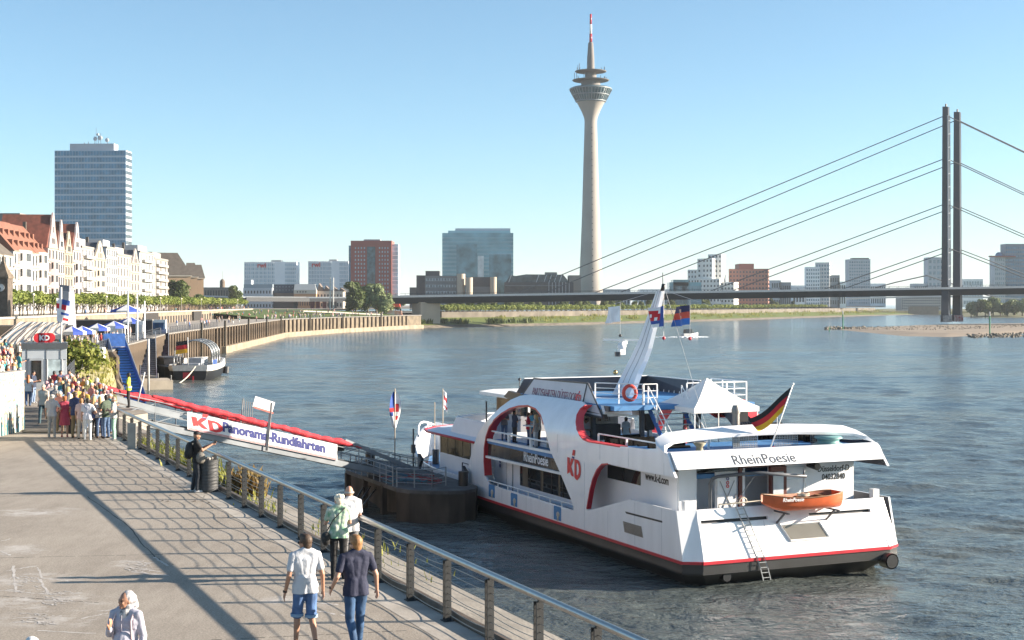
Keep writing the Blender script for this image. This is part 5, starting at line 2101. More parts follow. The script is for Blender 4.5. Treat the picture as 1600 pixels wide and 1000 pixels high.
# ------------------------------------------------------------------ cable-stayed bridge
BR_A, BR_B = Vector((230.7, 756, 0)), Vector((242.6, 774.6, 0))
BX = Vector((-.843, .538, 0)).normalized()          # along the deck, towards the left bank
BN = (BR_B - BR_A).normalized()
bridge = thing('cable_stayed_bridge', 'long dark blue-grey cable-stayed bridge with two tall slender pylons', 'bridge', (BR_A + BR_B) / 2)
BO = (BR_A + BR_B) / 2
BXn = Vector((-.9943, -.107, 0))
def BP(k, t, z):      # along the deck / across / height, local to the bridge
    return BXn * k + BN * t + Vector((0, 0, z))
def deck_z(k):
    return 20.6 - 4.6 * min(1.3, max(-.5, k / 291))
brm = mat('bridge_blue_grey', (.028, .047, .068), .6, vary=.12, scale=.1, spec=.2)
b = MB()
ks = [-420 + 20 * i for i in range(37)]
rings = []
for k in ks:
    z = deck_z(k)
    rings.append([BP(k, -14, z), BP(k, 14, z), BP(k, 13, z - 1.0), BP(k, 8, z - 3.9), BP(k, -8, z - 3.9), BP(k, -14, z - 1.0)])
b.loft(rings, cap=True)
b.build('deck', brm, bridge)
for t in (-14.2, 14.2):
    b = MB()
    for k, k2 in zip(ks, ks[1:]):
        b.bar(BP(k, t, deck_z(k) - .25), BP(k2, t, deck_z(k2) - .25), .3, 1.1)
    b.build('deck_edge', mat('pale_deck_edge', (.36, .40, .43), .5), bridge)
b = MB()
for t in (-14.1, 14.1):
    for k, k2 in zip(ks, ks[1:]):
        b.bar(BP(k, t, deck_z(k) + 1.2), BP(k2, t, deck_z(k2) + 1.2), .12, .12)
        for j in range(4):
            kk = k + 5 * j
            b.bar(BP(kk, t, deck_z(kk)), BP(kk, t, deck_z(kk) + 1.2), .12)
b.build('parapet_bars', brm, bridge, kind='stuff')
TOPZ = 12 + 308 * 756 / F
for side, c, w_ in ((-1, BR_A - BO, 3.9), (1, BR_B - BO, 4.2)):
    b = MB()
    h0, h1 = 3.0, (TOPZ if side < 0 else TOPZ - .3)
    rings = []
    for z, f in ((h0, 1.12), (20, 1.0), (h1, .78)):
        w2 = w_ * f
        rings.append([c + BXn * sx * w2 / 2 + BN * sy * 1.9 * f + Vector((0, 0, z)) for sx, sy in ((-1, -1), (1, -1), (1, 1), (-1, 1))])
    b.loft(rings, cap=True)
    py = b.build('pylon', mat('pylon_dark', (.028, .042, .062), .6, vary=.1, spec=.15), bridge)
    if side < 0:
        b = MB()
        for (za, zb) in ((22, 112),):
            b.bar(c + Vector((.45, -2.1, za)), c + Vector((.2, -1.9, zb)), .35, .3)
            b.bar(c + Vector((2.1, -1.6, za)), c + Vector((1.6, -1.6, zb)), .3, .3)
        for k in range(13):
            z = 25 + k * 7
            b.bar(c + Vector((.5, -2.15, z)), c + Vector((2.0, -1.75, z + .4)), .5, .5)
        b.build('pylon_rib', mat('pale_rib', (.45, .47, .5), .5), py)
    b = MB()
    b.bar(c + Vector((0, -.1, 2.4)), c + Vector((0, -.1, 6.0)), w_ * 1.18, 4.6, up=(0, 1, 0))
    b.build('pylon_foot', mat('graffiti_red' if side > 0 else 'graffiti_grey', (.3, .03, .05) if side > 0 else (.12, .14, .16), .7, col2=(.45, .40, .40) if side > 0 else (.3, .32, .34), scale=.9), py)
    b = MB()
    b.tube([c + Vector((0, 0, h1)), c + Vector((0, 0, h1 + 1.6))], .5, 6)
    b.build('beacon', dark, py)
# stays: heights on the pylon, reach along the deck
for side, c in ((-1, BR_A - BO), (1, BR_B - BO)):
    for (pyh, k1, k2) in ((180, 229, -200), (247, 188, -150), (318, 127, -105), (386, 66, -56)):
        zt = 12 + (475 - pyh) * 756 / F
        for kk in (k1, k2):
            b = MB()
            e = BP(kk, side * 13.0, deck_z(kk) + .2)
            b.tube([c + Vector((0, 0, zt)), e], .26, 6)
            b.build('stay_cable', mat('cable_grey', (.07, .08, .09), .5), bridge)
# abutment pier at the left bank
pier = MB()
pc = VX(666, 733, 0) - BO
pier.box(pc + Vector((0, 0, 6.4)), (7.5, 12.5, 13.2), R(-50))
pier.build('pier', mat('pale_pier_concrete', (.40, .36, .31), .8, vary=.12, scale=.12, bump=.1), bridge)
# approach viaduct on the left
va = thing('viaduct', 'grey road viaduct carrying the bridge approach past the trees', 'viaduct', VX(480, 880, 0))
VO = VX(480, 880, 0)
b = MB()
pts = [(300, 850, 462.5), (380, 850, 465), (480, 870, 465.5), (580, 880, 465.5), (645, 882, 464.3)]
for (xa, da, ya), (xb, db, yb) in zip(pts, pts[1:]):
    p, q_ = PX(xa, ya, da) - VO, PX(xb, yb, db) - VO
    b.bar(p - Vector((0, 0, 1.0)), q_ - Vector((0, 0, 1.0)), 12, 2.6)
b.build('deck', mat('viaduct_grey', (.10, .105, .11), .7, vary=.1), va)
b = MB()
for (xa, da, ya), (xb, db, yb) in zip(pts, pts[1:]):
    p, q_ = PX(xa, ya, da) - VO, PX(xb, yb, db) - VO
    b.bar(p + Vector((0, -6.2, .2)), q_ + Vector((0, -6.2, .2)), .3, .9)
b.build('parapet', mat('pale_deck_edge', (0, 0, 0)), va)
for px, m_ in ((488, 'maroon_frame'), (497, 'maroon_frame'), (507, 'maroon_frame'), (516, 'viaduct_grey'), (523, 'viaduct_grey'), (462, 'viaduct_grey')):
    b = MB()
    b.bar(VX(px, 872, 8.5) - VO, VX(px, 872, 14.5) - VO, 2.2, 2.2)
    b.build('column', mat('dull_red_column', (.16, .04, .05), .6) if m_.startswith('m') else MATS[m_], va)
for px, y0_, y1_, lab in ((516, 434, 495, 'tall pale pole left of the pair by the viaduct'), (521, 434, 497, 'tall pale pole right of the pair by the viaduct')):
    b = MB()
    p = PX(px, y1_, 700)
    b.tube([(0, 0, 0), (0, 0, (y1_ - y0_) * 700 / F)], .3, 6)
    o = b.build('pole', mat('pale_pole', (.5, .5, .5), .5), None, loc=p)
    tag(o, lab, 'pole')

# ------------------------------------------------------------------ sand island and groynes on the right
sand = mat('river_sand', (.25, .20, .15), .9, vary=.12, scale=.06, bump=.15, bscale=.8)
def bar_land(name, m, outline, top, zt, kind=None):
    b = MB()
    n = len(outline)
    c = sum((Vector(p) for p in outline), Vector()) / n
    inner_ = [Vector(p).lerp(c, top) for p in outline]
    b.add([Vector((p[0], p[1], -.5)) for p in outline] + [Vector((p.x, p.y, zt)) for p in inner_], [(i, (i + 1) % n, n + (i + 1) % n, n + i) for i in range(n)] + [tuple(range(n, 2 * n))])
    return struct(b.build(name, m))
bar_land('sand_bar', sand, [GZ(x, y, 0)[:2] + (0,) for x, y in ((1290, 515), (1335, 520), (1400, 526.5), (1470, 528), (1530, 526), (1620, 521), (1760, 512), (1760, 504), (1480, 507), (1400, 510))], .25, .9)
rrk = random.Random(14)
def rocks(name, label, spots, seed):
    b = MB()
    r2 = random.Random(seed)
    for p, s in spots:
        k = len(b.v)
        b.ball(p, (s * r2.uniform(.7, 1.3), s * r2.uniform(.7, 1.3), s * r2.uniform(.5, .9)), 5)
        for i in range(k, len(b.v)):
            v = Vector(b.v[i])
            b.v[i] = tuple(v + Vector((r2.uniform(-.2, .2), r2.uniform(-.2, .2), r2.uniform(-.15, .15))) * s)
    o = b.build(name, mat('groyne_stone', (.19, .165, .13), .9, vary=.5, scale=.8))
    o['kind'] = 'stuff'
    return o
sp = []
for k in range(260):
    u = rrk.random()
    px = 1512 + 150 * u
    g = GZ(px, 525.5 - 6 * u * .3 + rrk.uniform(-3.0, 2.6), 0)
    sp.append((g + Vector((0, 0, .5 * rrk.random())), rrk.uniform(.35, .75)))
for k in range(60):
    u = rrk.random()
    g = GZ(1290 + 60 * u, 514.3 + rrk.uniform(-1.2, 1.2), 0)
    sp.append((g + Vector((0, 0, .5)), rrk.uniform(.6, 1.1)))
rocks('groyne_rocks', '', sp, 3)
sp = []
for k in range(420):
    u = rrk.random()
    px = 1340 + 280 * u
    y = 512.5 - 4.5 * u + rrk.uniform(-1.8, 3.5 * math.sin(math.pi * u) + 1.5)
    g = GZ(px, y, .9)
    sp.append((g, rrk.uniform(.22, .5)))
rocks('gravel_ridge', '', sp, 4)
for px, y0_, y1_, lab in ((1317, 486, 513, 'green river mark on the left end of the gravel bar'), (1546.5, 487, 521, 'green river mark standing on the nearest stone groyne'), (1296, 509, 516, 'short green stake at the tip of the gravel bar')):
    g = GZ(px, y1_, .5)
    b = MB()
    h = (y1_ - y0_) * g.y / F
    t = thing('river_mark', lab, 'river mark', g)
    b.tube([(0, 0, -.8), (0, 0, h * .8)], .28 if h > 4 else .2, 8)
    b.build('post', mat('mark_green', (.02, .2, .1), .5), t)
    b = MB()
    b.tube([(0, 0, h * .8), (0, 0, h)], .26 if h > 4 else .2, 8)
    b.build('post_top', mat('pale_pole', (0, 0, 0)), t)
# right bank with willows, harbour mouth
bar_land('right_bank', mat('scrub_ground', (.12, .12, .05), .9, vary=.3, scale=.1), [GZ(x, y, 0)[:2] + (0,) for x, y in ((1465, 494.5), (1520, 496), (1640, 496.5), (1800, 497), (1800, 487), (1500, 489))], .3, 3.0)
k = 0
for px, d, s_, lab in ((1517, 1290, 1.25, 'first willow right of the bridge pylons'), (1527, 1300, 1.5, 'second willow right of the bridge pylons'), (1540, 1290, 1.45, 'third willow right of the bridge pylons'), (1552, 1310, 1.6, 'tall willow in the middle of the right bank clump'), (1563, 1300, 1.45, 'fifth willow right of the bridge pylons'), (1574, 1290, 1.3, 'low willow left of the last two on the right bank'), (1586, 1310, 1.45, 'last but one willow at the right edge of the photo'), (1598, 1290, 1.6, 'tall willow at the right edge of the photo')):
    tree('willow_tree', lab, VX(px, d, -1.2), BIG_TR, (BC_WIL + BC_GREEN[:1])[k % 3], (s_ * 1.15, s_ * 1.15, s_ * 1.05), k * 1.3)
    k += 1
hb_ = thing('harbour_bridge', 'low pale arched footbridge across the harbour mouth under the big bridge', 'bridge', VX(1450, 1500, 0))
HO = VX(1450, 1500, 0)
b = MB()
pts = [(1300, 468), (1340, 466.5), (1400, 464.5), (1450, 463), (1520, 464), (1600, 467)]
for (xa, ya), (xb, yb) in zip(pts, pts[1:]):
    b.bar(PX(xa, ya, 1500) - HO, PX(xb, yb, 1500) - HO, 5, 1.6)
b.build('deck', mat('pale_pole', (0, 0, 0)), hb_)
b = MB()
pts = [(1368, 449.5), (1400, 441), (1448, 430.5), (1480, 441), (1510, 451), (1545, 462), (1600, 471)]
for (xa, ya), (xb, yb) in zip(pts, pts[1:]):
    b.tube([PX(xa, ya, 1500) - HO, PX(xb, yb, 1500) - HO], .7, 6)
b.build('arch', mat('dark_arch', (.10, .11, .12), .5), hb_)
b = MB()
b.bar(PX(1420, 485, 1620), PX(1466, 485, 1620), 4, 9)
o = b.build('harbour_wall', mat('tan_stone_wall', (0, 0, 0)))
tag(o, 'pale stone harbour wall beyond the river mouth', 'wall')
bar_land('harbour_land', mat('scrub_ground', (0, 0, 0)), [(395, 1660, 0), (1600, 1620, 0), (1900, 2600, 0), (395, 2600, 0)], .01, 3.4)
# motor boat with a foaming wake
mb = thing('motor_boat', 'small dark motor boat throwing up a white wake upriver', 'boat', GZ(1078, 526, 0), R(20))
b = MB()
b.loft([[Vector((x, -w_, .1)), Vector((x, -w_ * 1.1, h)), Vector((x, w_ * 1.1, h)), Vector((x, w_, .1))] for x, w_, h in ((-3, 1.1, 1.2), (0, 1.2, 1.2), (2.2, .9, 1.4), (3.3, .1, 1.6))], closed=False, cap=True)
b.build('hull', mat('boat_white', (.6, .6, .6), .4), mb)
b = MB()
b.loft([[Vector((x, -w_, 1.2)), Vector((x, -w_ * .8, h)), Vector((x, w_ * .8, h)), Vector((x, w_, 1.2))] for x, w_, h in ((-2.2, 1.0, 2.7), (.3, 1.0, 2.8), (1.4, .8, 1.5))], closed=False, cap=True)
b.build('cabin', glassdark, mb)
b = MB()
foam = mat('foam', (.75, .77, .78), .8)
rw_ = random.Random(3)
for k in range(150):
    u = rw_.random() ** 1.5
    b.ball(GZ(1082 + 26 * u * (1 if k % 4 else -2.6), 526.5 + rw_.uniform(-.5, .9) * (1 - u * .5), 0), (.8 * (1 - u) + .3, .5, .22 * (1 - u) + .06), 5)
o = b.build('wake_foam', foam)
o['kind'] = 'stuff'
# ------------------------------------------------------------------ buildings
def wbox(b, c, d, R_=None):
    b.box(c, d, M=R_)
class Bld:
    """a building with its own frame: x along the front (to the right), -y towards the viewer, z up"""
    def __init__(s, name, label, px, d, zb, rz=0.0, cat='building', group=None):
        s.o = thing(name, label, cat, VX(px, d, zb), rz, group)
        s.k = d / F           # metres per photo pixel at this distance
    def box(s, part, m, x0_, x1_, y0_, y1_, z0_, z1_):
        b = MB()
        b.box(((x0_ + x1_) / 2, (y0_ + y1_) / 2, (z0_ + z1_) / 2), (x1_ - x0_, y1_ - y0_, z1_ - z0_))
        return b.build(part, m, s.o)
    def windows(s, m, x0_, x1_, z0_, z1_, nx, nz, fw=.6, fh=.6, y=0.0, side=None, part='windows', parent=None, skip=0):
        """a grid of recess-dark panes set proud of the face; side='R' puts them on the right-hand face at x=y"""
        b = MB()
        dx, dz = (x1_ - x0_) / nx, (z1_ - z0_) / nz
        r2 = random.Random(nx * 31 + nz)
        for i in range(nx):
            for j in range(nz):
                if skip and r2.random() < skip:
                    continue
                cx, cz = x0_ + (i + .5) * dx, z0_ + (j + .5) * dz
                if side == 'R':
                    b.box((y, cx, cz), (.16, dx * fw, dz * fh))
                else:
                    b.box((cx, y, cz), (dx * fw, .16, dz * fh))
        return b.build(part, m, parent or s.o, kind='stuff')
def wall(name, c, rough=.75, v=.06, sc_=.12):
    return mat(name, c, rough, vary=v, scale=sc_)
def glass(name, c, v=.35, sc_=.08, rough=.12, spec=.6):
    return mat(name, c, rough, vary=v, scale=sc_, spec=spec)
paneblue = glass('blue_facade_glass', (.07, .20, .33), .35, .22)
panegrey = glass('grey_pane', (.06, .075, .09), .4, .3)
panedark = glass('dark_pane', (.03, .035, .045), .4, .3)
# blue office tower
kk = 1000 / F
T = Bld('office_tower', 'tall blue glass office tower with rooftop dishes behind the gabled houses', 141, 1000, 8, R(-2.5))
W_, H_ = 113 * kk, 240 * kk - 8 + 4.3
H_ = 12 + (475 - 235) * kk - 8
T.box('core', wall('tower_white_frame', (.42, .50, .57)), -W_ / 2, W_ / 2, 0, 13, 0, H_)
nst = 25
zs = H_ / nst
for j in range(nst):
    b = MB()
    for i in range(24):
        cx = -W_ / 2 + (i + .5) * W_ / 24
        b.box((cx, -.05, (j + .5) * zs + .15), (W_ / 24 * .88, .2, zs * .72))
    b.build('window_row', paneblue, T.o)
    b = MB()
    for i in range(7):
        b.box((W_ / 2 + .03, (i + .5) * 13 / 7, (j + .5) * zs + .1), (.2, 13 / 7 * .85, zs * .55))
    b.build('window_row', panegrey, T.o)
T.box('roof_house', wall('pale_roof_house', (.42, .46, .52)), -W_ * .30, W_ * .32, 2, 11, H_, H_ + 5)
for k, (x, z, h, r_) in enumerate(((3, 5, 7.5, .18), (1.5, 5, 12, .12), (4.8, 5, 8, .18), (0.5, 5, 6, .18), (9.5, 5, 5, .2), (-4, 5, 2, .25), (-7, 5, 1.5, .25))):
    b = MB()
    b.tube([(x, 8, H_ + z), (x, 8, H_ + z + h)], r_, 5)
    b.build('aerial', dark, T.o)
for x, z, r_ in ((1.2, 9, 1.5), (4.6, 9.5, 1.7), (9.6, 8, 1.5), (3, 12, 1.0)):
    b = MB()
    b.ball((x, 7, H_ + z), (r_, .5, r_), 10)
    b.build('dish', mat('dish_grey', (.4, .43, .47), .5), T.o, True)
# radio tower: lathe profile from the photo
kt = 1177 / F
def tz(y):
    return 12 + (475 - y) * kt
RT = thing('radio_tower', 'tall slender concrete radio tower with a glazed pod and red and white mast', 'tower', VX(923, 1177, 0))
conc_t = mat('tower_concrete', (.30, .28, .255), .85, vary=.08, scale=.05, bump=.05)
prof = [(19.5, 476), (18.6, 455), (16.2, 400), (13.8, 340), (11.6, 260), (9.8, 200), (9.6, 190), (10.5, 184), (14, 175), (20.5, 162), (22, 160)]
b = MB()
b.lathe([(r_ * kt, tz(y)) for r_, y in prof], 36)
b.build('shaft', conc_t, RT, 40)
b = MB()
for k in range(26):
    y = 200 + k * 10
    r_ = np.interp(y, [190, 200, 260, 340, 400, 455], [9.6, 9.8, 11.6, 13.8, 16.2, 18.6])
    a = -1.45
    b.box((r_ * kt * math.cos(a), r_ * kt * math.sin(a), tz(y)), (.5, .5, .9))
b.build('portholes', panedark, RT, kind='stuff')
b = MB()
b.lathe([(22 * kt, tz(160)), (23.5 * kt, tz(158)), (32.5 * kt, tz(141)), (33 * kt, tz(139)), (30 * kt, tz(137)), (14 * kt, tz(136.5))], 40)
pod = b.build('pod', glass('pod_glass', (.06, .11, .13), .5, .15), RT, 40)
for k in range(40):
    a = 2 * math.pi * k / 40
    b = MB()
    c_, s_ = math.cos(a), math.sin(a)
    b.bar((23.9 * kt * c_, 23.9 * kt * s_, tz(157.5)), (32.9 * kt * c_, 32.9 * kt * s_, tz(141)), .4 if k % 5 else .9, .4)
    b.build('mullion', mat('pod_mullion', (.16, .19, .21), .5), pod)
b = MB()
for r_, y in ((33, 139.5), (28.6, 149), (23.7, 158.5)):
    b.lathe([(r_ * kt, tz(y) - .5), (r_ * kt + .3, tz(y)), (r_ * kt, tz(y) + .5)], 40, cap=False)
b.build('pod_ring', mat('pod_mullion', (0, 0, 0)), RT, True)
b = MB()
b.lathe([(15 * kt, tz(137)), (15 * kt, tz(127)), (28 * kt, tz(126.4)), (29 * kt, tz(125.3)), (13 * kt, tz(123.5)), (9 * kt, tz(122)), (9 * kt, tz(113.5)), (24 * kt, tz(112.5)), (24.8 * kt, tz(111.3)), (8 * kt, tz(109)), (6 * kt, tz(108)), (5.6 * kt, tz(90)), (4.0 * kt, tz(68)), (3 * kt, tz(66))], 36)
b.build('platforms', mat('tower_dark_concrete', (.16, .15, .145), .8, vary=.1), RT, 30)
for (y0_, y1_, r_, m_) in ((66, 53, 2.3, red), (53, 38, 1.9, white2), (38, 22, 1.7, red)):
    b = MB()
    b.lathe([(r_ * kt, tz(y0_)), (r_ * kt * .9, tz(y1_))], 12)
    b.build('mast', m_, RT, True)
rg = random.Random(9)
for k in range(26):
    a = rg.uniform(0, 6.28)
    lower = k % 2
    r_ = (25.5 if lower else 21.5) * kt
    z0_ = tz(125.4 if lower else 111.2)
    b = MB()
    b.tube([(r_ * math.cos(a), r_ * math.sin(a), z0_), (r_ * math.cos(a), r_ * math.sin(a), z0_ + rg.uniform(1.5, 6.5))], .22, 5)
    b.build('aerial', dark, RT)

def block(name, label, x0p, x1p, ytop, d, m, cols, rows, pane, zb=8.0, depth=24, rz=0.0, fw=.62, fh=.55, roof=None, sidew=True, side_m=None):
    k = d / F
    B_ = Bld(name, label, (x0p + x1p) / 2, d, zb, rz)
    w_ = (x1p - x0p) * k
    h = 12 + (475 - ytop) * k - zb
    B_.box('walls', m, -w_ / 2, w_ / 2, 0, depth, 0, h)
    if cols:
        B_.windows(pane, -w_ / 2 + .4, w_ / 2 - .4, h * .06, h * .97, cols, rows, fw, fh)
        if sidew:
            n = max(2, round(cols * depth / w_))
            B_.windows(pane, .6, depth - .6, h * .06, h * .97, n, rows, fw, fh, y=w_ / 2, side='R')
    B_.w, B_.h = w_, h
    if roof:
        B_.box('parapet', roof, -w_ / 2 - .2, w_ / 2 + .2, -.2, depth + .2, h, h + .8)
    return B_
pale = wall('pale_grey_facade', (.80, .84, .86))
paleg = glass('pale_blue_glass', (.42, .55, .62), .25, .2)
# pair of pale office slabs with red roof lettering
for (xa, xb, yt, lab, tx) in ((382, 463, 409, 'pale glass office slab with red roof letters, left of the two', 402), (482, 544, 408, 'pale glass office slab with red roof letters, right of the two beside the brick tower', 487)):
    B_ = block('office_slab', lab, xa, xb, yt, 1150, pale, 0, 0, paleg, depth=18)
    k = 1150 / F
    for j in range(11):
        B_.windows(paleg, -B_.w / 2 + .3, B_.w * .08, 2 + j * (B_.h - 3) / 11, 2 + (j + 1) * (B_.h - 3) / 11, 22, 1, .62, .72, part='window_row')
        B_.windows(paleg, B_.w * .28, B_.w / 2 - .3, 2 + j * (B_.h - 3) / 11, 2 + (j + 1) * (B_.h - 3) / 11, 11, 1, .62, .72, part='window_row')
    b = MB()
    for i in range(26):
        x = -B_.w / 2 + B_.w * i / 25
        if B_.w * .09 < x < B_.w * .27:
            continue
        b.box((x, -.2, B_.h / 2), (.35, .5, B_.h))
    b.build('fins', mat('pale_fins', (.74, .77, .79), .6), B_.o, kind='stuff')
    text('rwi', 5.4, ((tx - (xa + xb) / 2) * k, -.6, B_.h - 4.6), (1, 0, 0), (0, 0, 1), redlogo, B_.o, bold=.12, ext=.15)
    B_.box('plant_room', wall('plant_room_grey', (.3, .32, .34)), B_.w * .0, B_.w * .2, 4, 10, B_.h, B_.h + 1.5)
# brick tower with a glass strip
B_ = block('brick_tower', 'square red brick tower with a dark glass strip down its middle', 548, 612, 376, 1050, wall('red_brick', (.31, .10, .08)), 0, 0, panegrey, depth=24)
w_, h = B_.w, B_.h
for j in range(15):
    for xa, xb in ((-.42, -.13), (.17, .44)):
        B_.windows(glass('pale_pane', (.34, .40, .45), .3, .4), xa * w_, xb * w_, 3 + j * (h - 7) / 15, 3 + (j + 1) * (h - 7) / 15, 4, 1, .42, .46, part='window_row')
B_.box('glass_strip', glass('teal_strip_glass', (.05, .10, .13), .5, .3), -.10 * w_, .10 * w_, -.3, 1, 0, h - 4.5)
B_.box('glass_wing', paneblue, -w_ / 2 - 1.8, -w_ / 2 - .02, 3, 20, 0, h - 3.5)
B_.box('glass_wing', paleg, w_ / 2 + .02, w_ / 2 + 4.5, 3, 20, 0, h - 2.5)
B_.windows(pale, w_ / 2 + .2, w_ / 2 + 4.4, 1, h - 3, 2, 15, .9, .2, y=2.95, part='floor_bands')
B_.box('plant_room', wall('plant_room_grey', (0, 0, 0)), -w_ * .2, w_ * .2, 6, 14, h, h + 1.2)
# wide glass gate-like block
B_ = block('glass_block', 'wide green-blue glass office block with a bright slot in its middle', 691, 802, 364, 1130, glass('green_glass', (.15, .31, .38), .35, .06), 0, 0, None, depth=30)
w_, h = B_.w, B_.h
gb = mat('glass_floor_band', (.30, .46, .52), .4, vary=.15)
for j in range(18):
    B_.box('floor_band', gb, -w_ / 2 - .1, w_ / 2 + .1, -.25, .0, 2 + j * (h - 3) / 18, 2.5 + j * (h - 3) / 18)
B_.box('slot', mat('bright_slot', (.5, .56, .58), .3, vary=.2, scale=.3), w_ * .0, w_ * .085, -.4, .0, h * .12, h * .70)
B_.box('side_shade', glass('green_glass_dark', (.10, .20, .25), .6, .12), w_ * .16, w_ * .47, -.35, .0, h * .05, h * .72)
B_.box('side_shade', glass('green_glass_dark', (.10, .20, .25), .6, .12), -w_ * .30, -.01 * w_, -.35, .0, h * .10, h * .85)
B_.box('roof_slab', gb, -w_ * .42, w_ * .46, 3, 26, h, h + 2.0)
B_.box('roof_house', wall('pale_roof_house', (0, 0, 0)), -w_ * .32, w_ * .46, 6, 20, h + 2, h + 4.0)
# parliament group
pd_ = wall('parliament_dark', (.075, .075, .08))
pt_ = wall('parliament_tan', (.40, .34, .27))
pr_ = mat('parliament_brown_glass', (.085, .075, .065), .3, vary=.4, scale=.3)
PL = Bld('parliament_building', 'low dark parliament building with rounded tan stone towers below the glass block', 777, 985, 8)
k = 985 / F
def PLx(px):
    return (px - 777) * k
def PLz(py):
    return 12 + (475 - py) * k - 8
PL.box('wing', pd_, PLx(650), PLx(664), 4, 20, 0, PLz(430))
PL.box('wing', wall('parliament_grey', (.16, .17, .18)), PLx(664), PLx(714), 0, 22, 0, PLz(431))
PL.windows(glass('pale_pane', (0, 0, 0)), PLx(665), PLx(713), 1, PLz(432), 20, 5, .5, .42)
PL.windows(panedark, PLx(665), PLx(713), .2, PLz(431.4), 1, 5, .98, .30, y=.04, part='dark_bands')
PL.box('roof_house', pd_, PLx(664), PLx(686), 6, 16, PLz(431), PLz(423))
for (xa, xb, yt, ys) in ((714, 727, 428, -2), (728, 739, 434, -6), (766, 776, 433, -3)):
    b = MB()
    b.lathe([(PLx(xb) / 1 - PLx(xa), 0), (PLx(xb) - PLx(xa), PLz(yt))], 20, (0, 0, 0))
    b.v = [((x / 2) + (PLx(xa) + PLx(xb)) / 2, y / 2 + ys, z) for x, y, z in b.v]
    b.build('stone_tower', pt_, PL.o, 40)
PL.box('middle_wing', pd_, PLx(739), PLx(766), 0, 18, 0, PLz(433))
PL.box('middle_base', wall('parliament_grey', (0, 0, 0)), PLx(739), PLx(766), -.2, .0, 0, PLz(448))
PL.box('link', glass('green_glass_dark', (0, 0, 0)), PLx(776), PLx(790), 3, 18, 0, PLz(437))
PL.box('east_wing', pd_, PLx(788), PLx(896), 0, 26, 0, PLz(441))
PL.windows(pr_, PLx(789), PLx(870), 1, PLz(442), 26, 3, .62, .55)
PL.windows(wall('parliament_grey', (0, 0, 0)), PLx(789), PLx(880), .5, PLz(441), 1, 4, .99, .12, y=-.12, part='floor_bands')
PL.windows(wall('pale_rib', (0, 0, 0)), PLx(855), PLx(892), 0, PLz(441), 7, 1, .16, 1, y=-.25, part='ribs')
b = MB()
b.prism([(PLx(790), 2, PLz(441)), (PLx(797), 2, PLz(430)), (PLx(806), 2, PLz(431)), (PLx(822), 2, PLz(428.5)), (PLx(880), 2, PLz(429)), (PLx(886), 2, PLz(436)), (PLx(888), 2, PLz(441))], (0, 22, 0))
b.build('roof', glass('slate_glass_roof', (.06, .08, .10), .4, .2), PL.o)
b = MB()
for xa in (795, 838, 850, 858, 866, 874):
    b.bar((PLx(xa), 1.7, PLz(441)), (PLx(xa + 4), 1.7, PLz(429.5)), .7, .5)
b.build('roof_ribs', mat('pale_rib', (0, 0, 0)), PL.o, kind='stuff')
PL.box('roof_house', wall('warm_grey_house', (.24, .22, .20)), PLx(852), PLx(871), 8, 16, PLz(429), PLz(425))
PL.box('end_wing', wall('warm_grey_house', (0, 0, 0)), PLx(889), PLx(908), 2, 26, 0, PLz(430))
# mid-left row by the viaduct
B_ = block('town_house', 'pale three-storey building with dark windows right of the lone tree', 380, 425, 450, 900, wall('bluish_white_wall', (.46, .50, .54)), 9, 3, panedark, depth=14, fw=.38, fh=.42)
B_.box('attic', wall('bluish_roof', (.22, .27, .31)), -B_.w / 2, B_.w / 2, 2, 13, B_.h, B_.h + 2.4)
B_.box('stair_house', wall('bluish_white_wall', (0, 0, 0)), -B_.w / 2, -B_.w * .25, 3, 10, B_.h + 2.4, B_.h + 5.2)
B_ = block('town_house', 'dark slate-roofed block over a brown base beside the viaduct', 425, 459, 458, 905, wall('brown_base', (.16, .12, .10)), 0, 0, panedark, depth=14)
b = MB()
b.prism([(-B_.w / 2, -.2, B_.h), (B_.w / 2, -.2, B_.h), (B_.w / 2, 1.5, B_.h + 5.6), (-B_.w / 2, 1.5, B_.h + 5.6)], (0, 10, 0))
b.build('roof', wall('dark_slate', (.035, .05, .07), .4), B_.o)
B_.windows(glass('pale_pane', (0, 0, 0)), -B_.w / 2, B_.w / 2, B_.h + 1, B_.h + 5, 7, 2, .2, .3, y=.4)
B_ = block('town_house', 'orange and white house with a sloping zinc roof beside the viaduct', 459, 494, 459, 900, wall('orange_render', (.50, .27, .15)), 9, 1, panedark, depth=14, fw=.35, fh=.5, sidew=False)
B_.box('upper_floor', wall('cream_render', (.55, .50, .42)), -B_.w / 2, B_.w * .5, .05, 13, B_.h, B_.h + 2.4)
B_.windows(panedark, -B_.w * .4, B_.w * .1, B_.h + .4, B_.h + 2.1, 4, 1, .35, .6)
b = MB()
b.prism([(-B_.w / 2, 0, B_.h + 2.4), (B_.w * .5, 0, B_.h + 2.4), (B_.w * .4, 4, B_.h + 6.2), (-B_.w / 2, 4, B_.h + 6.2)], (0, 8, 0))
b.build('roof', wall('zinc_roof', (.27, .30, .32), .4), B_.o)
B_ = block('town_house', 'jumble of pale roofs and a crooked gable right of the orange house', 494, 536, 455, 905, wall('cream_render', (0, 0, 0)), 8, 2, panedark, depth=12, fw=.4, fh=.4, sidew=False)
for xa, hh in ((-.45, 5), (-.2, 3.5), (.1, 2.8), (.35, 2.2)):
    b = MB()
    b.prism([(xa * B_.w, 0, B_.h), ((xa + .24) * B_.w, 0, B_.h), ((xa + .05) * B_.w, 0, B_.h + hh)], (0, 9, 0))
    b.build('roof', wall('brown_roof', (.15, .12, .10)), B_.o)
block('town_house', 'low white house peeping over the dark trees', 536, 560, 449, 930, wall('cream_render', (0, 0, 0)), 5, 1, panedark, depth=12, sidew=False)
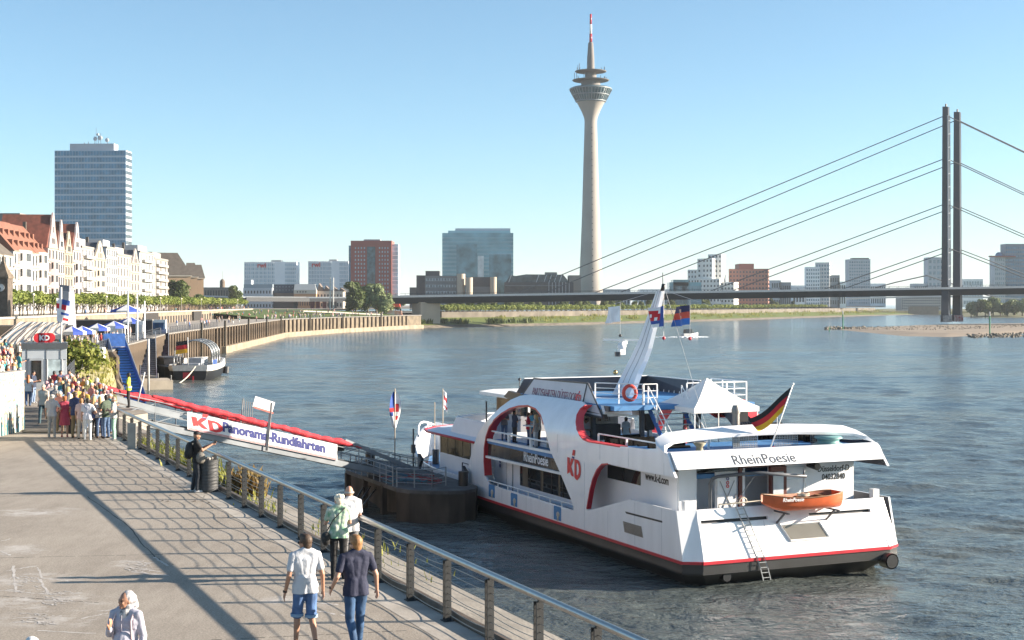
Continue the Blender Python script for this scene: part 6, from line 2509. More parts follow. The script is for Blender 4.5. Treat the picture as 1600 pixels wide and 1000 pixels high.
B_ = block('town_house', 'long low slate-roofed building behind the lone dark tree', 318, 362, 449, 870, wall('grey_brown_house', (.20, .18, .16)), 10, 2, panedark, depth=14)
b = MB()
b.lathe([(1.6, 0), (1.6, 3.6), (1.2, 4.6), (.3, 5.2), (.06, 5.4), (.05, 10)], 10, (B_.w * .1, 6, B_.h))
b.build('roof_turret', mat('copper_brown', (.12, .085, .06), .6), B_.o)
block('town_house', 'plain flat dark house just above the bridge abutment', 640, 690, 449, 1010, wall('grey_brown_house', (0, 0, 0)), 0, 0, panedark)
# red pavilion and white stand under the willow
pv = thing('pavilion', 'red-roofed kiosk over a white striped bank beside the willow', 'kiosk', VX(617, 700, 6.5))
b = MB()
b.prism([(-2.6, 0, 4.0), (2.6, 0, 4.0), (2.3, 0, 5.6), (-2.3, 0, 5.6)], (0, 3, 0))
b.build('roof', mat('flag_coral', (0, 0, 0)), pv)
b = MB()
for x in (-2, 2):
    b.bar((x, 1, 0), (x, 1, 4), .2)
b.build('post', dark, pv, kind='stuff')
b = MB()
b.prism([(-4.2, -3, -.2), (3.8, -3, -.2), (3.5, -3, 2.2), (-3, -3, 2.5)], (0, 1.5, 0))
b.build('base', mat('mural_white', (.62, .58, .55), .7, col2=(.6, .25, .15), scale=.45), pv)

# right-hand skyline
wh_ = wall('gehry_white', (.72, .72, .70), .6)
G_ = Bld('white_tower_group', 'white sculptural tower with stepped wings and small square windows', 1105, 1250, 8, R(-25))
k = 1250 / F
for (xa, xb, ya, yb, yt) in ((1072, 1092, 2, 14, 421), (1089, 1108, 0, 14, 404), (1103, 1125, 6, 18, 397), (1100, 1116, -5, 6, 404), (1092, 1130, -9, 3, 436), (1118, 1150, -4, 10, 441)):
    x0_, x1_ = (xa - 1105) * k, (xb - 1105) * k
    hh = 12 + (475 - yt) * k - 8
    G_.box('walls', wh_, x0_, x1_, ya, yb, 0, hh)
    G_.windows(panegrey, x0_, x1_, 1, hh, max(3, round((x1_ - x0_) / 3.2)), max(3, round(hh / 4.2)), .42, .45, y=ya)
    G_.windows(panegrey, ya, yb, 1, hh, max(2, round((yb - ya) / 3.6)), max(3, round(hh / 4.2)), .4, .42, y=x1_, side='R')
block('warehouse', 'red-brown brick block with square windows right of the white tower group', 1139, 1200, 420, 1260, wall('red_brown_brick', (.33, .15, .115)), 12, 9, panegrey, rz=R(-12), fw=.45, fh=.45)
block('warehouse', 'taller red-brown core rising behind the brick block', 1155, 1178, 412, 1275, wall('red_brown_brick', (0, 0, 0)), 0, 0, panegrey)
gd_ = glass('dull_blue_glass', (.19, .28, .34), .35, .3)
concw = wall('pale_grey_facade', (0, 0, 0))
for (xa, xb, yt, lab, m_, c_, r_, pane_, rz_) in (
        (1259, 1281, 417, 'pale slab with grey window bands beside the concrete core', concw, 6, 10, gd_, -8),
        (1274, 1296, 410, 'tall white and grey core tower right of the pale slab', wall('white_core', (.62, .62, .62)), 5, 11, gd_, -18),
        (1296, 1312, 430, 'low dark house just right of the white core tower', wall('dark_house', (.20, .24, .27)), 4, 4, panegrey, 0),
        (1326, 1360, 405, 'rounded grey glass tower with a dark rooftop rail', wall('grey_tower', (.40, .45, .49)), 9, 14, gd_, 0),
        (1450, 1470, 402, 'narrow grey tower just left of the bridge pylons', wall('grey_tower', (0, 0, 0)), 3, 8, gd_, 0),
        (1468, 1482, 402, 'pale concrete tower tucked behind the bridge pylon', wall('white_core', (0, 0, 0)), 3, 8, gd_, -15),
        (1571, 1604, 381, 'dark blue-grey glass high-rise at the right edge of the photo', wall('slate_tower', (.17, .22, .27)), 12, 14, paneblue, 0),
        (1554, 1573, 400, 'lower glass tower carrying a blue dome beside the high-rise', wall('grey_tower', (0, 0, 0)), 6, 10, gd_, 0),
        (1505, 1536, 436, 'long low glassy hall just right of the pylons', concw, 12, 4, gd_, 0),
        (1205, 1220, 438, 'small grey house right of the brick block', wall('grey_tower', (0, 0, 0)), 4, 3, panegrey, 0),
        (1218, 1236, 441, 'low slate house beside the small grey house', wall('dark_house', (0, 0, 0)), 5, 2, panegrey, 0),
        (1360, 1384, 443, 'low pale house right of the rounded glass tower', concw, 8, 2, panegrey, 0),
        (1428, 1448, 443, 'low blue-grey house left of the narrow tower', wall('grey_tower', (0, 0, 0)), 6, 2, panegrey, 0),
        (1046, 1096, 441, 'long low greenish glass hall left of the white tower group', glass('green_glass', (0, 0, 0)), 16, 2, gd_, 0),
        (1052, 1076, 437, 'raised middle of the greenish glass hall', glass('green_glass', (0, 0, 0)), 6, 1, gd_, 0),
        (1000, 1048, 452, 'flat pale roof between radio tower and glass hall', concw, 10, 1, gd_, 0),
        (944, 985, 452, 'flat low house directly right of the radio tower foot', wall('grey_tower', (0, 0, 0)), 8, 1, panegrey, 0),
        (1310, 1322, 440, 'tiny pale house between two towers', concw, 3, 2, panegrey, 0),
        (1238, 1258, 446, 'flat pale shed left of the pale slab', concw, 4, 1, panegrey, 0)):
    B_ = block('far_building', lab, xa, xb, yt, (1720 if xa > 1320 else 1440) if xa > 1236 else (1400 if xa > 1190 else 1150), m_, c_, r_, pane_, rz=R(rz_), depth=18)
    if 'dark rooftop rail' in lab:
        B_.box('roof_rail', dark, -B_.w * .3, B_.w * .45, 2, 14, B_.h, B_.h + 1.6)
    if 'blue dome' in lab:
        b = MB()
        b.ball((0, 6, B_.h), (4.6, 4.6, 5.0), 16)
        b.build('dome', glass('dome_blue', (.06, .16, .30), .2, .3), B_.o, True)
        B_.box('red_beam', mat('dull_red_beam', (.20, .06, .05), .6), -B_.w / 2 - 7, B_.w / 2 + 10, -3, 1, B_.h - 1.4, B_.h + .3)
B_ = Bld('glass_vault', 'low green glass barrel vault right of the radio tower', 1004, 1200, 9)
k = 1200 / F
b = MB()
b.loft([[Vector((13 * k * math.cos(R(a)), y, 4 + 11 * k * math.sin(R(a)))) for a in range(0, 181, 15)] for y in (0, 20)], closed=False)
b.add([Vector((13 * k * math.cos(R(a)), 0, 4 + 11 * k * math.sin(R(a)))) for a in range(0, 181, 15)], [tuple(range(13))])
b.build('vault', glass('vault_glass', (.22, .38, .40), .25, .3), B_.o)
for k_ in range(9):
    a = R(12 + k_ * 19.5)
    b = MB()
    b.bar((13 * k * math.cos(a), -.2, 4), (13 * k * math.cos(a), -.2, 4 + 11 * k * math.sin(a)), .25)
    b.build('vault_rib', mat('pale_rib', (0, 0, 0)), B_.o)
B_ = block('quay_buildings', 'row of pale waterside blocks seen through the harbour mouth', 1408, 1480, 463, 1700, wall('mixed_pale', (.40, .39, .38)), 22, 5, panegrey, zb=4, sidew=False)

# ------------------------------------------------------------------ gabled old-town row, facades facing the river
def row_at(px):
    """facade line: x = -130 - .082 (d - 360); distance for a photo column"""
    t = (px - 800) / F
    d = (-130 + .082 * 360) / (t + .082)
    return d
FD = Vector((-.0817, .9967, 0))
FNX = Vector((.9967, .0817, 0))
roof_red = mat('red_tile_roof', (.19, .06, .038), .8, vary=.25, scale=.8, bump=.3)
roof_orange = mat('orange_tile_roof', (.20, .085, .055), .8, vary=.2, scale=.8, bump=.3)
roof_slate = mat('slate_roof', (.07, .07, .08), .6, vary=.2, scale=.8)
roof_brown = mat('brown_slate_roof', (.10, .085, .07), .7, vary=.15, scale=.6)
def house(label, pxa, pxb, yev, wall_c, style, ypk=None, roof=None, floors=5, bays=4, balc=False, oriel=False):
    da, db = row_at(pxa), row_at(pxb)
    A_ = Vector((-130 - .082 * (da - 360), da, UZ))
    L_ = (db - da) * 1.0033
    dm = (da + db) / 2
    he = 12 + (475 - yev) * dm / F - UZ
    o = thing('town_house', label, 'house', A_, math.atan2(.0817, .9967))
    # local: x towards the river, y along the row
    m = wall('render_' + '_'.join(str(int(c * 100)) for c in wall_c), [(c * .7 + .3 * sum(wall_c) / 3) * k_ for c, k_ in zip(wall_c, (.63, .66, .74))], .8, .08, .5)
    dep = 14
    b = MB()
    b.box((-dep / 2, L_ / 2, he / 2), (dep, L_ - .05, he))
    b.build('walls', m, o)
    fh = he / floors
    pw = mat('old_window_pane', (.07, .075, .08), .15, vary=.5, scale=.5)
    b = MB()
    bw = L_ / bays
    for j in range(floors):
        for i in range(bays):
            b.box((.02, (i + .5) * bw, (j + .52) * fh), (.14, min(1.5, bw * .46), fh * .56))
    b.build('windows', pw, o, kind='stuff')
    b = MB()
    for j in range(floors):
        for i in range(bays):
            b.box((.12, (i + .5) * bw, (j + .22) * fh), (.34, min(1.9, bw * .56), .16))
            b.box((.10, (i + .5) * bw, (j + .83) * fh), (.26, min(1.9, bw * .56), .2))
    for j in range(1, floors + 1):
        b.box((.12, L_ / 2, j * fh), (.3, L_ - .1, .22))
    b.build('trim', mat('stone_trim', (.30, .26, .21), .8, vary=.08), o, kind='stuff')
    if oriel:
        b = MB()
        b.prism([(0, L_ * .25, fh * 1.1), (0, L_ * .75, fh * 1.1), (1.1, L_ * .66, fh * 1.1), (1.1, L_ * .34, fh * 1.1)], (0, 0, fh * 3.0))
        b.build('oriel', m, o)
        b = MB()
        for j in range(3):
            b.box((1.1, L_ * .5, (1.65 + j) * fh), (.1, L_ * .22, fh * .5))
            b.box((.55, L_ * .27, (1.65 + j) * fh), (.5, .2, fh * .5))
        b.build('oriel_windows', pw, o, kind='stuff')
    if balc:
        for j in range(1, floors):
            b = MB()
            b.box((.65, L_ * .5, j * fh + .5), (1.3, L_ * .7, 1.0))
            b.build('balcony', mat('white_balcony', (.36, .34, .31), .7), o)
    rm = roof or roof_red
    if style == 'gable':
        hp = 12 + (475 - ypk) * dm / F - UZ
        b = MB()
        prof_ = [(0, he), (L_ * .08, he), (L_ * .18, he + (hp - he) * .28), (L_ * .3, he + (hp - he) * .5), (L_ * .36, he + (hp - he) * .78), (L_ * .46, he + (hp - he) * .97), (L_ * .5, hp), (L_ * .54, he + (hp - he) * .97), (L_ * .64, he + (hp - he) * .78), (L_ * .7, he + (hp - he) * .5), (L_ * .82, he + (hp - he) * .28), (L_ * .92, he), (L_, he)]
        vs, fs = poly2d([[(y, z) for y, z in prof_]], .5)
        b.add([Vector((.1 - v.z, v.x, v.y)) for v in vs], fs)
        b.build('gable', m, o)
        b = MB()
        for i in range(3):
            b.box((.14, L_ * (.38 + .12 * i), he + (hp - he) * .2), (.12, .8, 1.6))
        b.box((.14, L_ * .5, he + (hp - he) * .52), (.12, .9, 1.7))
        b.build('gable_windows', pw, o, kind='stuff')
        b = MB()
        b.prism([(-.4, -.2, he), (-.4, L_ + .2, he), (-.4, L_ / 2, hp - .6)], (-dep, 0, 0))
        b.build('roof', rm, o)
    elif style == 'pitched':
        hp = 12 + (475 - ypk) * dm / F - UZ
        b = MB()
        b.prism([(.3, -.1, he), (-dep / 2, -.1, hp), (-dep, -.1, he)], (0, L_ + .2, 0))
        b.build('roof', rm, o)
        n = max(2, bays // 2)
        for row_ in range(2):
            for i in range(n + 1):
                u = .2 + .34 * row_
                b = MB()
                x = .3 - (dep / 2 + .3) * u
                b.box((x - .6, L_ * (i + .6) / (n + 1.2), he + (hp - he) * u + .7), (1.6, 1.4, 1.5))
                dmr = b.build('dormer', rm, o)
    elif style == 'hip':
        hp = 12 + (475 - ypk) * dm / F - UZ
        b = MB()
        b.add([(.4, -.3, he), (.4, L_ + .3, he), (-dep, L_ + .3, he), (-dep, -.3, he), (-dep * .45, L_ * .28, hp), (-dep * .45, L_ * .75, hp)], [(0, 1, 5, 4), (1, 2, 5), (2, 3, 4, 5), (3, 0, 4)])
        b.build('roof', rm, o)
    else:
        b = MB()
        b.box((-dep / 2, L_ / 2, he + .3), (dep + .6, L_, .6))
        b.build('roof', wall('flat_roof', (.25, .24, .22)), o)
        b = MB()
        b.box((-dep * .4, L_ * .55, he + 1.8), (dep * .5, L_ * .6, 2.6))
        b.build('penthouse', m, o)
    b = MB()
    b.box((-dep * .5, L_ * .12, he + (5.5 if style in ('gable', 'pitched') else 2.4)), (.9, .8, 4 if style in ('gable', 'pitched') else 3))
    b.build('chimney', roof_brown, o)
    return o
house('cream corner house with a brown hipped roof at the left edge', -30, 20, 396, (.62, .54, .42), 'hip', 352, roof_brown, 4, 6)
house('long white and cream house with an orange dormered roof', 21, 55, 394, (.66, .60, .50), 'pitched', 345, roof_orange, 4, 6, oriel=True)
house('cream house wing with two oriels beside the stepped red gable', 55, 75, 397, (.64, .55, .42), 'pitched', 352, roof_orange, 4, 5, oriel=True)
house('tall pinkish house with the highest pointed gable and dark red roof', 75, 91, 388, (.60, .42, .33), 'gable', 332, roof_red, 5, 3, oriel=True)
house('narrow white-gabled house right of the highest gable', 91, 101, 391, (.64, .52, .44), 'gable', 343, roof_orange, 5, 3)
house('ochre house with a smooth rounded gable', 101, 114, 396, (.55, .41, .22), 'gable', 361, roof_red, 5, 3)
house('pale house with a tall pointed gable over pink oriels', 114, 127, 391, (.63, .50, .42), 'gable', 347, roof_red, 5, 3, oriel=True)
house('white house with rows of balconies and a grey mansard', 127, 146, 388, (.66, .63, .58), 'flat', None, None, 6, 4, balc=True)
house('ochre house with a black roof and curved white gable', 146, 166, 405, (.56, .45, .28), 'gable', 376, roof_slate, 5, 4, oriel=True)
house('plain white flat-topped house with a row of attic windows', 166, 183, 389, (.68, .66, .62), 'flat', None, None, 7, 6)
house('plain cream flat-topped house with small square windows', 183, 205, 400, (.66, .56, .42), 'flat', None, None, 5, 5)
house('narrow tan house with a dark mansard beside the cream one', 205, 218, 412, (.50, .40, .30), 'gable', 388, roof_slate, 5, 3)
house('greenish-white house with planted balconies', 218, 240, 396, (.58, .60, .55), 'flat', None, None, 6, 5, balc=True)
house('slim brown-edged block with stacked balconies before the brown roof', 240, 262, 406, (.42, .37, .31), 'flat', None, None, 7, 3, balc=True)
B_ = Bld('flat_roof_block', 'bare grey-brown concrete block behind the old-town roofs at far left', 14, 520, 9)
B_.box('walls', wall('bare_concrete', (.26, .235, .21)), -8, 4.0, 0, 14, 0, 12 + (475 - 333) * 520 / F - 9)
# big brown-roofed office with three hipped roofs
for (xa, xb, yr, ye, d, lab) in ((232, 297, 394, 430, 700, 'large brown stone office with a tall dark hipped roof'), (292, 308, 410, 432, 740, 'second brown hipped roof stepping down beyond the large one'), (303, 318, 413, 434, 770, 'last and smallest brown hipped roof of the stone office')):
    k = d / F
    B_ = Bld('stone_office', lab, (xa + xb) / 2, d, 9, R(14))
    w_ = (xb - xa) * k
    he, hr = 12 + (475 - ye) * k - 9, 12 + (475 - yr) * k - 9
    B_.box('walls', wall('brown_stone', (.36, .25, .16)), -w_ / 2, w_ / 2, 0, 22, 0, he)
    B_.windows(panedark, 1, 21, 2, he - 1, 8, 4, .4, .5, y=w_ / 2, side='R')
    b = MB()
    x0_, x1_ = -w_ / 2 - .6, w_ / 2 + .8
    b.add([(x0_, -.6, he), (x1_, -.6, he), (x1_, 22.6, he), (x0_, 22.6, he), (x0_ + w_ * .1, 8, hr), (x1_ - w_ * .34, 8, hr)], [(0, 1, 5, 4), (1, 2, 5), (2, 3, 4, 5), (3, 0, 4)])
    b.build('roof', roof_brown, B_.o)
    B_.box('cornice', wall('cream_render', (0, 0, 0)), -w_ / 2 - .5, w_ / 2 + .7, -.5, 22.5, he - .5, he - .02)
# ------------------------------------------------------------------ left foreground and terrace props
# mosaic wall
mos = bpy.data.materials.new('mosaic_wall')
mos.use_nodes = True
n_, l_ = mos.node_tree.nodes, mos.node_tree.links
p_ = n_['Principled BSDF']
p_.inputs['Roughness'].default_value = .7
tc_ = n_.new('ShaderNodeTexCoord')
vo_ = n_.new('ShaderNodeTexVoronoi')
vo_.inputs['Scale'].default_value = 9
l_.new(tc_.outputs['Object'], vo_.inputs['Vector'])
sep_ = n_.new('ShaderNodeSeparateColor')
l_.new(vo_.outputs['Color'], sep_.inputs[0])
rp_ = n_.new('ShaderNodeValToRGB')
rp_.color_ramp.interpolation = 'CONSTANT'
els = rp_.color_ramp.elements
els[0].position, els[0].color = 0, (.36, .35, .30, 1)
els[1].position, els[1].color = .62, (.36, .33, .18, 1)
for pos, c in ((.72, (.16, .30, .30, 1)), (.80, (.44, .42, .38, 1)), (.90, (.42, .18, .12, 1)), (.94, (.12, .25, .34, 1))):
    e = els.new(pos)
    e.color = c
l_.new(sep_.outputs[0], rp_.inputs[0])
l_.new(rp_.outputs[0], p_.inputs['Base Color'])
wa, wb = Vector((-17.4 - 4.0, 52.0, 6.5)), Vector((-21.2, 61.8, 6.5))
mw = thing('mosaic_wall', 'speckled white mosaic wall at the left edge beside the crowd', 'wall', wb)
b = MB()
b.prism([wa - wb, Vector((0, 0, 0)), Vector((0, 0, 2.55)), wa - wb + Vector((0, 0, 2.55))], Vector((-.45, .0, 0)))
b.build('wall_face', mos, mw)
b = MB()
b.prism([wa - wb + Vector((.05, 0, 2.55)), Vector((.05, .03, 2.55)), Vector((.05, .03, 2.62)), wa - wb + Vector((.05, 0, 2.62))], Vector((-.55, 0, 0)))
b.build('coping', conc_lt, mw)
b = MB()
rr = random.Random(3)
for k in range(26):
    u = rr.uniform(.45, 1)
    p = (wa - wb).lerp(Vector((0, 0, 0)), u)
    h = rr.uniform(.3, 1.0)
    b.box(p + Vector((.012, 0, h / 2)), (.02, .035, h))
b.build('paint_drips', mat('teal_paint', (.03, .14, .18), .5), mw, kind='stuff')
# boarded ramp beside the wall
rmp = thing('boarded_ramp', 'ramp of dark wooden boards between the mosaic wall and the crowd', 'ramp', Vector((-20, 66, 6.5)))
for k in range(22):
    b = MB()
    y = -5 + k * .62
    x0_ = -21.0 - .0 * k + 20 - y * .42
    b.box((x0_ - .2, y, .03), (3.6, .56, .05))
    b.build('plank', mat('weathered_plank', (.12, .105, .085), .85, vary=.3, scale=2), rmp)
# ticket kiosk
ks_ = thing('ticket_kiosk', 'light grey panelled ticket kiosk with a dark flat roof and red KD sign', 'kiosk', VX(69, 92, 6.5), R(17))
b = MB()
b.box((0, 1.3, 1.3), (2.74, 2.6, 2.6))
b.build('walls', mat('kiosk_panel', (.40, .44, .48), .4, vary=.04), ks_)
b = MB()
b.box((0, 1.3, 2.78), (2.84, 2.8, .36))
b.build('roof', mat('kiosk_roof', (.07, .08, .09), .5), ks_)
b = MB()
for x in (-1.05, .12, 1.0):
    b.box((x, -.01, 1.3), (.03, .03, 2.6))
b.box((0, -.01, 1.9), (2.7, .03, .03))
b.build('panel_joints', dark, ks_, kind='stuff')
b = MB()
b.box((-.48, -.02, 1.0), (.85, .06, 2.0))
dd = b.build('door', mat('kiosk_door', (.30, .33, .36), .4), ks_)
b = MB()
b.box((-.48, -.06, 1.15), (.62, .03, 1.4))
b.build('door_glass', glassdark, dd)
b = MB()
b.box((.66, -.02, 1.25), (.9, .06, 1.3))
dd = b.build('ticket_window', mat('pale_counter_pane', (.34, .42, .45), .15, vary=.4, scale=2), ks_)
b = MB()
for x in (.2, 1.12):
    b.box((x, -.05, 1.25), (.05, .05, 1.36))
b.build('window_frame', white2, dd)
sg_ = MB()
for sx in (-.42, .42):
    sg_.tube([(sx * .85, .6, 3.3), (sx * .85, .8, 3.3)], .32, 16)
sg_.box((0, .7, 3.3), (.72, .2, .62))
sgo = sg_.build('roof_sign', mat('sign_red', (.62, .03, .04), .4), ks_)
text('KD', .46, (-.32, .59, 3.14), (1, 0, 0), (0, 0, 1), textwhite, sgo, bold=.02)
b = MB()
b.tube([(1.05, .3, 3.0), (1.05, .3, 6.6)], .05, 8)
b.build('flag_pole', white2, ks_, True)
fl_ = thing('flag', 'white red and blue KD flag hanging from the kiosk pole', 'flag', VX(69, 92, 6.5) + Vector((1.05, .3, 5.9)))
b = MB()
vs, fs = [], []
for i in range(10):
    v = i / 9
    for j in range(6):
        u = j / 5
        vs.append(Vector((-.36 + .9 * u * (1 - .2 * v), .10 * math.sin(6 * u + 2 * v), -1.5 * v - .2 * u)))
fs = [(i * 6 + j, i * 6 + j + 1, (i + 1) * 6 + j + 1, (i + 1) * 6 + j) for i in range(9) for j in range(5)]
b.add(vs, fs)
b.m = [2 if (k // 5 < 2 and k % 5 > 1) or k // 5 == 5 and k % 5 > 1 else (1 if (2 <= k // 5 <= 3 and k % 5 in (0, 2, 3)) or (k // 5 == 7 and k % 5 > 2) else 0) for k in range(len(fs))]
b.build('flag_cloth', [fwhite, fred, fblue], fl_, True)
# green bushes by the kiosk
for k, (px, y, h, lab) in enumerate(((122, 556, 2.6, 'leafy yellow-green bush right of the ticket kiosk'), (108, 560, 2.2, 'smaller bush tucked behind the ticket kiosk'), (52, 541, 1.6, 'bush behind the red kiosk sign'), (134, 545, 2.2, 'bush before the blue and white parasols'))):
    d = 112 if k < 2 else 120
    o = thing('bush', lab, 'bush', VX(px, d, 6.5))
    o.location.z = 6.5
    inst(crown_mesh('foliage', leaf_weed, [((0, 0, h * .6), (1.6, 1.3, h * .55)), ((.8, 0, h * .4), (1.1, 1, h * .45))], 500, .34, 60 + k), 'foliage', o)
    b = MB()
    for j in range(4):
        b.tube([(0, 0, 0), ((j - 1.5) * .4, .2, h * .7)], .05, 4)
    b.build('stem', bark, o)
# big pale awnings
aw = mat('cream_awning', (.76, .70, .60), .8, vary=.05, scale=.6)
for k, (pa, pb_, d0, d1, z0_, z1_, lab) in enumerate(((-20, 12, 100, 150, 9.0, 10.15, 'cream terrace awning at the left edge, leftmost of four'), (13, 38, 104, 152, 9.05, 10.1, 'cream terrace awning second from the left'), (39, 66, 110, 155, 9.15, 10.05, 'cream terrace awning third from the left behind the kiosk'), (67, 96, 124, 158, 9.3, 9.95, 'cream terrace awning at the right end behind the kiosk flag'))):
    A_ = VX(pa, d0, 6.5)
    o = thing('awning', lab, 'awning', A_)
    c0, c1 = VX(pa, d0, z0_) - A_, VX(pb_, d0, z0_) - A_
    slope = Vector((-.30 * (d1 - d0), d1 - d0, z1_ - z0_))
    N = 6
    b = MB()
    b.loft([[c0.lerp(c1, i / N) + slope * t - Vector((0, 0, .22 * math.sin(math.pi * t) + .05 * math.sin(math.pi * i / N))) for i in range(N + 1)] for t in (0, .2, .4, .6, .8, 1)], closed=False)
    b.loft([[c0.lerp(c1, i / N) - Vector((0, 0, .32 + .08 * (i % 2))) for i in range(N + 1)], [c0.lerp(c1, i / N) for i in range(N + 1)]], closed=False)
    b.build('canopy', aw, o)
    for i in range(3):
        e = c0.lerp(c1, i / 2)
        b = MB()
        b.bar(e + Vector((0, 0, .0)), e + slope + Vector((0, 0, .0)), .05)
        b.bar(e, Vector((e.x, e.y, 0)), .1)
        b.build('frame', mat('awning_frame', (.16, .12, .10), .6), o)
def parasol(lab, loc, r_, z, two):
    o = thing('parasol', lab, 'parasol', loc)
    b = MB()
    n = 8
    rim = [Vector((r_ * math.cos(6.283 * k / n + .39), r_ * math.sin(6.283 * k / n + .39), z)) for k in range(n)]
    top = Vector((0, 0, z + r_ * .38))
    for k in range(n):
        b.mi = (k % 2) if two else 0
        b.add([rim[k], rim[(k + 1) % n], top], [(0, 1, 2)])
        b.add([rim[k], rim[(k + 1) % n], rim[(k + 1) % n] - Vector((0, 0, .35)), rim[k] - Vector((0, 0, .35))], [(3, 2, 1, 0)])
    b.build('canopy', [mat('parasol_blue', (.03, .07, .35), .8), mat('parasol_white', (.66, .66, .66), .8)] if two else aw, o)
    b = MB()
    b.tube([(0, 0, 0), (0, 0, z + r_ * .38)], .06, 6)
    b.build('pole', white2, o)
for k, (px, d, r_, z, lab) in enumerate(((112, 150, 1.5, 2.6, 'blue and white parasol left of the row over the beer garden'), (128, 158, 1.5, 2.5, 'blue and white parasol second in the beer garden row'), (152, 172, 1.5, 2.6, 'blue and white parasol beside the white tent box'), (178, 190, 1.7, 2.6, 'blue and white parasol third in the beer garden row'), (204, 235, 2.0, 2.6, 'blue and white parasol at the right end of the row'), (198, 300, 3.4, 2.4, 'very large blue and white parasol under the plane trees'))):
    parasol(lab, VX(px, d, 6.5 if k < 5 else 8.2), r_, z, True)
for px, d, w_, h, c, lab in ((184, 205, 2.0, 2.4, 'white', 'white square tent stall below the parasols'), (152, 138, 1.3, 1.3, 'white', 'white banner panel on the guard rail'), (247, 262, 3.0, 2.6, 'screen', 'white-framed stand with a blue screen by the far rail'), (219, 225, 1.2, 2.8, 'white', 'white sign box beside the blue screen stand')):
    o = thing('stall', lab, 'stall', VX(px, d, 6.5))
    b = MB()
    b.box((0, 0, h / 2), (w_, .9, h))
    b.build('walls', white2, o)
    b = MB()
    b.box((0, -.48, h * .55), (w_ * .78, .05, h * .5))
    b.build('front_panel', mat('screen_blue', (.03, .10, .22), .3, vary=.5, scale=.8) if c == 'screen' else mat('pale_print', (.55, .56, .58), .6, col2=(.62, .6, .58), scale=2), o)
# clock tower at the left edge
ct = thing('clock_tower', 'dark stone gauge clock tower with a pointed cap at the left edge', 'tower', VX(5, 235, 7.0))
k = 235 / F
sd_ = mat('dark_tower_stone', (.10, .08, .065), .85, vary=.25, scale=1.5, bump=.2)
b = MB()
b.box((0, 0, 4.6), (2.3, 2.3, 9.2))
b.build('shaft', sd_, ct)
b = MB()
b.loft([[Vector((x * r_, y * r_, z)) for x, y in ((-1, -1), (1, -1), (1, 1), (-1, 1))] for r_, z in ((1.3, 9.2), (1.35, 9.5), (.75, 10.6), (.35, 11.6), (.16, 12.2), (.2, 12.5), (.02, 13.2))], cap=True)
b.build('cap', mat('tower_cap', (.14, .11, .08), .8, vary=.3), ct)
b = MB()
b.tube([(0, -1.14, 7.7), (0, -1.22, 7.7)], .62, 24)
fc = b.build('clock_face', mat('clock_white', (.6, .6, .6), .5), ct)
b = MB()
b.bar((0, -1.25, 7.7), (.0, -1.25, 7.28), .07)
b.bar((0, -1.25, 7.7), (-.18, -1.25, 7.45), .08)
for i in range(12):
    a = i * math.pi / 6
    b.bar((.47 * math.cos(a), -1.24, 7.7 + .47 * math.sin(a)), (.56 * math.cos(a), -1.24, 7.7 + .56 * math.sin(a)), .05)
b.build('clock_hands', black, fc, kind='stuff')
dish = MB()
dish.ball((.6, -1.6, 1.8), (.55, .15, .55), 12)
o = dish.build('satellite_dish', mat('dish_grey', (0, 0, 0)), None, True, loc=VX(5, 235, 7.0))
tag(o, 'pale satellite dish at the foot of the clock tower', 'dish')
# tall grey monolith
mo = thing('monolith', 'tall grey tapered block with one sunlit white side among the trees', 'monument', VX(103, 235, 8.0))
b = MB()
b.loft([[Vector((-1.1, -1, 0)), Vector((.7, -1, 0)), Vector((1.4, 1, 0)), Vector((-1.1, 1, 0))], [Vector((-.95, -.8, 6.2)), Vector((.75, -.8, 6.0)), Vector((1.15, .8, 6.0)), Vector((-.95, .8, 6.2))]], cap=True)
b.build('block', mat('monolith_grey', (.30, .31, .34), .6, vary=.06), mo)
b = MB()
b.loft([[Vector((-.95, -.6, 6.22)), Vector((.75, -.6, 6.02)), Vector((.9, .7, 6.02)), Vector((-.95, .7, 6.22))], [Vector((-.9, -.5, 7.2)), Vector((.7, -.5, 7.0)), Vector((.8, .6, 7.0)), Vector((-.9, .6, 7.2))]], cap=True)
b.build('top_block', mat('monolith_dark', (.16, .17, .2), .6), mo)
# tall white poles
for px, d, yt, lab in ((200, 205, 450, 'left of three tall white poles at the moorings'), (214.5, 215, 458, 'middle of three tall white poles at the moorings'), (226, 225, 470, 'right of three tall white poles at the moorings')):
    p = VX(px, d, 1.0)
    b = MB()
    h = 12 + (475 - yt) * d / F - 1.0
    b.tube([(0, 0, 0), (0, 0, h * .5), (0, 0, h)], .14, 8, rad=[.16, .13, .09])
    o = b.build('pole', white2, None, True, loc=p)
    tag(o, lab, 'pole', 'white poles at the moorings')
# low dark hedge wall / terrace edge
for k, (px, d, w_, h, lab) in enumerate(((176, 250, 14, 2.6, 'dark boarded terrace front beneath the large parasol'), (30, 210, 16, 2.2, 'low tan terrace wall right of the clock tower'))):
    o = thing('terrace_wall', lab, 'wall', VX(px, d, 6.5))
    b = MB()
    b.box((0, 0, h / 2), (w_, .5, h))
    b.build('wall_face', [mat('dark_boards', (.03, .03, .035), .7), wall_tan][k], o)
    b = MB()
    b.box((0, 0, h + .1), (w_ + .2, .7, .2))
    b.build('coping', conc_lt, o)

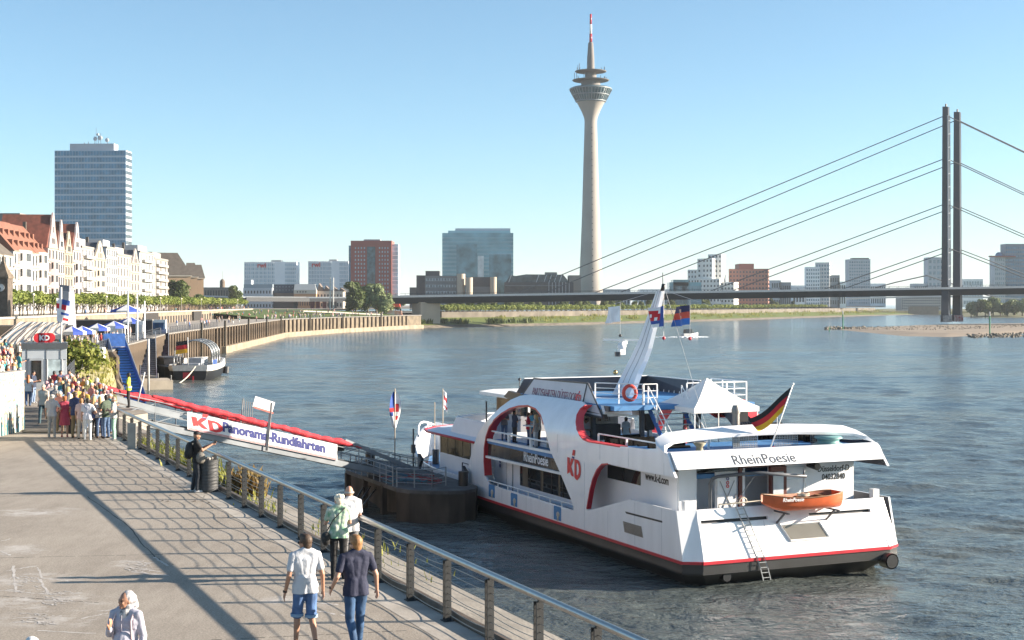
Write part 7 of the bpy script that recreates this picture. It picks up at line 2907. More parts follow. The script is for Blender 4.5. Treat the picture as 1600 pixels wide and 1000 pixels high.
# the three mooring gangways and their pontoons
def moor_gangway(lab, top, bot, w_, floor_m, side_m, hs=1.4):
    o = thing('mooring_gangway', lab, 'gangway', top)
    d_ = bot - top
    t = d_.normalized()
    s_ = Vector((-t.y, t.x, 0)).normalized()
    b = MB()
    b.bar(Vector((0, 0, 0)), d_, w_, .12)
    b.build('floor', floor_m, o)
    b = MB()
    for i in range(20):
        p = d_ * (i + .5) / 20
        b.bar(p - s_ * w_ * .48 + Vector((0, 0, .09)), p + s_ * w_ * .48 + Vector((0, 0, .09)), .06)
    b.build('cleats', dark, o, kind='stuff')
    for sg_n in (-1, 1):
        b = MB()
        p = s_ * sg_n * w_ / 2
        b.prism([p + Vector((0, 0, -.2)), p + d_ + Vector((0, 0, -.2)), p + d_ + Vector((0, 0, hs)), p + Vector((0, 0, hs))], s_ * sg_n * .06)
        b.build('side_panel', side_m, o)
        b = MB()
        b.tube([p + Vector((0, 0, hs + .05)), p + d_ + Vector((0, 0, hs + .05))], .06, 5)
        b.build('handrail', steel, o)
    return o
blue_f = mat('gangway_blue', (.07, .30, .66), .5, vary=.12)
blue_s = mat('gangway_blue_side', (.05, .14, .42), .5, vary=.2)
moor_gangway('bright blue mooring gangway sloping down to the water, left of three', Vector((-48.9, 176, 6.6)), Vector((-38.8, 146.6, 1.6)), 2.0, blue_f, blue_s, 1.1)
moor_gangway('grey boarded mooring gangway with blue sides, middle of three', Vector((-56.8, 222, 6.6)), Vector((-52.4, 205, 1.6)), 2.2, mat('grey_boards', (.24, .23, .22), .8, vary=.15), mat('lilac_side', (.28, .27, .40), .6), 1.0)
moor_gangway('purple-sided mooring gangway, right of three', Vector((-64.0, 262, 6.6)), Vector((-59.4, 243, 1.6)), 1.4, mat('dusky_boards', (.16, .10, .11), .8), mat('purple_side', (.07, .05, .18), .6), 1.0)
for lab, px, d, sz, m_ in (('dark landing platform carrying a control box at the head of the blue gangway', 178, 178, (2.6, 2, 1.6), blue_s), ('pale concrete mooring float below the grey gangway', 240, 202, (4.6, 7, 1.5), mat('pale_float', (.40, .35, .28), .8, vary=.15, scale=.6)), ('dark steel mooring float beside the pale one', 222, 208, (4.2, 8, 1.5), black)):
    o = thing('mooring_float' if 'float' in lab else 'control_box', lab, 'float' if 'float' in lab else 'box', VX(px, d, -.4 if 'float' in lab else 6.5), R(20))
    b = MB()
    b.box((0, 0, sz[2] / 2 + .2), sz)
    b.build('body', m_, o)
    b = MB()
    for x in (-.45, .45):
        b.tube([(sz[0] * x, -sz[1] * .42, sz[2]), (sz[0] * x, -sz[1] * .42, sz[2] + .9)], .12, 6)
    b.build('bollard', dark, o, kind='stuff')
b = MB()
b.tube([(0, 0, 0), (.45, .1, 2.0)], .04, 6)
o = b.build('pole', mat('pale_pole', (0, 0, 0)), None, True, loc=VX(212, 75, 6.4))
tag(o, 'leaning pale pole beside the steward in the yellow vest', 'pole')
b = MB()
b.tube([(0, 0, 0), (0, 0, 7.2)], .16, 8)
o = b.build('mooring_pole', mat('pale_pole', (0, 0, 0)), None, True, loc=VX(232, 196, 0))
tag(o, 'slim grey mooring pole in front of the floats', 'pole')

# the small excursion boat with a glazed arched roof
pb = thing('passenger_boat', 'small white and black passenger boat with an arched glazed canopy moored by the piles', 'boat', VX(298, 224, 0), R(4.4))
b = MB()
st_ = [(-1, 2.6), (0, 3.3), (3, 3.6), (9, 3.6), (15, 3.3), (19, 2.0), (21.5, .3)]
def ring_(fz, dx):
    return [[Vector((-w_ * f, y, z)) for f, z in fz] for y, w_ in st_]
for sd_s in (-1, 1):
    rg_ = [[Vector((sd_s * w_ * f, y + (z * .3 if y > 14 else 0), z)) for f, z in ((.7, -.6), (.94, .4), (1.0, 1.5))] for y, w_ in st_]
    b.loft(rg_ if sd_s < 0 else [r[::-1] for r in rg_], closed=False)
b.add([Vector((x, -1, z)) for x, z in ((-1.82, -.6), (-2.45, .4), (-2.6, 1.5), (2.6, 1.5), (2.45, .4), (1.82, -.6))], [tuple(range(6))])
b.build('hull', black, pb, 40)
b = MB()
for sd_s in (-1, 1):
    rg_ = [[Vector((sd_s * w_ * f, y + (z * .3 if y > 14 else 0), z + (.5 if y > 14 and z > 2 else 0))) for f, z in ((1.0, 1.5), (1.05, 1.9), (1.03, 2.4), (.9, 2.35))] for y, w_ in st_]
    b.loft(rg_ if sd_s < 0 else [r[::-1] for r in rg_], closed=False)
b.add([Vector((x, -1.05, z)) for x, z in ((-2.6, 1.5), (-2.75, 2.4), (2.75, 2.4), (2.6, 1.5))], [tuple(range(4))])
b.build('bulwark', mat('boat_cream', (.62, .60, .56), .5), pb, 40)
b = MB()
b.prism([(x, y, 1.75) for y, w_ in st_ for x in (-w_ * .95,)] + [(w_ * .95, y, 1.75) for y, w_ in st_[::-1]], (0, 0, .1))
b.build('deck', mat('boat_deck', (.25, .24, .22), .7), pb)
for y in (2.5, 5.5, 8.5, 11.5):
    b = MB()
    b.tube([(3.0 * math.cos(t), y, 3.6 + 2.6 * math.sin(t) ** .8 if math.sin(t) > 0 else 3.6) for t in [math.pi * i / 12 for i in range(13)]], .11, 6)
    b.tube([(-3, y, 1.8), (-3, y, 3.7)], .1, 6)
    b.tube([(3, y, 1.8), (3, y, 3.7)], .1, 6)
    b.build('roof_hoop', steel, pb, True)
b = MB()
for t in (.35, .8, 1.25, 1.57, 1.9, 2.35, 2.8):
    b.bar((3.0 * math.cos(t), 2.5, 3.6 + 2.6 * math.sin(t) ** .8), (3.0 * math.cos(t), 11.5, 3.6 + 2.6 * math.sin(t) ** .8), .07)
b.build('roof_bar', steel, pb, kind='stuff')
b = MB()
b.loft([[Vector((2.95 * math.cos(t), y, 3.6 + 2.55 * math.sin(t) ** .8)) for t in [math.pi * i / 12 for i in range(13)]] for y in (2.7, 11.4)], closed=False)
b.build('roof_glass', mat('boat_roof_glass', (.10, .13, .15), .1, vary=.3, alpha=.55), pb, True)
b = MB()
for y in (3.2, 5.0, 6.8):
    b.box((3.1, y, 2.6), (.06, 1.3, .9))
b.build('side_cloth', mat('boat_blue', (.04, .09, .28), .7), pb, kind='stuff')
b = MB()
b.box((0, .3, 2.2), (2.6, 1.6, .9))
b.box((0, 5.5, 2.6), (2.2, 3.5, 1.4))
b.build('cabin', mat('boat_grey', (.35, .38, .42), .5), pb)
b = MB()
b.box((-.5, -1.06, .8), (1.1, .08, .9))
b.box((.5, -1.1, -.1), (.25, .15, 1.6))
b.build('rudder', red, pb, kind='stuff')
b = MB()
b.tube([(3.5, 16, .3), (3.55, 16.2, 1.4)], .5, 10)
b.build('tyre_fender', black, pb)
fl_ = thing('flag', 'black red and gold flag at the stern of the small passenger boat', 'flag', VX(298, 224, 0) + Vector((-.1, -1.2, 2.4)))
b = MB()
b.tube([(0, 0, 0), (0, -.4, 4.4)], .05, 6)
b.build('flag_staff', white2, fl_, True)
vs, fs = flag_mesh(2.0, 1.9, 8, 6, .16, 4, .12)
b = MB()
b.v = [tuple(Vector((-v.x, -.35 + v.y, 3.9 + v.z))) for v in vs]
b.f = fs
b.m = [(k % 6) // 2 for k in range(len(fs))]
b.build('flag_cloth', [fblack, fred, fgold], fl_, True)
b = MB()
A_, B_2 = VX(298, 224, 0) + Vector((1.0, -1.2, 2.2)), VX(280, 214, .1)
b.tube([A_.lerp(B_2, i / 10) - Vector((0, 0, 1.2 * (i / 10) * (1 - i / 10))) - A_ for i in range(11)], .09, 5)
o = b.build('mooring_line', mat('pale_rope', (0, 0, 0)), None, True, loc=A_)
tag(o, 'slack pale mooring rope at the stern of the small boat', 'rope')
bg_ = thing('barge', 'dark barge lying between the purple gangway and the passenger boat', 'boat', VX(268, 236, 0), R(23))
b = MB()
b.loft([[Vector((-w_, y, -.4)), Vector((-w_ * 1.05, y, 2.0)), Vector((w_ * 1.05, y, 2.0)), Vector((w_, y, -.4))] for y, w_ in ((-10, 1.8), (-8, 2.3), (10, 2.3))], closed=False, cap=True)
b.build('hull', black, bg_)
b = MB()
b.box((0, 2, 2.6), (3.2, 9, 1.2))
b.build('deckhouse', mat('barge_grey', (.06, .06, .07), .6), bg_)
# litter bin by the railing
bn = thing('litter_bin', 'dark ribbed cylindrical litter bin standing against the railing', 'bin', GZ(326, 768, WZ))
b = MB()
prof = [(.26, 0), (.275, .03)]
for k in range(9):
    prof += [(.275, .06 + k * .09), (.285, .09 + k * .09), (.275, .12 + k * .09)]
prof += [(.29, .90), (.29, .95), (.24, .95), (.23, .5)]
b.lathe(prof, 28)
b.build('drum', mat('bin_grey', (.045, .048, .052), .6, vary=.2, scale=5), bn, 40)
b = MB()
rr = random.Random(2)
for k in range(7):
    b.ball((rr.uniform(-.12, .12), rr.uniform(-.12, .12), .95 + rr.uniform(-.03, .08)), (rr.uniform(.05, .1), rr.uniform(.05, .1), .05), 6)
b.build('rubbish', mat('paper_rubbish', (.45, .42, .38), .8, col2=(.12, .1, .1), scale=8), bn, kind='stuff')
b = MB()
b.box((0, 0, .5), (.32, .06, .98))
pp_ = GZ(206, 702, WZ)
o = b.build('gate_post', mat('pale_gate_post', (.34, .33, .30), .6, vary=.15), None, loc=pp_)
tag(o, 'pale flat gate panel at the end of the near railing', 'gate post')
# thin litter on the asphalt
b = MB()
for k in range(26):
    g = GZ(280 + rr.uniform(-45, 45), 752 + rr.uniform(-9, 36), WZ + .006)
    a = rr.uniform(0, 3)
    s = rr.uniform(.03, .09)
    b.add([g, g + Vector((s, 0, .01)), g + Vector((s * .6, s, .02)), g + Vector((0, s * .7, .006))], [(0, 1, 2, 3)])
o = b.build('dry_leaves', mat('dry_leaf', (.06, .045, .035), .9))
o['kind'] = 'stuff'
# ------------------------------------------------------------------ people
def capsule(b, p0, r0, p1, r1, n=10, ysc=1.0):
    p0, p1 = Vector(p0), Vector(p1)
    d = p1 - p0
    L_ = d.length
    if L_ < 1e-5:
        b.ball(p0, r0, n)
        return
    t = d / L_
    pts, rad = [], []
    for k in range(4):
        a = math.pi / 2 * (k + .35) / 4.35
        pts.append(p0 - t * r0 * math.cos(a))
        rad.append(r0 * math.sin(a))
    for k in range(3, -1, -1):
        a = math.pi / 2 * (k + .35) / 4.35
        pts.append(p1 + t * r1 * math.cos(a))
        rad.append(r1 * math.sin(a))
    b.tube(pts, r0, n, True, rad)
TMP = bpy.data.scenes.new('workbench')        # scratch scene so that each small remesh stays quick
def remeshed(b, voxel, smooth=3, noise_=0.0, name='body', crop=None):
    me = b.mesh('tmp', SKIN)
    ob = bpy.data.objects.new('tmp', me)
    TMP.collection.objects.link(ob)
    m = ob.modifiers.new('r', 'REMESH')
    m.mode = 'VOXEL'
    m.voxel_size = voxel
    m.use_smooth_shade = True
    if smooth:
        s = ob.modifiers.new('s', 'SMOOTH')
        s.iterations = smooth
        s.factor = .5
    with bpy.context.temp_override(scene=TMP, view_layer=TMP.view_layers[0]):
        dg = bpy.context.evaluated_depsgraph_get()
        out = bpy.data.meshes.new_from_object(ob.evaluated_get(dg))
    bpy.data.objects.remove(ob)
    bpy.data.meshes.remove(me)
    if noise_:
        nrm_ = [v.normal.copy() for v in out.vertices]
        for v, vn_ in zip(out.vertices, nrm_):
            q_ = v.co
            nn = mnoise.noise(Vector((q_.x * 9, q_.y * 9, q_.z * 5))) + .6 * mnoise.noise(Vector((q_.x * 22, q_.y * 22, q_.z * 14)))
            v.co = q_ + vn_ * nn * noise_
    out.name = name
    out.polygons.foreach_set('use_smooth', [True] * len(out.polygons))
    return out
POSES = {}
def pose(name, elR, wrR, elL, wrL, knR=(.10, .02, .49), anR=(.11, -.02, .08), knL=(-.10, .02, .49), anL=(-.11, -.02, .08), head=0.0, lean=0.0, drop=0.0, tilt=0.0):
    POSES[name] = dict(elR=Vector(elR), wrR=Vector(wrR), elL=Vector(elL), wrL=Vector(wrL), knR=Vector(knR), anR=Vector(anR), knL=Vector(knL), anL=Vector(anL), head=head, lean=lean, drop=drop, tilt=tilt)
pose('stand', (.235, -.03, 1.13), (.25, .06, .88), (-.235, -.03, 1.13), (-.25, .06, .88))
pose('hip', (.36, -.08, 1.17), (.19, .07, 1.02), (-.24, -.02, 1.13), (-.25, .07, .88), head=15)
pose('fold', (.25, .06, 1.13), (-.08, .24, 1.18), (-.25, .06, 1.13), (.08, .25, 1.22), head=-20)
pose('phone', (.23, .05, 1.14), (.08, .33, 1.22), (-.23, .05, 1.14), (-.05, .33, 1.20), tilt=-14)
pose('walk', (.23, -.12, 1.14), (.24, -.04, .90), (-.23, .06, 1.14), (-.22, .22, .93), (.10, .14, .50), (.10, .18, .10), (-.10, -.02, .49), (-.10, -.32, .16))
pose('talk', (.25, -.02, 1.13), (.30, .18, 1.0), (-.24, .03, 1.13), (-.16, .30, 1.16), head=35)
pose('sit', (.24, .06, 1.14), (.16, .30, .98), (-.24, .06, 1.14), (-.16, .30, .98), (.13, .42, .90), (.13, .42, .48), (-.13, .42, .90), (-.13, .42, .48))
def arms(P):
    return ((1, Vector((.185, 0, 1.425)), P['elR'], P['wrR']), (-1, Vector((-.185, 0, 1.425)), P['elL'], P['wrL']))
def legs(P):
    return ((1, Vector((.092, 0, .92)), P['knR'], P['anR']), (-1, Vector((-.092, 0, .92)), P['knL'], P['anL']))
def head_rot(P):
    return Matrix.Rotation(R(P['head']), 3, 'Z') @ Matrix.Rotation(R(P['tilt']), 3, 'X')
HC_ = Vector((0, .015, 1.625))
def torso(b, g, broad=1.0, belly=0.0):
    def c(p0, r0, p1, r1):
        k = len(b.v)
        capsule(b, p0, r0 + g, p1, r1 + g, 12)
        for i in range(k, len(b.v)):
            x, y, z = b.v[i]
            b.v[i] = (x, y * .82, z)
    c((-.075, 0, .96), .115, (.075, 0, .96), .115)
    c((0, .005, 1.02), .108, (0, .0, 1.33), .114)
    for s in (-1, 1):
        c((s * .06 * broad, 0, .98), .112, (s * .055 * broad, .01, 1.12), .105)
        c((s * .055 * broad, .01, 1.12), .105, (s * .085 * broad, .01, 1.30), .118)
        c((s * .085 * broad, .01, 1.30), .118, (s * .10 * broad, -.005, 1.38), .085)
        c((s * .03, -.01, 1.46), .06, (s * .17 * broad, 0, 1.425), .062)
        c((s * .02, -.03, 1.505), .05, (s * .13 * broad, -.015, 1.445), .058)
    if belly:
        b.ball((0, .05, 1.08), (.14 + g, .11 + belly + g, .15 + g), 12)
def hand(b, wr, el, fine, side, curl=.5, point=None):
    d = (wr - el).normalized()
    if point is not None:
        d = Vector(point).normalized()
    side_v = d.cross(Vector((0, 0, 1)))
    side_v = side_v.normalized() if side_v.length > .1 else Vector((1, 0, 0))
    fwd = side_v.cross(d).normalized()          # palm normal-ish
    if not fine:
        b.ball(wr + d * .075, (.042, .042, .05), 7)
        capsule(b, wr + d * .05, .034, wr + d * .13, .022, 6)
        return
    w_ = Vector((0, 1, 0)) - d * d.y
    w_ = w_.normalized() if w_.length > .2 else side_v          # across the palm
    pn = d.cross(w_).normalized() * (-side)                      # towards the thigh side
    for k in range(4):
        o = wr + w_ * (k - 1.5) * .021
        capsule(b, wr + d * .01 + w_ * (k - 1.5) * .014, .017, o + d * .085, .0145, 7)
        L_ = (.07, .082, .078, .06)[3 - k]
        q1 = o + d * (.085 + L_ * .5) + pn * L_ * .25 * curl
        q2 = q1 + d * L_ * .40 * (1 - curl * .4) + pn * L_ * .45 * curl
        capsule(b, o + d * .085, .0115, q1, .010, 7)
        capsule(b, q1, .010, q2, .0085, 7)
    t0 = wr + d * .025 + w_ * .03
    t1 = t0 + d * .04 + w_ * .03 + pn * .012
    capsule(b, t0, .016, t1, .0125, 7)
    capsule(b, t1, .0125, t1 + d * .032 + w_ * .004 + pn * .008, .009, 7)
def add_head(b, P, fine, nose=True):
    M_ = head_rot(P)
    def T(v):
        return HC_ + M_ @ Vector(v)
    b.ball(T((0, -.008, .012)), (.079, .097, .112), 16, M=M_)
    b.ball(T((0, .022, -.05)), (.058, .066, .066), 12, M=M_)
    capsule(b, (0, .0, 1.44), .056, T((0, -.025, -.06)), .054, 12)
    b.ball(T((0, .096, -.02)), (.013, .02, .026), 8, M=M_)
    for s in (-1, 1):
        b.ball(T((s * .077, -.008, -.012)), (.010, .022, .032), 8, M=M_)
        if fine:
            b.ball(T((s * .036, .074, -.03)), (.022, .016, .02), 8, M=M_)
    if fine:
        b.ball(T((0, .082, -.062)), (.026, .012, .011), 8, M=M_)
        b.ball(T((0, .072, -.098)), (.025, .02, .016), 8, M=M_)
        b.ball(T((0, .083, .018)), (.055, .012, .012), 8, M=M_)
def body_mesh(P, fine=False, broad=1.0):
    b = MB()
    torso(b, 0, broad)
    add_head(b, P, fine)
    for s, sh, el, wr in arms(P):
        sh = Vector((sh.x * broad, sh.y, sh.z))
        capsule(b, sh, .054, el, .042, 10)
        capsule(b, el, .043, wr, .028, 10)
        hand(b, wr, el, fine, s, .5, P.get('pointR' if s > 0 else 'pointL'))
    for s, hp, kn, an in legs(P):
        capsule(b, hp, .092, kn, .056, 10)
        calf = kn.lerp(an, .32) + Vector((0, -.018, 0))
        capsule(b, kn, .054, calf, .056, 10)
        capsule(b, calf, .055, an, .036, 10)
        capsule(b, an + Vector((0, -.01, -.035)), .035, an + Vector((0, .11, -.045)), .030, 8)
    return remeshed(b,   .0095 if fine else .024, 2 if fine else 1, name='body')
def top_mesh(P, kind, fine=False, broad=1.0, belly=0.0):
    b = MB()
    g = .018
    torso(b, g, broad, belly)
    if kind in ('tee', 'long', 'dress'):
        for s, sh, el, wr in arms(P):
            sh = Vector((sh.x * broad, sh.y, sh.z))
            if kind == 'long':
                capsule(b, sh, .07, el, .056, 10)
                capsule(b, el, .057, wr.lerp(el, .06), .042, 10)
            else:
                capsule(b, sh, .07, sh.lerp(el, .62), .064, 10)
    # loose hem
    for s in (-1, 1):
        k = len(b.v)
        capsule(b, (s * .07, 0, .90), .146, (s * .06, .0, 1.06), .126, 12)
        for i in range(k, len(b.v)):
            x, y, z = b.v[i]
            b.v[i] = (x, y * .96, max(z, .855))
    if kind == 'dress':
        b.lathe([(.13, 1.02), (.17, .92), (.20, .75), (.225, .52), (.2, .50), (.1, .9)], 18)
    return remeshed(b, .011 if fine else .026, 2 if fine else 1, .0075 if fine else .004, name='shirt')
def bottom_mesh(P, kind, fine=False):
    b = MB()
    g = .004
    k = len(b.v)
    capsule(b, (-.08, 0, .945), .118 + g, (.08, 0, .945), .118 + g, 12)
    for i in range(k, len(b.v)):
        x, y, z = b.v[i]
        b.v[i] = (x, y * .86, z)
    if kind == 'skirt':
        b.lathe([(.12, 1.0), (.17, .9), (.21, .66), (.23, .48), (.1, .5)], 18)
    else:
        for s, hp, kn, an in legs(P):
            if kind == 'shorts':
                e = kn + (hp - kn) * .04
                capsule(b, hp, .108, e, .084, 12)
                # squared-off cuff
                capsule(b, e + (hp - kn) * .10, .09, e, .088, 12)
            else:
                capsule(b, hp, .106, kn, .074, 12)
                calf = kn.lerp(an, .32) + Vector((0, -.012, 0))
                capsule(b, kn, .073, calf, .07, 12)
                capsule(b, calf, .07, an + Vector((0, 0, .0)), .056, 12)
    return remeshed(b, .011 if fine else .026, 2 if fine else 1, .006 if fine else .003, name='trousers')
def hair_mesh(P, kind, fine=False):
    M_ = head_rot(P)
    def T(v):
        return HC_ + M_ @ Vector(v)
    b = MB()
    if kind == 'bald':
        b.tube([T((.080 * math.cos(a), -.008 + .088 * math.sin(a), -.0)) for a in [math.pi + math.pi * i / 10 for i in range(11)]], .022, 6)
    elif kind == 'cap':
        b.ball(T((0, -.008, .052)), (.085, .10, .082), 14, M=M_)
        b.ball(T((0, .10, .045)), (.065, .07, .012), 12, M=M_)
    elif kind == 'scarf':
        b.ball(T((0, -.040, .026)), (.094, .100, .116), 16, M=M_)
        b.ball(T((0, -.045, -.08)), (.088, .080, .10), 14, M=M_)
        capsule(b, T((0, -.02, -.15)), .08, Vector((0, .0, 1.44)), .115, 14)
        for k in range(5):
            b.ball(T((-.03 + .012 * k, -.11 - .020 * k, .01 - .024 * k)), (.06 - .006 * k, .045, .08 - .008 * k), 10, M=M_)
    else:
        b.ball(T((0, -.020, .034)), (.089, .102, .108), 14, M=M_)
        b.ball(T((0, -.045, -.02)), (.078, .068, .085), 12, M=M_)
        b.ball(T((0, -.05, -.06)), (.062, .055, .06), 10, M=M_)
        if kind == 'quiff':
            b.ball(T((0, .055, .098)), (.06, .05, .034), 10, M=M_)
            b.ball(T((0, .0, .105)), (.07, .08, .036), 10, M=M_)
        if kind == 'puffy':
            for k in range(10):
                a = k * .63
                b.ball(T((.06 * math.cos(a), -.03 + .06 * math.sin(a), .06 + .02 * (k % 2))), .05, 8)
            b.ball(T((0, -.07, .0)), (.085, .06, .09), 10, M=M_)
        if kind == 'long':
            capsule(b, T((0, -.06, -.02)), .085, Vector((0, -.09, 1.36)), .075, 10)
            for s in (-1, 1):
                capsule(b, T((s * .06, -.03, .0)), .04, Vector((s * .08, -.05, 1.40)), .04, 8)
        if kind == 'bun':
            b.ball(T((0, -.10, .07)), .05, 8)
    return remeshed(b, .009 if fine else .02, 1, .006 if fine else .004, name='hair')
def shoe_mesh(P, fine=False):
    b = MB()
    for s, hp, kn, an in legs(P):
        b.ball(an + Vector((0, .055, -.042)), (.05, .135, .042), 12)
        capsule(b, an + Vector((0, -.015, -.03)), .048, an + Vector((0, 0, .0)), .046, 8)
    return remeshed(b, .012 if fine else .03, 1, name='shoes')
PC = {}
def pm_(fn, pname, kind=None, fine=False, **kw):
    key = (fn.__name__, pname, kind, fine, tuple(sorted(kw.items())))
    if key not in PC:
        PC[key] = fn(POSES[pname], kind, fine, **kw) if kind is not None else fn(POSES[pname], fine, **kw)
    return PC[key]
SKINS = [SKIN, mat('skin_tan', (.38, .20, .13), .55, vary=.06, scale=12), mat('skin_brown', (.17, .085, .05), .55, vary=.06, scale=12)]
HAIRS = {'brown': mat('hair_brown', (.06, .035, .02), .6, vary=.3, scale=30), 'dark': mat('hair_dark', (.018, .014, .012), .55, vary=.3, scale=30), 'blond': mat('hair_blond', (.42, .29, .13), .6, vary=.25, scale=30), 'grey': mat('hair_grey', (.38, .36, .33), .6, vary=.2, scale=30), 'white': mat('hair_white', (.68, .62, .50), .6, vary=.15, scale=30), 'red': mat('hair_red', (.28, .10, .03), .6, vary=.25, scale=30), 'ginger': mat('hair_ginger', (.26, .13, .05), .6, vary=.25, scale=30)}
def cloth(n_, c, **kw):
    return mat('cloth_' + n_, c, .85, vary=kw.pop('vary', .08), scale=kw.pop('scale', 6), bump=.15, bscale=60, **kw)
def person(label, loc, face, pz, top, topm, bot, botm, hair, hairm, skin=0, h=1.0, shoes='black', fine=False, broad=1.0, belly=0.0, group=None):
    """face = compass angle of the gaze on the map (0 = away from the camera, anticlockwise)"""
    o = thing('person', label, 'person', loc, R(face), group, h)
    inst(pm_(body_mesh, pz, None, fine, broad=broad), 'body', o, mats=[SKINS[skin]])
    inst(pm_(top_mesh, pz, top, fine, broad=broad, belly=belly), 'dress' if top == 'dress' else 'shirt', o, mats=[topm])
    if top != 'dress':
        inst(pm_(bottom_mesh, pz, bot, fine), {'shorts': 'shorts', 'skirt': 'skirt'}.get(bot, 'trousers'), o, mats=[botm])
    if hair:
        inst(pm_(hair_mesh, pz, hair, fine), {'cap': 'cap', 'scarf': 'headscarf'}.get(hair, 'hair'), o, mats=[hairm])
    inst(pm_(shoe_mesh, pz, None, fine), 'shoes', o, mats=[cloth('shoe_' + shoes, {'black': (.02, .02, .02), 'white': (.55, .55, .55), 'brown': (.12, .07, .04), 'red': (.35, .05, .05)}[shoes])])
    return o
def bag(o, name, m, c, r, strap=None):
    b = MB()
    b.ball(c, r, 10)
    b.v = [(x, y, min(z, c[2] + r[2] * .7)) for x, y, z in b.v]
    q_ = b.build(name, m, o, True)
    if strap:
        b = MB()
        b.tube(strap, .012, 5)
        b.build('strap', m, q_, True)
    return q_

# the two men walking away along the asphalt
pose('walkA', (.255, -.05, 1.13), (.285, .02, .87), (-.26, -.02, 1.13), (-.30, .06, .87), (.10, .02, .49), (.12, -.16, .13), (-.10, .12, .50), (-.12, .12, .09), head=38)
pose('walkB', (.30, -.06, 1.15), (.35, .03, .90), (-.31, -.04, 1.16), (-.33, .16, .95), (.10, .10, .50), (.09, .12, .09), (-.09, .02, .49), (-.08, -.18, .14), head=24)
gtee = cloth('pale_grey_tee', (.50, .52, .56), vary=.04)
denim = cloth('mid_blue_denim', (.07, .14, .30), vary=.25, scale=9)
g = GZ(477, 1013, WZ)
o = person('person in a pale grey T-shirt and denim shorts walking away', g, 22, 'walkA', 'tee', gtee, 'shorts', denim, 'quiff', HAIRS['brown'], 1, 1.04, 'black', True, 1.02)
def shades(o, P, m):
    M_ = head_rot(POSES[P])
    b = MB()
    for s in (-1, 1):
        b.ball(HC_ + M_ @ Vector((s * .036, .094, -.008)), (.028, .008, .02), 10, M=M_)
        b.bar(HC_ + M_ @ Vector((s * .066, .088, -.002)), HC_ + M_ @ Vector((s * .084, -.01, .0)), .008)
    return b.build('sunglasses', m, o, True)
shades(o, 'walkA', black)
b = MB()
b.lathe([(.105, 0), (.108, .05), (.1, .05)], 16, cap=False)
for kx in ('knR', 'knL'):
    kq = inst(b.mesh('cuff', cloth('pale_denim_cuff', (.22, .32, .44)), True), 'cuff', o, POSES['walkA'][kx] + Vector((0, 0, -.02)), scale=.95)
b = MB()
b.lathe([(.034, 0), (.036, .03)], 12, POSES['walkA']['wrL'] + Vector((0, 0, .0)), cap=False)
b.build('wristwatch', black, o)
g = GZ(556, 1018, WZ)
navyc = cloth('navy_tee', (.018, .022, .05))
o = person('person with ginger hair in navy T-shirt and jeans walking away, right of two', g, 26, 'walkB', 'tee', navyc, 'trousers', cloth('dark_blue_jeans', (.03, .075, .16), vary=.35, scale=5), 'quiff', HAIRS['ginger'], 0, 1.05, 'black', True, 1.12)
shades(o, 'walkB', black)
b = MB()
b.ball(HC_ + head_rot(POSES['walkB']) @ Vector((0, .045, -.08)), (.062, .064, .05), 12)
b.build('beard', HAIRS['ginger'], o, True)
b = MB()
b.lathe([(.036, 0), (.038, .03)], 12, POSES['walkB']['wrL'], cap=False)
b.build('wristwatch', black, o)
# couple leaning at the railing
pose('lean', (.24, .10, 1.15), (.16, .34, 1.12), (-.26, .08, 1.15), (-.20, .33, 1.16), head=28)
g = GZ(529, 905, WZ)
floral = cloth('green_floral', (.55, .58, .50), col2=(.16, .34, .22), scale=11)
o = person('person with white hair in a green floral blouse holding a bag at the railing', g, 12, 'lean', 'tee', floral, 'trousers', cloth('black_slacks', (.015, .015, .017)), 'puffy', HAIRS['white'], 0, .97, 'black', True, .98, .02)
bag(o, 'shoulder_bag', cloth('black_bag', (.02, .02, .02)), (-.26, -.02, .86), (.10, .17, .16), [(-.24, 0, 1.0), (-.12, -.15, 1.25), (.12, -.10, 1.48), (.12, .06, 1.48)])
g = VX(546, 28.9, WZ)
wfl = cloth('white_print_shirt', (.62, .60, .58), col2=(.35, .38, .45), scale=14)
o = person('bald person in a white printed shirt and sunglasses hidden behind the white-haired one', g, 30, 'fold', 'tee', wfl, 'trousers', cloth('grey_slacks', (.14, .14, .15)), 'bald', HAIRS['grey'], 0, 1.03, 'brown', True, 1.05)
shades(o, 'fold', black)
# man with rucksack and phone by the bin
pose('photo', (.24, .14, 1.22), (.10, .42, 1.36), (-.24, .14, 1.22), (-.04, .44, 1.36), (.11, .04, .49), (.13, .0, .08), (-.11, -.02, .49), (-.14, -.10, .08), head=-6, tilt=-8)
g = GZ(307, 769, WZ)
o = person('person in black cap and T-shirt with a rucksack photographing by the litter bin', g, -72, 'photo', 'tee', cloth('black_tee', (.014, .014, .015)), 'trousers', cloth('black_jeans', (.02, .025, .035)), 'cap', cloth('black_cap', (.015, .015, .018)), 1, 1.02, 'white', True, 1.02)
b = MB()
b.ball((0, -.20, 1.20), (.17, .12, .25), 14)
b.ball((0, -.27, 1.10), (.13, .08, .14), 12)
q_ = b.build('rucksack', cloth('black_rucksack', (.02, .02, .022)), o, True)
for s in (-1, 1):
    b = MB()
    b.tube([(s * .12, -.15, 1.42), (s * .13, 0, 1.50), (s * .14, .10, 1.36), (s * .15, .02, 1.12), (s * .14, -.12, 1.05)], .02, 6)
    b.build('strap', cloth('black_rucksack', (0, 0, 0)), q_, True)
b = MB()
b.box((.03, .54, 1.44), (.16, .02, .09))
b.build('phone', black, o)
b = MB()
b.ball((.22, .1, 1.0), (.07, .14, .17), 10)
b.build('waist_jacket', cloth('grey_check', (.22, .20, .17), col2=(.10, .10, .10), scale=20), o, True)
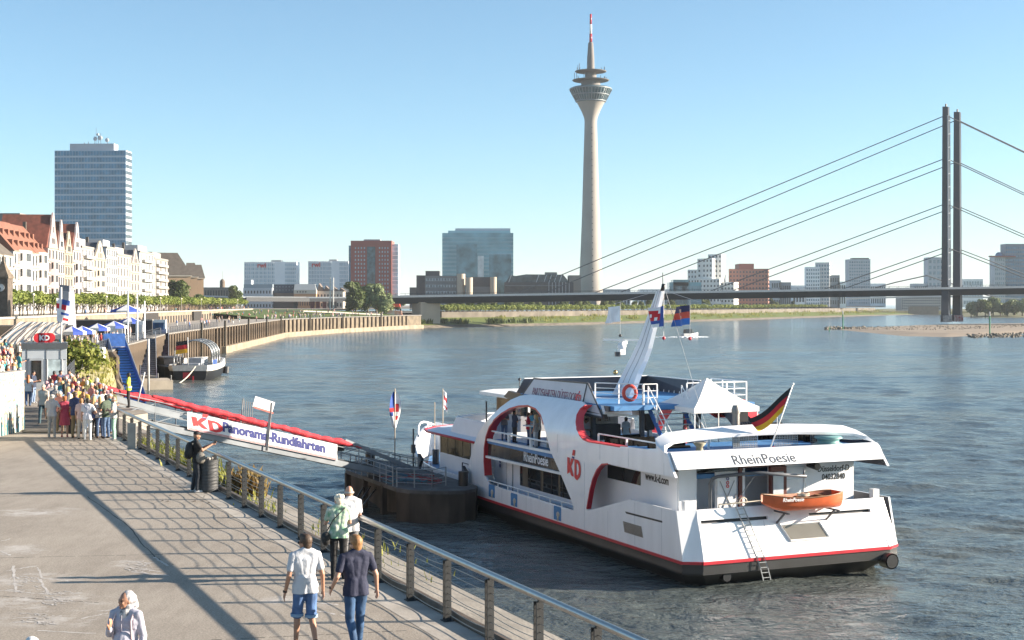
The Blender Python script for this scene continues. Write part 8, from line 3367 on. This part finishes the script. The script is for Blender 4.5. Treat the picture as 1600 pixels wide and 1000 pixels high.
# woman in the headscarf, low at the left
pose('strap', (.24, .02, 1.15), (.12, .26, 1.27), (-.25, -.02, 1.13), (-.27, .08, .90), head=-30, tilt=4)
POSES['strap']['pointR'] = (-.3, .1, .95)
g = VX(197, 19.0, WZ)
jk = cloth('lavender_jacket', (.40, .40, .48), vary=.06)
o = person('person in a white patterned headscarf and lavender-grey jacket at the bottom left', g, 168, 'strap', 'long', jk, 'trousers', cloth('dark_skirt', (.05, .05, .06)), 'scarf', cloth('white_scarf', (.62, .61, .60), col2=(.16, .16, .18), scale=26), 1, .95, 'black', True, 1.0, .03)
M_ = head_rot(POSES['strap'])
b = MB()
for s in (-1, 1):
    b.ball(HC_ + M_ @ Vector((s * .033, .084, -.005)), (.016, .010, .009), 8, M=M_)
    b.ball(HC_ + M_ @ Vector((s * .035, .088, .018)), (.022, .008, .005), 8, M=M_)
b.build('eyes', mat('dark_eye', (.02, .015, .012), .3), o, kind='stuff')
b = MB()
b.ball(HC_ + M_ @ Vector((0, .094, -.062)), (.022, .008, .008), 8, M=M_)
b.build('mouth', mat('lip', (.28, .09, .08), .5), o, True)
for s in (-1, 1):
    b = MB()
    b.tube([(s * .13, -.13, 1.38), (s * .13, -.02, 1.515), (s * .135, .13, 1.36), (s * .14, .12, 1.12), (s * .16, -.02, 1.0)], .018, 6)
    b.build('bag_strap', cloth('pale_pink_strap', (.50, .40, .42)), o, True)
b = MB()
b.tube([(0, .135, 1.44), (0, .145, 1.25), (0, .14, .95)], .007, 5)
b.build('zip', cloth('zip_grey', (.28, .27, .32)), o)
o = person('person in a white cap whose head just shows at the bottom edge', VX(50, 16.0, WZ), 30, 'walk', 'tee', cloth('white_tee', (.62, .62, .62)), 'trousers', cloth('navy_trousers', (.03, .04, .08)), 'cap', cloth('white_cap', (.72, .72, .70)), 0, 1.0, 'white', True)

# queue by the kiosk: the front row as in the photo
white_c, pink_c = cloth('white', (.62, .61, .60)), cloth('pink', (.60, .38, .38))
jeans_c, khaki_c = cloth('jeans', (.06, .10, .19), vary=.2), cloth('khaki', (.24, .18, .10))
def FL(px, py):
    return GZ(px, py, WZ)
Gq = 'people queuing for the ship'
person('person in a beige shirt and pale cap with jeans walking out of the crowd', FL(68, 664), 175, 'walk', 'tee', cloth('beige_shirt', (.55, .50, .42)), 'trousers', cloth('teal_jeans', (.04, .08, .10)), 'cap', cloth('pale_cap', (.5, .44, .34)), 0, 1.05, group=Gq)
person('person in a pale grey polo and grey trousers seen from behind', FL(81, 684), 5, 'hip', 'tee', cloth('ash_polo', (.40, .40, .42)), 'trousers', cloth('ash_trousers', (.34, .33, .32)), 'puffy', HAIRS['grey'], 0, 1.02, 'white', group=Gq)
o = person('person in a crimson dress with an orange shoulder bag', FL(101, 683), 15, 'stand', 'dress', cloth('crimson_dress', (.45, .06, .10)), None, None, 'puffy', HAIRS['red'], 0, .97, 'red', group=Gq)
bag(o, 'shoulder_bag', cloth('orange_bag', (.50, .16, .04)), (.26, .02, 1.0), (.09, .14, .13), [(.22, 0, 1.1), (.17, 0, 1.47)])
person('tall person in a navy polo and khaki trousers at the front of the queue', FL(118, 684), -10, 'fold', 'tee', cloth('deep_navy_polo', (.03, .045, .12)), 'trousers', khaki_c, 'short', HAIRS['brown'], 1, 1.08, 'brown', group=Gq)
person('person in a pale pink blouse and cream trousers beside the white one', FL(127, 686), -5, 'stand', 'tee', cloth('rose_blouse', (.62, .44, .42)), 'trousers', cloth('cream_trousers', (.58, .52, .46)), 'short', HAIRS['ginger'], 0, .95, group=Gq)
o = person('person in white top and white trousers with a navy bag', FL(137, 688), 5, 'hip', 'tee', cloth('lilac_white_top', (.58, .58, .64)), 'trousers', cloth('bright_white_trousers', (.66, .66, .66)), 'short', HAIRS['dark'], 0, .97, 'white', group=Gq)
bag(o, 'shoulder_bag', cloth('navy_bag', (.03, .05, .14)), (.24, .05, 1.02), (.07, .13, .12), [(.22, 0, 1.1), (-.1, -.14, 1.4), (-.12, 0, 1.48)])
o = person('person holding a magenta bag behind the white-trousered one', FL(147, 683), -20, 'stand', 'tee', cloth('dark_flower', (.10, .08, .09), col2=(.35, .25, .25), scale=14), 'trousers', cloth('black_slacks', (0, 0, 0)), 'long', HAIRS['blond'], 0, .96, group=Gq)
bag(o, 'tote_bag', cloth('magenta_bag', (.42, .02, .22)), (.28, .05, .66), (.13, .1, .17))
person('person with long blond hair in a white sleeveless top and jeans', FL(156, 684), 40, 'stand', 'tank', white_c, 'trousers', jeans_c, 'long', HAIRS['blond'], 0, .97, 'brown', group=Gq)
person('person in a dark green shirt and jeans beside the railing', FL(166, 685), 60, 'fold', 'tee', cloth('dark_green_shirt', (.06, .085, .06)), 'trousers', cloth('mid_jeans', (.07, .12, .22)), 'short', HAIRS['dark'], 1, 1.02, group=Gq)
person('grey-haired person in checked shirt and mint trousers at the railing end', FL(178, 687), 95, 'fold', 'tee', cloth('check_shirt', (.55, .55, .53), col2=(.08, .10, .10), scale=22), 'trousers', cloth('mint_trousers', (.25, .42, .34)), 'bald', HAIRS['grey'], 0, 1.0, 'white', belly=.03, group=Gq)
o = person('steward in a yellow vest standing at the head of the gangway', FL(201, 643) + Vector((0, 0, .2)), 100, 'fold', 'tee', cloth('yellow_vest', (.55, .66, .06)), 'trousers', cloth('black_slacks', (0, 0, 0)), 'short', HAIRS['dark'], 2, 1.02, group=Gq)
b = MB()
b.lathe([(.2, 1.0), (.205, 1.07)], 16, cap=False)
b.v = [(x, y * .78, z) for x, y, z in b.v]
b.build('vest_band', cloth('vest_silver', (.55, .56, .52)), o)
person('second steward in a yellow vest deep inside the crowd', FL(138, 640), 150, 'talk', 'tee', cloth('yellow_vest', (0, 0, 0)), 'trousers', cloth('black_slacks', (0, 0, 0)), 'cap', cloth('black_cap', (0, 0, 0)), 0, 1.02, group=Gq)
person('person in dark navy shirt and light jeans holding a phone before the kiosk', FL(52, 630), -100, 'phone', 'tee', cloth('ink_shirt', (.02, .03, .06)), 'trousers', cloth('light_jeans', (.20, .28, .42)), 'short', HAIRS['dark'], 0, 1.03, 'white', group=Gq)
person('person with long auburn hair in a white T-shirt passing the mosaic wall end', FL(44, 636), 20, 'walk', 'tee', white_c, 'trousers', cloth('mid_jeans', (0, 0, 0)), 'long', HAIRS['red'], 0, .98, group=Gq)
rq = random.Random(77)
TOPC = [('white', (.62, .61, .60)), ('salmon', (.62, .26, .20)), ('navy', (.03, .04, .10)), ('charcoal', (.035, .035, .04)), ('sky blue', (.28, .42, .58)), ('mid grey', (.26, .26, .27)), ('rose', (.58, .33, .35)), ('olive', (.15, .15, .07)), ('teal', (.05, .25, .27)), ('cream', (.55, .48, .37)), ('red', (.45, .04, .05)), ('dusty violet', (.25, .18, .33)), ('mustard', (.45, .30, .06))]
BOTC = [('blue jeans', (.06, .10, .19)), ('black trousers', (.018, .018, .02)), ('khaki trousers', (.24, .18, .10)), ('white trousers', (.6, .6, .6)), ('grey trousers', (.18, .18, .19))]
HK = [('short', 'short'), ('long', 'long'), ('bun', 'tied-up'), ('cap', 'capped'), ('puffy', 'curly')]
used_l = set()
def random_person(loc, face, where, group, poses, scale=None):
    for _ in range(60):
        (tn, tc__), (bn, bc), (hk, hn), hc = rq.choice(TOPC), rq.choice(BOTC), rq.choice(HK), rq.choice(list(HAIRS))
        lab = f"person in {tn} top and {bn}, {hn if hk == 'cap' else hn + ' ' + hc + ' hair'} {where}"
        if lab not in used_l:
            break
    used_l.add(lab)
    long_ = rq.random() < .15
    return person(lab, loc, face, rq.choice(poses), 'long' if long_ else 'tee', cloth('top_' + tn.replace(' ', '_'), tc__), 'trousers', cloth('legs_' + bn.replace(' ', '_'), bc), hk, cloth('cap_pale', (.5, .48, .44)) if hk == 'cap' else HAIRS[hc], rq.choice([0, 0, 0, 1, 1]), scale or rq.uniform(.92, 1.06), rq.choice(['black', 'white', 'brown']), group=group)
for (y_, xs_) in ((676, (92, 110, 132, 150, 170)), (668, (90, 104, 120, 134, 148, 160, 172)), (660, (84, 98, 112, 126, 141, 154, 166)), (652, (82, 95, 108, 121, 133, 146, 158)), (644, (80, 92, 104, 116, 128, 150)), (636, (76, 88, 100, 112, 124)), (628, (84, 97, 110))):
    for x_ in xs_:
        random_person(FL(x_ + rq.uniform(-3, 3), y_ + rq.uniform(-2.5, 2.5)), rq.choice([-60, -40, -20, 0, 20, 150, 200, -120]) + rq.uniform(-15, 15), 'in the queue', Gq, ['stand', 'fold', 'hip', 'talk', 'phone'])
for k in range(34):
    px = rq.uniform(-6, 33)
    d = rq.uniform(76, 104)
    random_person(VX(px, d, 6.7 + (d - 76) * .035), rq.uniform(-110, -40), 'on the terrace above', 'people on the terrace steps', ['stand', 'talk', 'fold', 'phone'], rq.uniform(.94, 1.05))
b = MB()      # stepped terrace they stand on
for k in range(6):
    y = 76 + k * 5
    b.box((-.348 * (y + 5) - 10, y + 2.5, 6.45 + (y - 74) * .035), (20, 5.0, .45))
ts = b.build('terrace_steps', conc_lt)
struct(ts)
for k in range(26):
    d = rq.uniform(112, 190)
    small_figure((edge_at(d) - rq.uniform(.6, 9), d, 6.5), 'small stroller near the bushes and parasols left of the blue gangway', 'strollers near the parasols', rq.random() < .3)
# passengers on the ship
Gs = 'passengers on the ship'
DK = 4.43
for lab, (x, y), f, pz, tm__, bm__, hk, hm, sk in (
        ('person in a grey shirt leaning on the ship rail, leftmost in the arch', (.75, 21.0), 190, 'phone', cloth('slate_shirt', (.13, .13, .15)), jeans_c, 'short', HAIRS['dark'], 1),
        ('person in a dark navy shirt with back to the ship rail', (.75, 19.6), -60, 'fold', cloth('ink_shirt', (0, 0, 0)), cloth('legs_black_trousers', (.018, .018, .02)), 'short', HAIRS['dark'], 1),
        ('person in a bright blue T-shirt facing the others in the ship arch', (1.5, 19.0), 120, 'fold', cloth('cyan_tee', (.06, .30, .48)), jeans_c, 'short', HAIRS['dark'], 1),
        ('person in a red T-shirt seen from behind in the ship arch', (.85, 18.0), -95, 'hip', cloth('scarlet_tee', (.42, .02, .05)), jeans_c, 'short', HAIRS['brown'], 0),
        ('officer in a white shirt talking in the ship arch', (1.2, 17.4), 75, 'talk', white_c, cloth('legs_black_trousers', (0, 0, 0)), 'short', HAIRS['dark'], 0),
        ('person in a pale patterned dress right of the officer in the arch', (.65, 16.6), 60, 'stand', cloth('pale_print', (.5, .46, .42), col2=(.3, .3, .3), scale=16), cloth('legs_white_trousers', (.6, .6, .6)), 'long', HAIRS['blond'], 0),
        ('waiter in white behind the bar counter, left one', (2.0, 13.4), 160, 'fold', white_c, cloth('legs_black_trousers', (0, 0, 0)), 'short', HAIRS['dark'], 1),
        ('guest with long dark hair left of the bar counter', (1.5, 13.6), 100, 'stand', cloth('black_tee', (0, 0, 0)), cloth('legs_black_trousers', (0, 0, 0)), 'long', HAIRS['dark'], 0),
        ('waiter with dark apron beside the dark column', (4.2, 13.2), -40, 'stand', white_c, cloth('legs_black_trousers', (0, 0, 0)), 'short', HAIRS['dark'], 1),
        ('bartender in a red cap bending over the bar', (4.9, 12.0), 60, 'phone', white_c, cloth('legs_black_trousers', (0, 0, 0)), 'cap', cloth('dark_red_cap', (.2, .03, .03)), 2)):
    person(lab, SW(x, y, DK), f, pz, 'tee', tm__, 'trousers', bm__, hk, hm, sk, 1.0, group=Gs)
tb = thing('bar_table', 'high white bar table amid the people in the ship arch', 'table', SW(.75, 17.5, DK))
b = MB()
b.lathe([(.0, 1.08), (.42, 1.08), (.42, 1.12), (0, 1.12)], 18)
b.build('table_top', white2, tb)
b = MB()
b.lathe([(.25, 0), (.05, .06), (.04, 1.08)], 12)
b.build('table_leg', steel, tb)
bpy.data.scenes.remove(TMP)
# ------------------------------------------------------------------ summer haze over the river
hz_m = bpy.data.materials.new('haze_air')
hz_m.use_nodes = True
n_, l_ = hz_m.node_tree.nodes, hz_m.node_tree.links
n_.clear()
pv_ = n_.new('ShaderNodeVolumePrincipled')
pv_.inputs['Color'].default_value = (.86, .92, 1.0, 1)
pv_.inputs['Density'].default_value = .00006
pv_.inputs['Anisotropy'].default_value = .0
ov_ = n_.new('ShaderNodeOutputMaterial')
l_.new(pv_.outputs[0], ov_.inputs['Volume'])
b = MB()
b.box((0, 7899, 134), (19000, 17000, 270))
o = b.build('haze', hz_m)
o['kind'] = 'stuff'
